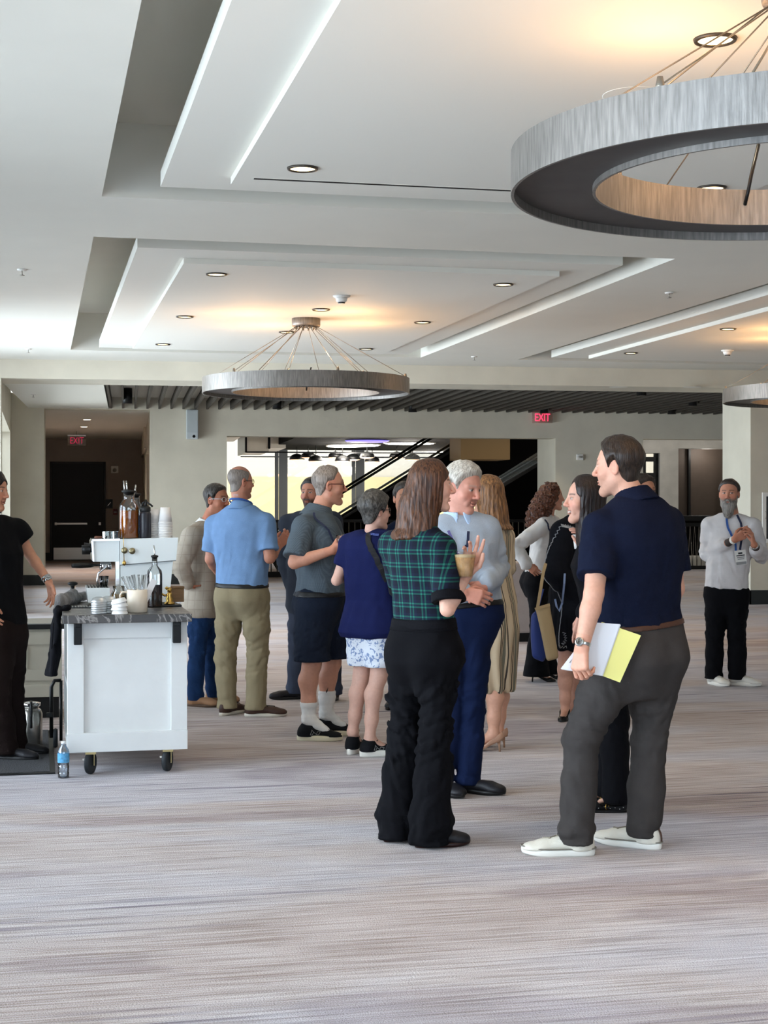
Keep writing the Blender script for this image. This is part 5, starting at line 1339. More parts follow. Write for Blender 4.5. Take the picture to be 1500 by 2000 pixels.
# ---- woman in the long striped dress
SD = Person(966, 1463, 1.70, 306, 'woman in a long cream dress with dark vertical stripes, seen from behind', hh=300, sex='f', hscale=1.02, girth=1.06, skin='c99880', vox=.010,
            J=dict(head=(950, 968), neck=(958, 1022), pelvis=(964, 1190), shR=(984, 1050), shL=(932, 1052), elR=(990, 1110), wrR=(968, 1130, .1), hipR=(972, 1200), hipL=(954, 1200), kneeR=(972, 1330), kneeL=(960, 1330), ankleR=(973, 1430), ankleL=(964, 1432)), fh=(284, 280))
SD.build_body('bare', hv=.006, fv=.005)
pt = Pat('striped_linen'); xx = pt.math('ADD', pt.x, pt.math('MULTIPLY', pt.noise(5., (1, 1, .4)), .03))
s1 = pt.line(xx, .105, .007); s2 = pt.line(xx, .105, .006, -.013); s3 = pt.line(xx, .105, .018, -.024); s4 = pt.line(xx, .105, .007, -.050)
c = pt.mix(srgb('b7a489'), srgb('3a342e'), pt.math('MINIMUM', pt.math('ADD', pt.math('ADD', s1, s2), s4), 1.)); c = pt.mix(c, srgb('6d6a5c'), s3); STL = pt.done(c)
def dress(s, name, material, hem, wf, seed, off=.018, sleeve=.9, a0=.20, skirt=(.17, .20), fold=.010, slo=.022):
    zt = float(s.J['pelvis'][2]); zh = hem; st = [(zh - zt, 0, 0, skirt[1], skirt[1] * .75, skirt[1] * .8), (-.12, 0, 0, skirt[0] + .02, .135, .155), (.02, 0, 0, skirt[0], .125, .14), (.2, 0, 0, .145, .105, .10)]
    top = s.shirt_fn(hem=.05, off=off, sleeve=sleeve, sl_off=slo, fold=fold * .7, seed=seed)
    O = s.J['pelvis']
    def fn(p):
        d = smin(top(p), loft(p, O, s.R, s.F, (0, 0, 1), st, 2.1), .03)
        q = p - O; ang = np.arctan2(q @ s.R.astype(f32), q @ s.F.astype(f32)); lo = np.clip((.1 - q[:, 2]) / .5, 0, 1)
        d = d + lo * fold * 1.1 * np.sin(ang * 11 + 2 * fbm(p, 5., seed, 2))
        return smax(d, hem - p[:, 2], .006)
    s.topfn = fn
    return s.piece(name, fn, [s.J[j] for j in ('neck', 'pelvis', 'shL', 'shR', 'elL', 'elR')] + ([s.J['wrL'], s.J['wrR']] if sleeve > 1 else []) + [A(O[0], O[1], hem)], np.array([.24, .24, .10]), material)
dress(SD, 'striped_dress', STL, .36, 0, 71, sleeve=1.3, skirt=(.160, .150))
for S in 'LR': SD.shoe(S, mat('nude_pump', srgb('a9826b'), .35), mat('nude_sole', srgb('9c7860'), .5), 'pump', L=.25, wd=.040)
LBH = hairmat('light_brown_hair', srgb('3d2618'), srgb('94683f'), (50, 50, 4))
SD.hair(LBH, 'long', t=.018, length=.10, wide=1.05, fr=.03, back=-.05, bb=.05, seed=17)
SD.ribbon('waist_tie', [(978, 1126), (985, 1128), (992, 1127)], .03, mat('blue_grey_tie', srgb('8b95ad'), .8))

# ---- curly red haired woman in white blouse
CU = Person(1056, 1329, 1.66, 76, 'woman with curly auburn hair in a white blouse, hand on hip', hs=72, hh=80, sex='f', hscale=1.0, girth=.98, skin='c48d74', vox=.010,
            J=dict(head=(1080, 972), neck=(1071, 1008), pelvis=(1050, 1128), shR=(1062, 1026), shL=(1080, 1022), elR=(1006, 1070, -.02), wrR=(1030, 1104, -.12), elL=(1092, 1070), wrL=(1105, 1045), hipR=(1050, 1138), hipL=(1056, 1138), kneeR=(1050, 1225), kneeL=(1058, 1225), ankleR=(1048, 1314), ankleL=(1066, 1308)), fh=(80, 84), lip=srgb('8c3b36'), lipw=.9)
CU.hand('R', cv(.75, -.1, -.6), cv(0, .9, 0), .5); CU.build_body(hv=.0055, fv=.0045)
CU.shirt('blouse', cloth('white_blouse', srgb('d3d0cd'), bump=.2), hem=.04, sleeve=1.96, sl_off=.024, fold=.014, seed=81, off=.022)
CU.trousers('flared_trousers', BLKT, waist=.12, end=.05, r=(.098, .084, .070, .090, .130), fold=.008, seed=82, brk=.006)
for S in 'LR': CU.shoe(S, mat('black_patent', srgb('0e0d0e'), .2), BELT_BK, 'pump', L=.25, wd=.040)
CU.hair(hairmat('auburn_hair', srgb('1f0f09'), srgb('6d3d25'), (30, 30, 26)), 'curly', curl=.018, h=.007, seed=19)
CU.ribbon('lanyard', [(1066, 1006), (1072, 1020), (1078, 1034), (1083, 1046)], .014, LANB)

# ---- blonde woman in the embroidered black jacket
EB = Person(1096, 1401, 1.72, 250, 'fair haired woman in a black embroidered jacket behind the dark haired woman', hh=258, sex='f', hscale=1.0, girth=1.0, skin='b98a76', vox=.010,
            J=dict(head=(1137, 966), neck=(1130, 1016), pelvis=(1112, 1178), shR=(1142, 1036), shL=(1100, 1042), elL=(1086, 1118, -.05), wrL=(1134, 1168, .05), elR=(1150, 1120), wrR=(1150, 1170), hipL=(1106, 1190, .05), hipR=(1116, 1190, -.05), kneeL=(1103, 1308), kneeR=(1118, 1308), ankleL=(1104, 1388), ankleR=(1116, 1384)), fh=(196, 204), legr=.92)
EB.build_body('bare', hv=.006, fv=.005)
BLKV = cloth('black_velvet', srgb('0d0e14'), bump=.2)
dress(EB, 'embroidered_jacket_dress', BLKV, .49, 0, 91, sleeve=1.98, off=.046, skirt=(.225, .205), fold=.010, slo=.048)
EMB = mat('silver_embroidery', srgb('8d8f93'), .5, .4)
EB.ribbon('embroidered_trim', [(1096, 1024), (1106, 1026), (1117, 1028), (1128, 1029), (1137, 1028)], .016, EMB, off=.002)
def zig(s, pts, w, n, material, name):
    q = []
    for i in range(len(pts) - 1):
        (x0, y0), (x1, y1) = pts[i], pts[i + 1]
        for j in range(n):
            f = j / n; L_ = math.hypot(x1 - x0, y1 - y0); o = w * (1 if j % 2 else -1); q.append(P(x0 + (x1 - x0) * f + (y1 - y0) / L_ * o, y0 + (y1 - y0) * f - (x1 - x0) / L_ * o, s.d0 - .22))
    pp, nn = settle(s.topfn, q, .004, 18); return obj(name, MB().tube(pp, .0035, 5), material, s.root, world=True)
zig(EB, [(1098, 1024), (1082, 1056), (1070, 1086), (1063, 1116), (1064, 1150), (1067, 1190), (1070, 1236), (1084, 1262), (1104, 1266)], 2.2, 9, EMB, 'embroidered_edge')
zig(EB, [(1097, 1026), (1118, 1029), (1138, 1029)], 1.6, 9, EMB, 'embroidered_neckline')
zig(EB, [(1094, 1236), (1098, 1250), (1094, 1262)], 2.5, 6, EMB, 'embroidered_motif')
EB.hair(hairmat('blonde_hair', srgb('8a6a46'), srgb('d2b98c'), (50, 50, 4)), 'long', t=.022, length=.05, wide=1.02, seed=23)
for S in 'LR': EB.shoe(S, mat('black_patent', (.01,) * 3), BELT_BK, 'pump', L=.25, wd=.040)
_pts = [EB.on_face(x, y, off=.012)[0] for x, y in ((1103, 1120), (1102, 1140), (1100, 1160), (1098, 1178), (1092, 1194), (1087, 1184), (1084, 1170))]
obj('lanyard', MB().ribbon(_pts, [Vector(-CF.astype(float))] * 7, .014, .002), mat('pale_blue_lanyard', srgb('7d8cab'), .7), EB.root, world=True)

# ---- dark haired woman talking to the navy polo man
DW = Person(1192, 1578, 1.68, 266, 'dark haired woman in black, smiling in profile, half hidden behind the navy polo man', hh=262, sex='f', hscale=1.02, girth=1.05, skin='d2a18c', vox=.010,
            J=dict(head=(1141, 978), neck=(1162, 1032), pelvis=(1182, 1235), elR=(1156, 1140), wrR=(1140, 1078, -.1), elL=(1172, 1150), wrL=(1138, 1204, .0), hipL=(1190, 1255), hipR=(1184, 1255), kneeL=(1200, 1400), kneeR=(1196, 1400), ankleL=(1204, 1548), ankleR=(1192, 1545)), fh=(272, 268), lip=srgb('8a4a48'), lipw=.8, brow=srgb('20140f'), smile=1, grin=.8)
DW.hand('R', cv(-.1, 0, 1), cv(-.9, 0, .2), .6); DW.hand('L', cv(-.2, -.1, -1), cv(.3, .8, 0), .4)
DW.build_body(hv=.0045, fv=.0038)
DW.shirt('top', cloth('black_top', srgb('0e0e12')), hem=-.1, sleeve=1.85, sl_off=.018, fold=.008, seed=101, off=.016)
DW.trousers('trousers', BLKT, waist=.1, end=.04, r=(.104, .094, .078, .074, .078), fold=.008, seed=102)
for S in 'LR': DW.shoe(S, mat('black_suede', srgb('0f0f12'), .8), BELT_BK, 'flat', L=.25, wd=.042, sole_h=.012)
for S in 'LR':
    g, W_, t0, t1 = DW.shoefn[S]; m = MB()
    for i in range(9):
        for sd in (-1, 1):
            p_, n_ = settle(g, [W_(t0 + .02 + i * .026, .05 * sd, .028 - .008 * (i % 2))], .001, 12); m.lathe([(.004, 0), (.002, .003), (0, .0035)], c=p_[0], n=6, M=n_[0].to_track_quat('Z', 'Y').to_matrix().to_4x4())
    o = obj('stud', m, SILVER, DW.root, world=True); o['kind'] = 'stuff'
    p_, n_ = settle(g, [W_(.05, -.045, .05)], .003, 12); obj('buckle', MB().tube([p_[0] + Vector((0, .014 * math.cos(a), .014 * math.sin(a))) + Vector((.014 * math.cos(a), 0, 0)) for a in np.linspace(0, 6.28, 12, endpoint=False)], .003, 5, closed=True), GOLD, DW.root, world=True)
DW.hair(hairmat('black_brown_hair', srgb('0a0605'), srgb('2a1a15'), (50, 50, 4)), 'long', t=.018, length=.18, wide=1.0, fr=.02, back=-.03, seed=25, cut=.03, face=1.25, fz=.035)

# ---- bearded man at right
BM = Person(1412, 1338, 1.78, 192, 'bearded man in a white long sleeved tee, hands clasped, at far right', hs=196, hh=200, hscale=1.03, girth=1.02, skin='b98066', vox=.010,
            J=dict(head=(1424, 966), neck=(1430, 1008), pelvis=(1419, 1150), shR=(1386, 1028), shL=(1470, 1028), elR=(1380, 1082), wrR=(1434, 1054, -.24), elL=(1486, 1086), wrL=(1473, 1064, -.22), hipR=(1402, 1160), hipL=(1437, 1160), kneeR=(1396, 1240), kneeL=(1439, 1240), ankleR=(1394, 1325), ankleL=(1440, 1320)), fh=(128, 158), brow=srgb('2a211c'), stubble=1., stubc=srgb('6d655e'), gaze=-.002)
BM.hand('R', cv(.85, -.2, .5), cv(.2, .8, .2), [.5, .6, .7, .8]); BM.hand('L', cv(-.25, -.2, 1), cv(-.8, .2, .1), [.4, .5, .7, .8])
BM.build_body(hv=.0045, fv=.0042)
BM.shirt('long_sleeved_tee', cloth('white_tee', srgb('cfcbca'), bump=.2), hem=-.02, sleeve=1.62, sl_off=.020, fold=.012, seed=111, off=.022)
BM.trousers('trousers', BLKT, waist=.02, end=.05, r=(.106, .094, .080, .078, .076), fold=.010, seed=112)
for S in 'LR': BM.shoe(S, mat('white_leather', srgb('d9d4ca'), .5), SOLE_W, 'sneaker', L=.30, wd=.05, sole_h=.03, laces=mat('white_lace', srgb('cfc9bd'), .8))
BM.hair(hairmat('dark_brown_crop', srgb('15100d'), srgb('42342b')), t=.012, seed=27, hl=[-.070, -.058, -.020, .030, .020, .010, .050, .074, .090, .098])
def beard(s, material, drop=.05, seed=3):
    def fn(p):
        q = s.hl(p); m = np.stack([np.abs(q[:, 0]), q[:, 1], q[:, 2]], 1)
        d = smin(ell(q, (0, .058, -.100), (.050, .040, .062 + drop * .3)), cap(m, (.062, .0, -.01), (.040, .05, -.085), .016, .026), .03)
        d = smin(d, ell(q, (0, .062, -.135 - drop * .2), (.036, .030, .055)), .03); d = smin(d, cap(m, (0, .098, -.046), (.026, .088, -.062), .008, .008), .012)
        d = d + .004 * fbm(q * A(1, 1, .4), 85., seed, 3)
        return smax(d, -ell(q, (0, .112, -.062), (.019, .024, .0075)), .004) * s.hsc
    c = s.hw(0, .05, -.10); V, Fq = nets(fn, c - .13, c + .13, .005); soft_obj('beard', V, Fq, material, s.root, {'tc': s.hl(V.astype(f32))})
beard(BM, hairmat('grey_beard', srgb('4a443e'), srgb('9a938a')))
wrist_band(BM, 'R', mat('white_wristband', srgb('e6e4dd'), .5), .96, .012, .005, 'wristband'); watch(BM, 'L', .93)
for S in 'LR': wrist_band(BM, S, mat('tattoo_ink', srgb('3b302c'), .6, var=.4, vscale=70), .84, .030, .0015, 'tattoo')
BM.ribbon('lanyard', [(1412, 996), (1417, 1008), (1425, 1024), (1434, 1044), (1440, 1064), (1441, 1078)], .018, LANY, fn=lambda p: smin(BM.torso(p, .024, -.1, 1.0), BM.shoulders(p, .02), .05)); BM.ribbon('lanyard', [(1444, 994), (1449, 1010), (1454, 1026), (1456, 1050), (1452, 1074)], .018, LANB, fn=lambda p: smin(BM.torso(p, .024, -.1, 1.0), BM.shoulders(p, .02), .05))
tl, dl = BM.on_face(1434, 1076, off=.03); 
bd = empty('name_badge', tl, 'white name badge with printed lines hanging on the bearded man', 'badge'); Mb = RZ(-PSI) @ Matrix.Rotation(-.12, 4, 'Y')
for nm, (x0, z0, x1, z1), mt, y in (('card', (0, -.125, .095, 0), mat('badge_white', srgb('dddad4'), .5), 0), ('headline', (.03, -.032, .065, -.018), BELT_BK, -.002), ('print_line', (.012, -.048, .083, -.040), BELT_BK, -.002), ('print_line', (.016, -.064, .080, -.056), NMK, -.002), ('print_line', (.02, -.078, .076, -.071), NMK, -.002), ('footer_band', (.004, -.121, .091, -.098), NMK, -.002)):
    mb_ = MB().box(x0, y - .002, z0, x1, y, z1); mb_.v = [tuple(Mb @ Vector(v)) for v in mb_.v]; obj(nm, mb_, mt, bd)

# ---- barista at the left edge
BA = Person(30, 1480, 1.74, 112, 'barista in a black ruffle sleeved top at the left edge, reaching down to the cart', hs=118, hh=104, pitch=6, sex='f', hscale=1.02, girth=1.05, skin='b98468', vox=.010,
            J=dict(head=(-14, 960), neck=(-14, 1016), pelvis=(2, 1222), shR=(-40, 1042), shL=(32, 1040), elL=(58, 1082), wrL=(95, 1136, -.05), elR=(-60, 1120), wrR=(-30, 1180), hipL=(16, 1235), hipR=(-8, 1235), kneeL=(20, 1360), kneeR=(-5, 1360), ankleL=(30, 1462), ankleR=(12, 1468)), fh=(92, 100), grin=.8, lip=srgb('8a4640'), brow=srgb('1d1410'))
BA.hand('L', cv(.25, -.1, -.95), cv(-.6, -.6, -.2), [.25, .3, .4, .5], spread=.12, thumb=-.1); BA.build_body(hv=.0042, fv=.004)
BKC = cloth('black_cotton', srgb('0c0c0e')); BA.shirt('ruffle_top', BKC, hem=-.02, sleeve=.36, sl_off=.040, fold=.012, seed=121, off=.026)
BA.trousers('trousers', cloth('dark_brown_cloth', srgb('1b1210')), waist=.05, end=.04, r=(.112, .100, .084, .080, .080), fold=.008, seed=122)
for S in 'LR': BA.shoe(S, BLKSH, BELT_BK, 'dress', L=.29, wd=.05, sole_h=.03)
BA.hair(hairmat('black_hair2', srgb('0a0706'), srgb('261a14'), (50, 50, 4)), 'long', t=.016, length=.02, wide=.95, seed=29, cut=.02); watch(BA, 'L', .95, (.3, -.9, .1)); wrist_band(BA, 'L', SILVER, .86, .006, .005)

# ---- two people hidden behind others
HB = Person(1238, 1390, 1.76, 190, 'person in dark clothes hidden behind the navy polo man, dark wavy hair just showing', hh=150, skin='a8755c', vox=.013, J=dict(head=(1258, 962), neck=(1250, 1004), pelvis=(1240, 1170), ankleL=(1250, 1375), ankleR=(1212, 1376), kneeL=(1250, 1275), kneeR=(1225, 1275), hipL=(1250, 1185), hipR=(1230, 1185)), fh=(180, 200))
HB.build_body(hv=.007, fv=.006); HB.shirt('shirt', BKC, hem=-.05, sleeve=1.9, seed=131); HB.trousers('trousers', CHAR, end=.05, seed=132)
for S in 'LR': HB.shoe(S, mat('white_leather', (.7,) * 3), SOLE_W, 'sneaker', sole_h=.03)
HB.hair(hairmat('dark_wavy_hair', srgb('120d0b'), srgb('3a2d26'), (30, 30, 26)), t=.020, seed=31)
HJ = Person(782, 1383, 1.70, 190, 'person in blue jeans hidden behind the woman in plaid, one leg showing', hh=170, skin='b98468', vox=.013, J=dict(head=(790, 975), neck=(790, 1020), pelvis=(792, 1175), shR=(760, 1045), shL=(824, 1045), elR=(768, 1110), wrR=(785, 1150), hipR=(782, 1190), hipL=(806, 1190), kneeR=(776, 1280), ankleR=(772, 1368), kneeL=(810, 1280), ankleL=(812, 1368)), fh=(180, 195))
HJ.build_body(hv=.007, fv=.006); HJ.shirt('shirt', NVP, hem=-.05, sleeve=1.9, seed=141); HJ.trousers('jeans', JEAN, end=.05, seed=142)
for S in 'LR': HJ.shoe(S, BLKSH, BELT_BK, 'dress')
HJ.hair(SPH, t=.014, seed=33)

_p, _d = BP.on_face(461, 967, fn=lambda p: cap(p, BP.hw(0, -.022, -.055), BP.J['neck'], .077, .085), off=.0)
text_obj('lanyard_lettering', 'ITEC', .018, mat('pale_print', srgb('c9d3e4'), .6), BP.root, ROOTM[BP.root].inverted() @ T(*_p) @ RZ(-PSI + .25) @ Matrix.Rotation(math.pi / 2, 4, 'X'), .001)
_q, _n = settle(lambda p: GP.leg(p, 'L'), [P(x, y, GP.d0 - .1) for x, y in ((634, 1357), (636, 1360), (639, 1358.5), (644, 1355))], .009, 10)
obj('sock_mark', MB().tube(_q, [.001, .004, .0035, .001], 5), BELT_BK, GP.root, world=True)
# ---------------------------------------------------------------- coffee cart and what stands on it
CW = mat('cart_white_paint', srgb('dfe1df'), .5, var=.03, vscale=6, bump=.1, bscale=12)
MARB = bpy.data.materials.new('dark_veined_laminate'); N, L = nodes(MARB); b = N['Principled BSDF']; tc = N.new('ShaderNodeTexCoord')
n = N.new('ShaderNodeTexNoise'); n.inputs['Scale'].default_value = 4.5; n.inputs['Detail'].default_value = 9; n.inputs['Distortion'].default_value = 1.6; L.new(tc.outputs['Object'], n.inputs['Vector'])
r = N.new('ShaderNodeValToRGB'); e = r.color_ramp.elements; e[0].position = .475; e[0].color = srgb('3a3735') + (1,); e[1].position = .525; e[1].color = srgb('46423f') + (1,); q = e.new(.5); q.color = srgb('8f8a85') + (1,)
L.new(n.outputs['Fac'], r.inputs[0]); L.new(r.outputs[0], b.inputs['Base Color']); b.inputs['Roughness'].default_value = .35
CX0, CX1, CY0, CY1, CZ = .157, .833, 8.88, 10.02, .915
ct = empty('coffee_cart', (CX0, CY0, 0), 'white panelled coffee cart on casters with a dark veined counter', 'cart')
w, dp = CX1 - CX0, CY1 - CY0
obj('countertop', MB().box(-.025, -.085, CZ - .047, w + .02, dp + .03, CZ, .004), MARB, ct)
obj('front_panel', MB().box(.0, .018, .13, w, .035, CZ - .047), CW, ct)
for nm, bx in (('stile', (0, 0, .24, .092, .018, CZ - .047)), ('stile', (w - .092, 0, .24, w, .018, CZ - .047)), ('bottom_rail', (-.002, -.006, .13, w + .002, .018, .24)), ('top_rail', (.092, .002, CZ - .14, w - .092, .018, CZ - .047))):
    obj(nm, MB().box(*bx, .002), CW, ct)
obj('corner_post', MB().box(0, .035, .13, .04, .09, CZ - .047), CW, ct); obj('corner_post', MB().box(0, dp - .05, .13, .04, dp, CZ - .047), CW, ct)
obj('side_panel', MB().box(w - .018, .035, .13, w, dp, CZ - .047), CW, ct)
obj('shelf', MB().box(.0, .035, .13, w - .018, dp, .15), CW, ct); obj('shelf', MB().box(.0, .035, .48, w - .018, dp, .50), CW, ct); obj('back_panel', MB().box(0, dp - .015, .13, w, dp, CZ - .047), CW, ct)
for x in (.035, w - .085):
    obj('bracket', MB().box(x, -.055, CZ - .17, x + .045, -.001, CZ - .048, .004).box(x + .005, -.07, CZ - .07, x + .04, -.05, CZ - .048, .003), BLACK, ct)
CAS = mat('caster_grey_rubber', srgb('2b2f33'), .6); HUB = mat('caster_hub', srgb('6b7d88'), .5); YZ = mat('zinc_yellow', srgb('b5a374'), .4, .8)
c0 = None
for x in (.13, w - .11):
    for y in (.03, dp - .12):
        f = obj('caster', MB().box(x - .03, y - .035, .118, x + .03, y + .045, .130).box(x - .022, y - .01, .05, x - .018, y + .03, .12).box(x + .018, y - .01, .05, x + .022, y + .03, .12), YZ, ct)
        Mw = Matrix.Rotation(math.radians(-25), 4, 'Z') @ Matrix.Rotation(math.pi / 2, 4, 'Y')
        obj('wheel', MB().lathe([(.044, -.016), (.060, -.014), (.0635, -.006), (.0635, .006), (.060, .014), (.044, .016)], c=(x, y + .01, .0636), n=28, M=Mw), CAS, f)
        obj('hub', MB().lathe([(0, -.015), (.045, -.015), (.045, .015), (0, .015)], c=(x, y + .01, .0636), n=24, M=Mw), HUB, f)
        obj('brake_tab', MB().box(x - .045, y - .03, .085, x - .022, y - .005, .092), WHITE_PL, f)
# pixel rectangle or outline on a plane Y -> solid of real thickness
def slabpx(mb, pts, y0, y1):
    v = [PY(px, py, y0) for px, py in pts]; k = len(v)
    mb.add([(p.x, y0, p.z) for p in v] + [(p.x, y1, p.z) for p in v], [tuple(range(k)), tuple(range(2 * k - 1, k - 1, -1))] + [(i, k + i, k + (i + 1) % k, (i + 1) % k) for i in range(k)])
    return mb
def on_counter(px, py): p = PZ(px, py, CZ); return Vector((p.x, p.y, CZ))
YM = 9.60
ESW = mat('machine_white_enamel', srgb('d8dddb'), .3, coat=.2); CHR = mat('chrome', srgb('d0d0d0'), .12, 1.); MBLK = mat('machine_black', srgb('121212'), .4)
em = empty('espresso_machine', (PY(290, 1150, YM).x, YM, CZ), 'white and chrome espresso machine at the back of the coffee cart', 'espresso machine')
for nm, pts, y0, y1, mt in (('upper_body', [(234, 1053), (234, 1103), (344, 1094), (348, 1050)], YM, YM + .38, ESW), ('lower_body', [(235, 1104), (236, 1176), (330, 1176), (338, 1095)], YM + .015, YM + .36, ESW),
                            ('group_housing', [(181, 1056), (184, 1097), (233, 1097), (233, 1055)], YM + .01, YM + .35, ESW), ('cup_rail', [(180, 1053), (180, 1057), (234, 1056), (234, 1052)], YM, YM + .36, CHR),
                            ('end_plate', [(178, 1056), (181, 1096), (184, 1097), (182, 1056)], YM, YM + .36, CHR), ('column', [(226, 1097), (226, 1176), (233, 1176), (233, 1097)], YM + .02, YM + .10, CHR), ('drip_tray', [(169, 1148), (172, 1177), (215, 1177), (214, 1148)], YM - .02, YM + .30, ESW)):
    obj(nm, slabpx(MB(), pts, y0, y1), mt, em, world=True)
g_ = MB()
for i in range(7): 
    x = 172 + i * 6; slabpx(g_, [(x, 1146), (x, 1148), (x + 3, 1148), (x + 3, 1146)], YM - .015, YM + .29)
obj('drip_grate', g_, MBLK, em, world=True)
for (px, py) in ((243, 1075), (258, 1076)):
    p = PY(px, py, YM); obj('gold_knob', MB().lathe([(0, 0), (.018, .0), (.020, .010), (.016, .016), (0, .016)], c=p, n=20, M=Matrix.Rotation(math.pi / 2, 4, 'X')), mat('aged_brass', srgb('9a8f6f'), .3, 1.), em, world=True)
p, q = PY(184, 1073, YM + .1), PY(160, 1074, YM + .1)
obj('steam_knob', MB().tube([p, p.lerp(q, .3), p.lerp(q, .35), q], [.018, .018, .031, .029], 14), MBLK, em, world=True); obj('steam_knob', MB().tube([p + Vector((0, .16, .01)), q + Vector((0.02, .16, .01))], [.02, .032], 14), MBLK, em, world=True)
p = PY(206, 1103, YM + .08); obj('group_head', MB().lathe([(.030, -.03), (.037, -.028), (.037, .0), (.028, .02)], c=p, n=22), CHR, em, world=True)
a, b_ = PY(196, 1104, YM + .08), PY(182, 1104, YM + .04); h_ = PY(141, 1105, YM - .02)
obj('portafilter', MB().tube([a, b_], .007, 8).tube([b_, b_.lerp(h_, .15), b_.lerp(h_, .6), h_], [.010, .014, .017, .013], 12), MBLK, em, world=True)
obj('steam_wand', MB().tube([PY(x, y, YM + .02) for x, y in ((209, 1099), (207, 1108), (199, 1114), (192, 1120), (190, 1132), (192, 1150))], .0065, 8), CHR, em, world=True)
obj('hinge_line', slabpx(MB(), [(235, 1103), (235, 1104.5), (344, 1095.5), (344, 1094)], YM - .002, YM), mat('seam_dark', srgb('55595a'), .6), em, world=True)
def lathe_thing(name, pos, label, cat, parts, group=None, rot=0.):
    q = empty(name, T(*pos) @ RZ(rot), label, cat, group)
    for nm, prof, mt in parts: obj(nm, MB().lathe(prof, n=24), mt, q)
    return q
CLEAR = glassy('clear_glass', (.94, .96, .95), .10); AMB = mat('amber_liquid', srgb('a85a10'), .1, spec=.6, var=.5, vscale=30, stretch=(1, 0, 0)); BRL = mat('dark_syrup', srgb('27100a'), .15); PBK = mat('pourer_black', srgb('141414'), .5)
zt = CZ + (PY(290, 1051, YM).z - CZ)
def bottle(px, py, r, h, liquid, fill, label, y=None, neck=.42, base=None):
    p = base or PY(px, py, y); q = empty('syrup_bottle', p, label, 'bottle')
    obj('glass_body', MB().lathe([(r * .9, 0), (r, .01), (r, h * .66), (r * .93, h * .74), (r * neck * 1.1, h * .84), (r * neck, h * .88), (r * neck, h)], n=28), CLEAR, q)
    obj('liquid', MB().lathe([(r * .86, .006), (r * .95, .012), (r * .95, h * fill), (0, h * fill)], n=28), liquid, q)
    obj('stopper', MB().lathe([(r * neck * .8, h - .02), (r * neck * .9, h), (r * neck * 1.35, h + .004), (r * neck * 1.35, h + .014), (.004, h + .018)], n=18), PBK, q)
    return q, h, r
q, h, r = bottle(252, 1053, .062, .29, AMB, .62, 'large clear bottle of amber syrup with metal pourers on the espresso machine', YM + .12, neck=.55)
for dx in (-.028, -.012): obj('pourer_tube', MB().tube([(dx, 0, h), (dx, 0, h + .03), (dx - .006, 0, h + .075)], .0045, 8), SILVER, q)
q, h, r = bottle(264, 1053, .055, .275, BRL, .55, 'dark syrup bottle standing behind the large amber bottle', YM + .25, neck=.5); obj('pourer_tube', MB().tube([(0, 0, h), (0, 0, h + .03), (.004, 0, h + .07)], .0045, 8), SILVER, q)
q = lathe_thing('vacuum_flask', PY(284, 1052, YM + .10), 'black steel flask with a carry cap beside the syrup bottles', 'flask', [('body', [(.034, 0), (.036, .006), (.036, .155), (.030, .17)], mat('flask_black', srgb('24242a'), .35)), ('cap', [(.031, .17), (.033, .172), (.033, .195), (.02, .205)], PBK)])
obj('cap_loop', MB().tube([(-.02, 0, .195), (-.016, 0, .222), (.0, 0, .235), (.035, 0, .21), (.045, 0, .20)], .006, 8), PBK, q); obj('spout', MB().tube([(.0, 0, .2), (.004, 0, .245)], [.012, .006], 8), PBK, q)
ORD = 'lowest second third fourth fifth sixth seventh eighth ninth tenth'.split()
PAP = mat('paper_cup_white', srgb('dedad6'), .6)
cup0 = None
for px, n_, bz in ((323, 10, 1051), (303, 9, 1051)):
    base = PY(px, bz, YM + .10 + (.06 if px < 310 else 0))
    for i in range(n_):
        lab = 'white paper cup turned over in the %s stack on the machine, number %d from the bottom' % (('right', 'left')[px < 310], i + 1)
        if i == n_ - 1: lab = 'topmost upturned white paper cup of the %s stack on the espresso machine' % ('right', 'left')[px < 310]
        else: lab = '%s upturned paper cup from the bottom of the %s stack on the machine' % (ORD[i], ('right', 'left')[px < 310])
        M = T(base.x, base.y, base.z + i * .0105)
        if cup0 is None:
            cup0 = empty('paper_cup', M, lab, 'cup', 'paper cups stacked on the espresso machine'); obj('cup_wall', MB().lathe([(.043, .004), (.031, .098), (.0, .097)], n=24), PAP, cup0); obj('rim', MB().lathe([(.0425, 0), (.0455, .001), (.0455, .006), (.043, .008)], n=24), PAP, cup0)
        else:
            c = copy_tree(cup0, M, lab)
            c['group'] = 'paper cups stacked on the espresso machine' if True else ''
gl0 = None
for i, (px, dy) in enumerate(((207, .04), (216, .06), (225, .04), (211, .14), (221, .14))):
    p = PY(px, 1055.5, YM + dy); lab = ('ribbed shot glass at the left end of the machine top', 'ribbed shot glass in the middle of the machine top', 'ribbed shot glass nearest the amber bottle', 'ribbed shot glass behind on the left of the machine top', 'ribbed shot glass behind on the right of the machine top')[i]
    if gl0 is None: gl0 = empty('shot_glass', p, lab, 'glass', 'shot glasses on the machine'); obj('glass_wall', MB().lathe([(.019, 0), (.021, .004), (.024, .056), (.0225, .056), (.019, .006), (0, .006)], n=16, smooth=False), glassy('ribbed_glass', (.86, .88, .87), .22), gl0); obj('foot', MB().lathe([(0, 0), (.019, 0), (.02, .006), (0, .006)], n=16), glassy('ribbed_glass'), gl0)
    else: copy_tree(gl0, T(*p), lab)
q = empty('tamper_handle', PY(193, 1050, YM + .12), 'small wooden handled tamper lying on the machine top', 'tamper'); obj('wooden_handle', MB().tube([(-.028, 0, 0), (-.02, 0, 0), (.015, 0, 0), (.024, 0, 0)], [.006, .010, .009, .006], 10), mat('rosewood', srgb('6b4534'), .5), q); obj('base', MB().tube([(.024, 0, 0), (.034, 0, 0)], .012, 12), PBK, q)
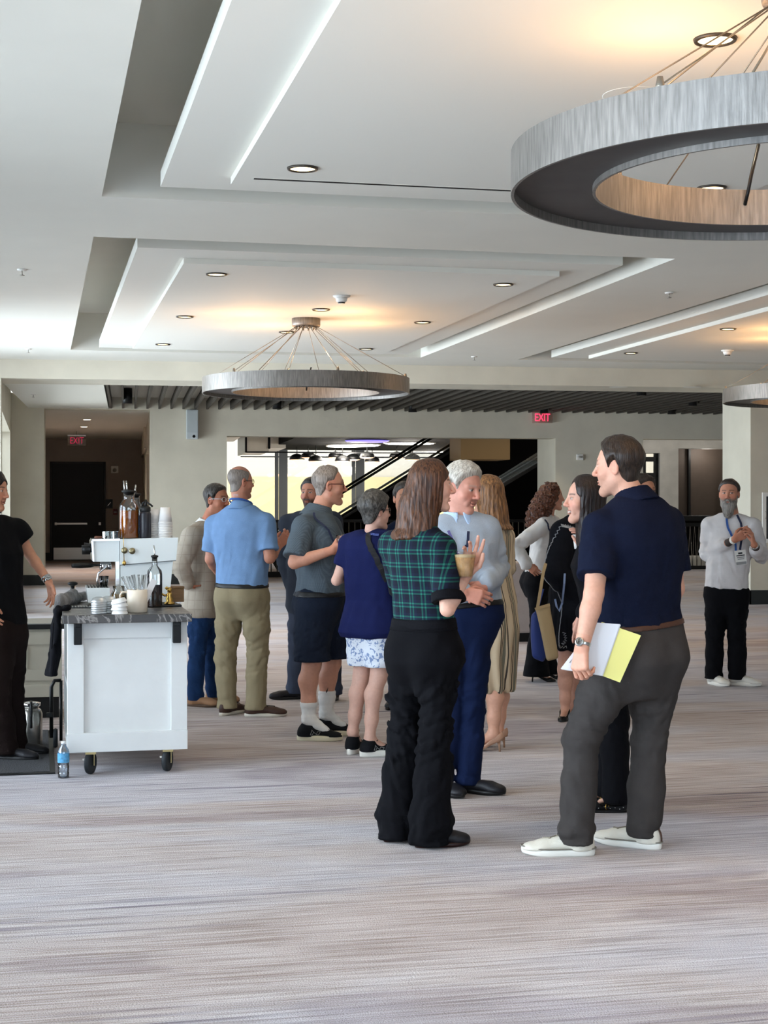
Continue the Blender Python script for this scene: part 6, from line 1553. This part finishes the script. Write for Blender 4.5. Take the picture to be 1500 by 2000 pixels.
q = empty('gold_spoon', PY(241, 1053, YM - .006), 'long gold bar spoon hanging down the front of the espresso machine', 'spoon'); z0 = PY(241, 1096, YM).z - PY(241, 1053, YM).z
obj('stem', MB().tube([(0, 0, .012), (0, -.002, 0), (.004, -.002, z0)], .0022, 6), GOLD, q); obj('bowl', MB().lathe([(0, -.016), (.011, -.006), (.013, .004), (.006, .016), (0, .02)], c=(.005, -.004, z0 - .014), n=14, M=Matrix.Diagonal((1, .45, 1, 1))), GOLD, q)
q = lathe_thing('coffee_tamper', on_counter(142, 1176), 'tall black topped steel tamper standing near the towel', 'tamper', [('shaft', [(.024, 0), (.024, .02), (.016, .03), (.015, .105)], CHR), ('knob', [(.015, .105), (.030, .112), (.032, .122), (.02, .13), (0, .132)], PBK)])
q = lathe_thing('serving_cup', PY(203, 1147, YM + .06), 'small glass of coffee under the group head', 'glass', [('glass_wall', [(.022, 0), (.030, .07), (.029, .07), (.021, .003), (0, .003)], CLEAR), ('coffee', [(.020, .003), (.026, .045), (0, .045)], mat('milky_coffee', srgb('6a4a2e'), .4))])
q = lathe_thing('glass_carafe', on_counter(232, 1184), 'small gold tinted glass carafe behind the white lids', 'carafe', [('glass_wall', [(.058, 0), (.062, .01), (.050, .075), (.034, .10), (.036, .125)], CLEAR), ('syrup', [(.054, .004), (.058, .012), (.047, .075), (0, .075)], mat('gold_syrup', srgb('8f6a18'), .12, .5, var=.5, vscale=30))])
q = empty('cream_mug', on_counter(268, 1196), 'cream enamel mug full of clear straws on the cart counter', 'mug'); CRM = mat('cream_enamel', srgb('e0d3c0'), .3)
obj('wall', MB().lathe([(.055, 0), (.059, .004), (.059, .132), (.056, .132), (.055, .01), (0, .01)], n=32), CRM, q); obj('handle', MB().tube([(-.056, 0, .118), (-.085, -.0, .118), (-.098, 0, .10), (-.096, 0, .06), (-.08, 0, .035), (-.056, 0, .03)], .006, 8), CRM, q)
STRW = glassy('clear_straw', (.9, .92, .93), .18); st0 = None
for i in range(14):
    a = random.uniform(-.42, .2); t_ = random.uniform(-.25, .2); Ms = T(*(on_counter(268, 1196) + Vector((random.uniform(-.03, .03), random.uniform(-.025, .025), .02)))) @ Matrix.Rotation(a, 4, 'Y') @ Matrix.Rotation(t_, 4, 'X')
    if st0 is None: st0 = obj('drinking_straw', MB().tube([(0, 0, 0), (0, 0, .20)], .0035, 7), STRW); st0.matrix_world = Ms; put(st0, 'clear plastic straw standing in the cream mug', 'straw', 'straws in the cream mug')
    else: o = st0.copy(); COL.objects.link(o); o.matrix_world = Ms
q = empty('paper_napkin', on_counter(268, 1196) + Vector((.036, 0, .05)), 'folded white paper napkin stuck in the cream mug', 'napkin'); nb = MB().box(-.018, -.004, 0, .018, .004, .15); nb.v = [tuple(Matrix.Rotation(.42, 4, 'Y') @ Vector(v)) for v in nb.v]; obj('fold', nb, PAP, q); nb = MB().box(-.016, -.007, 0, .012, -.004, .14); nb.v = [tuple(Matrix.Rotation(.46, 4, 'Y') @ Vector(v)) for v in nb.v]; obj('fold', nb, PAP, q)
q, h, r = bottle(0, 0, .046, .30, BRL, .45, 'clear bottle half full of dark syrup behind the cream mug', base=on_counter(302, 1186), neck=.36); obj('pourer_tube', MB().tube([(0, 0, h), (0, 0, h + .03), (-.005, 0, h + .075)], .004, 8), SILVER, q)
ld0 = None
for i in range(4):
    M = T(*(on_counter(234, 1199) + Vector((-.004 * (i % 2), 0, i * .021)))) @ Matrix.Rotation((0, .02, -.05, -.22)[i], 4, 'Y'); lab = 'white cup lid, %s of the small stack in front of the carafe' % ('lowest', 'second from below', 'third from below', 'tilted topmost')[i]
    if ld0 is None: ld0 = empty('cup_lid', M, lab, 'lid', 'white lids in a stack'); obj('skirt', MB().lathe([(.044, 0), (.046, .003), (.044, .012), (.038, .018), (.037, .024), (0, .022)], n=26), mat('lid_white', srgb('ecebe8'), .35), ld0); obj('rim', MB().lathe([(.044, -.001), (.0475, .002), (.045, .006)], n=26), mat('lid_white', (1,) * 3), ld0)
    else: copy_tree(ld0, M, lab)
cl0 = None; CLP = glassy('clear_lid_plastic', (.9, .92, .92), -.42, rough=.4)
for k_, (px, py) in enumerate(((193, 1199), (213, 1197))):
    for i in range(6):
        M = T(*(on_counter(px, py) + Vector((0, 0, i * .013)))); lab = '%s clear dome lid of the %s stack at the counter front' % ('topmost' if i == 5 else ORD[i], ('left', 'right')[k_])
        if cl0 is None: cl0 = obj('clear_lid', MB().lathe([(.044, 0), (.046, .002), (.044, .010), (.034, .026), (.018, .032)], n=24), CLP); cl0.matrix_world = M; put(cl0, lab, 'lid', 'clear lids in two stacks')
        else: o = cl0.copy(); COL.objects.link(o); o.matrix_world = M; o['label'] = lab
tp = on_counter(331, 1184)
q = empty('brass_tap', tp, 'polished brass dispenser with a curved lever on a black tray', 'tap')
obj('tray', MB().box(-.10, -.06, 0, .07, .06, .012, .004), MBLK, q); obj('body', MB().lathe([(.034, .012), (.034, .02), (.02, .03), (.024, .05), (.014, .065), (.018, .075), (.012, .085)], n=20), GOLD, q)
obj('finial', MB().lathe([(.0, .083), (.014, .09), (.0155, .10), (.012, .112), (0, .118)], n=16), GOLD, q); obj('lever', MB().tube([(0, 0, .07), (-.03, -.005, .066), (-.06, -.01, .085), (-.085, -.012, .10)], [.008, .007, .006, .005], 8), GOLD, q)
obj('side_knob', MB().lathe([(0, 0), (.012, .006), (.013, .014), (0, .022)], c=(-.016, 0, .10), n=12), GOLD, q)
q = empty('wooden_box', on_counter(335, 1176) + Vector((.03, .0, 0)), 'small wooden box behind the brass dispenser', 'box'); WDX = mat('box_wood', srgb('7d5f3a'), .5, var=.2, vscale=8, stretch=(1, 1, 8)); obj('box_body', MB().box(-.05, 0, 0, .05, .08, .085, .003), WDX, q); obj('lid', MB().box(-.052, -.002, .085, .052, .082, .10, .003), WDX, q)
q = empty('counter_tray', on_counter(150, 1187), 'small dark metal drip tray at the left end of the counter', 'tray'); obj('base', MB().box(-.05, -.05, 0, .09, .06, .006), MBLK, q); g_ = MB()
for i in range(8): g_.box(-.045 + i * .017, -.045, .006, -.04 + i * .017, .055, .011)
obj('grate', g_, STEEL, q)
# towels: soft solids draped over the counter corner
def soft_thing(name, label, cat, fn, pts, pad, material, h=.007, base=None):
    q = empty(name, base or tuple(float(c) for c in pts[0]), label, cat); lo, hi = bounds(pts, pad); V, Fq = nets(fn, lo, hi, h); tc_ = V - V.mean(0)
    o = soft_obj('cloth', V, Fq, material, q, {'tc': tc_}); return q, o
xl = CX0 - .025
c1, c2, c3 = on_counter(174, 1170), on_counter(140, 1180), on_counter(112, 1186)
tw = [A(c1) + A(0, 0, .02), A(c2) + A(0, 0, .035), A(c3) + A(.02, 0, .03), A(xl - .03, c3.y - .0, CZ - .01)]
GT = mat('grey_towel', srgb('6f6c6a'), .95, bump=.5, bscale=120, sheen=.3)
q, o = soft_thing('grey_towel', 'crumpled grey cloth on the left corner of the cart counter', 'towel', lambda p: chain(p, tw, [.024, .042, .040, .026], .02, A(0, 1, 0), 1.7) + .020 * crease(p, (1, .3, .2), 22., 3) + .006 * fbm(p, 30., 2, 2), tw, .14, GT)
for f_ in (0,): obj('hem_stitch', MB().tube([A(xl - .03, c3.y - .03, CZ - .03), A(xl - .032, c3.y, CZ - .034), A(xl - .03, c3.y + .03, CZ - .03)], .003, 5), GT, q, world=True)
bt = [A(xl + .03, 9.20, CZ + .02), A(xl - .02, 9.18, CZ + .004), A(xl - .035, 9.16, CZ - .10), A(xl - .045, 9.14, CZ - .24), A(xl - .06, 9.12, CZ - .37)]
q, o = soft_thing('black_apron', 'black cloth hanging down the left side of the cart from the counter', 'towel', lambda p: smax(chain(p, bt, [.014, .026, .030, .034, .038], .02, A(0, 1, 0), 2.6) + .020 * crease(p, (0, 0, 1), 26., 6), (CZ - .37) - p[:, 2], .004), bt, .16, KNIT)
obj('tie_string', MB().tube([A(xl - .05, 9.06, CZ - .06), A(xl - .06, 9.05, CZ - .2), A(xl - .055, 9.07, CZ - .33)], .004, 5), KNIT, q, world=True)
# ---- low cabinet, mat, flask and other things behind and beside the cart
yb = 11.3; CRC = mat('cream_cabinet', srgb('b9b4a4'), .6, var=.03); x1 = PY(121, 1300, yb).x; ztop = PY(60, 1229, yb).z; zb_ = PY(60, 1362, yb).z
lc = empty('low_cabinet', (x1, yb, 0), 'low cream panelled cabinet with a black top behind the barista', 'cabinet')
obj('carcass', MB().box(-.95, .012, zb_, 0, .55, ztop), CRC, lc); obj('countertop', MB().box(-.98, -.02, ztop, .03, .58, ztop + .035, .004), MBLK, lc); obj('top_inset', MB().box(-.95, .01, ztop + .035, .0, .55, ztop + .04), STEEL, lc)
for a in (-.95, -.32): obj('door_panel', MB().box(a, 0, zb_ + .12, a + .08, .014, ztop - .02).box(a + .24, 0, zb_ + .12, a + .32, .014, ztop - .02).box(a + .08, 0, ztop - .11, a + .24, .014, ztop - .02).box(a + .08, 0, zb_ + .12, a + .24, .014, zb_ + .2), CRC, lc)
obj('moulding', MB().box(-.95, -.012, zb_, 0, .014, zb_ + .09, .005), CRC, lc); obj('plinth', MB().box(-.93, .06, 0, -.02, .5, zb_), MBLK, lc)
mt_ = empty('floor_mat', (PZ(108, 1511, 0).x, PZ(100, 1512, 0).y, 0), 'dark grey ribbed floor mat under the barista', 'mat'); MATM = mat('rubber_mat', srgb('4a4a4d'), .95, var=.4, vscale=160, bump=.8, bscale=120)
obj('pile', MB().box(-1.1, .03, 0, -.03, 1.7, .012), MATM, mt_); obj('border', MB().box(-1.13, 0, 0, 0, .03, .009).box(-.03, .03, 0, 0, 1.7, .009), MBLK, mt_)
p = PZ(61, 1455, .013); q = lathe_thing('airpot_flask', (p.x, p.y, .013), 'brushed steel airpot with a black handle on the floor behind the barista', 'flask', [('body', [(.066, 0), (.070, .006), (.070, .20), (.06, .225), (.042, .24)], STEEL), ('collar', [(.042, .24), (.058, .25), (.058, .268), (.03, .275)], CHR)])
obj('handle', MB().tube([(.0, -.045, .28), (.0, -.09, .275), (.0, -.096, .23), (0, -.09, .14), (0, -.08, .12)], .009, 8), PBK, q)
p = PZ(110, 1462, .0); q = empty('hand_trolley', (p.x, p.y + .06, 0), 'black folded hand trolley leaning beside the cart', 'trolley')
obj('frame', MB().tube([(-.03, 0, .06), (-.03, .02, .38), (-.01, .02, .42), (.03, .02, .42)], .012, 8).tube([(.03, 0, .04), (.03, .02, .42)], .010, 8), MBLK, q); obj('wheel', MB().lathe([(.02, -.014), (.055, -.014), (.062, 0), (.055, .014), (.02, .014)], c=(-.005, -.02, .062), n=22, M=Matrix.Rotation(math.pi / 2, 4, 'Y')), CAS, q); obj('clamp', MB().box(-.06, -.015, .19, -.02, .02, .22, .005), MBLK, q)
q = empty('milk_carton', (CX0 + .05, CY0 + .12, .501), 'blue topped white carton on the open shelf of the cart', 'carton'); obj('carton_body', MB().box(.0, 0, 0, .09, .14, .085), WHITE_PL, q); obj('blue_top', MB().box(-.001, -.001, .085, .091, .141, .105), mat('carton_blue', srgb('2f5fb0'), .5), q)
q = empty('cardboard_box', (CX0 + .02, CY0 + .1, .151), 'white cardboard box on the bottom shelf of the cart', 'box'); obj('box_body', MB().box(0, 0, 0, .3, .4, .22), PAP, q); obj('tape', MB().box(-.001, .17, .02, .0, .23, .2205).box(-.001, .17, .22, .301, .23, .2212), mat('packing_tape', srgb('b3a48a'), .3), q)
p = PZ(124, 1519, 0); q = empty('water_bottle', (p.x, p.y, 0), 'small clear plastic water bottle with a blue label on the carpet', 'bottle'); PET = glassy('pet_plastic', (.92, .95, .97), .16)
obj('bottle_body', MB().lathe([(.024, 0), (.031, .004), (.032, .03), (.029, .036), (.032, .042), (.032, .07), (.029, .076), (.032, .082), (.032, .145), (.028, .16), (.014, .182), (.013, .19)], n=24), PET, q)
obj('water', MB().lathe([(.022, .003), (.0295, .006), (.0295, .10), (0, .10)], n=20), glassy('water_clear', (.90, .94, .97), .05), q); obj('label', MB().lathe([(.0325, .088), (.0328, .09), (.0328, .138), (.0325, .14)], n=24), mat('label_blue', srgb('5aa0cc'), .4, var=.35, vscale=60), q); obj('cap', MB().lathe([(.0145, .19), (.0145, .204), (0, .205)], n=16), mat('cap_white', srgb('e8ecee'), .4), q)
# ---------------------------------------------------------------- things in people's hands
def sheet(mb, pts, d, th):
    v = [P(px, py, dd) for (px, py), dd in zip(pts, d)]; n = (v[1] - v[0]).cross(v[-1] - v[0]).normalized() * th; k = len(v)
    return mb.add(v + [p + n for p in v], [tuple(range(k))[::-1], tuple(range(k, 2 * k))] + [(i, (i + 1) % k, k + (i + 1) % k, k + i) for i in range(k)])
dh = float((NV.J['wrL'] - A(0, 0, EYE)) @ CF)
dq = [dh + .035, dh + .04, dh + .05, dh + .035]
nb = empty('yellow_notepad', P(1200, 1290, dh + .06), 'yellow ruled pad held at the navy polo man\'s thigh behind white papers', 'notepad')
yp = [(1128, 1302), (1176, 1215), (1252, 1241), (1211, 1333)]
obj('pad', sheet(MB(), yp, [d + .012 for d in dq], .012), mat('legal_yellow', srgb('eee78e'), .7), nb, world=True)
mbl = MB()
obj('cardboard_back', sheet(MB(), yp, [d + .0255 for d in dq], .002), mat('pad_back', srgb('8a7f6c'), .8), nb, world=True)
wp = empty('white_booklet', P(1150, 1280, dh + .05), 'stack of white papers held in the navy polo man\'s left hand', 'papers'); WPM = mat('paper_white', srgb('e4e6ea'), .6)
pp = [(1095, 1306), (1164, 1216), (1211, 1219), (1176, 1319)]
obj('cover', sheet(MB(), pp, dq, .002), WPM, wp, world=True); obj('page', sheet(MB(), [(x + 1.5, y + 1.5) for x, y in pp], [d + .003 for d in dq], .005), mat('paper_edge', srgb('cfd0d2'), .7), wp, world=True)
obj('print_line', sheet(MB(), [(1112, 1294), (1122, 1281), (1123.2, 1282), (1113.2, 1295)], [d - .0012 for d in dq], .0006), NMK, wp, world=True)
dc = float((PW.J['wrR'] - A(0, 0, EYE)) @ CF)
p = P(908, 1128, dc - .045); q = empty('plastic_cup', p, 'clear plastic cup of iced amber drink in the plaid woman\'s hand', 'cup')
obj('cup_wall', MB().lathe([(.035, 0), (.036, .003), (.051, .112), (.053, .114), (.051, .116), (.049, .112), (.034, .005), (0, .005)], n=28), glassy('cup_clear', (.97, .97, .96), -.10), q); obj('drink', MB().lathe([(.033, .006), (.046, .090), (0, .090)], n=24), mat('iced_tea', srgb('c79a66'), .25, var=.3, vscale=40), q); obj('foam', MB().lathe([(.046, .090), (.047, .102), (0, .104)], n=24), mat('drink_foam', srgb('cfb48a'), .6), q)
dd = EB.d0 - .38
cv_ = mat('canvas_tan', srgb('a08a67'), .9, bump=.3, bscale=200); BLB = mat('royal_blue_nylon', srgb('1e3270'), .6)
def bag(name, label, poly, d, th, material, seed):
    v = [P(x, y, d) for x, y in poly]; n_ = np.array(CF); C = sum((np.array(a[:]) for a in v)) / len(v); r = np.array(CR)
    q2 = np.array([[(np.array(a[:]) - C) @ r, a.z - C[2]] for a in v]); k = len(q2)
    def fn(p):
        w_ = p - A(C); x = w_ @ A(r); z = w_[:, 2]; y = w_ @ A(n_); dm = None
        for i in range(k):
            a, b2 = q2[i], q2[(i + 1) % k]; e_ = b2 - a; nn_ = np.array([-e_[1], e_[0]]); nn_ = nn_ / np.linalg.norm(nn_)
            if nn_ @ (q2.mean(0) - a) > 0: nn_ = -nn_
            dl = (x - a[0]) * nn_[0] + (z - a[1]) * nn_[1]; dm = dl if dm is None else smax(dm, dl.astype(f32), .02)
        return smax(dm, np.abs(y) - th, .04) + .006 * crease(p, (0, 0, 1), 14., seed)
    q = empty(name, tuple(C), label, 'bag'); lo, hi = bounds(v, .1); V, Fq = nets(fn, lo, hi, .009); soft_obj('bag_body', V, Fq, material, q, {'tc': V - C}); return q, C
q, C = bag('tote_bag', 'tan canvas tote bag hanging beside the embroidered black jacket', [(1045, 1188), (1074, 1178), (1092, 1286), (1068, 1292)], dd, .035, cv_, 3)
obj('strap', MB().ribbon([P(1050, 1186, dd - .02), P(1056, 1150, dd - .01), P(1061, 1118, dd + .02), P(1066, 1100, dd + .08)], [Vector(-CF.astype(float))] * 4, .022, .003), cv_, q, world=True); obj('hem', MB().ribbon([P(1045, 1190, dd - .037), P(1060, 1185, dd - .042), P(1074, 1181, dd - .037)], [Vector(-CF.astype(float))] * 3, .02, .002), cv_, q, world=True)
q, C = bag('blue_bag', 'royal blue nylon bag hanging behind the tan tote bag', [(1038, 1200), (1058, 1186), (1072, 1270), (1062, 1294), (1040, 1284), (1036, 1250)], dd + .16, .05, BLB, 5); obj('strap', MB().ribbon([P(1046, 1202, dd + .11), P(1054, 1172, dd + .12), P(1060, 1150, dd + .14)], [Vector(-CF.astype(float))] * 3, .02, .003), BLB, q, world=True)
dw_ = float((DW.J['wrR'] - A(0, 0, EYE)) @ CF); p = P(1131, 1072, dw_ - .02); q = lathe_thing('paper_cup_small', p, 'small white cup held up by the dark haired woman', 'cup', [('cup_wall', [(.024, 0), (.032, .07), (.030, .07), (0, .004)], PAP), ('rim', [(.032, .068), (.034, .070), (.032, .073)], PAP)])
dg = float((GP.J['wrR'] - A(0, 0, EYE)) @ CF); p = P(667, 1070, dg - .01); q = lathe_thing('plastic_tumbler', p, 'small clear tumbler in the grey polo man\'s hand', 'cup', [('cup_wall', [(.026, 0), (.034, .08), (.032, .08), (0, .004)], CLEAR), ('rim', [(.033, .078), (.0355, .08), (.033, .083)], CLEAR)])
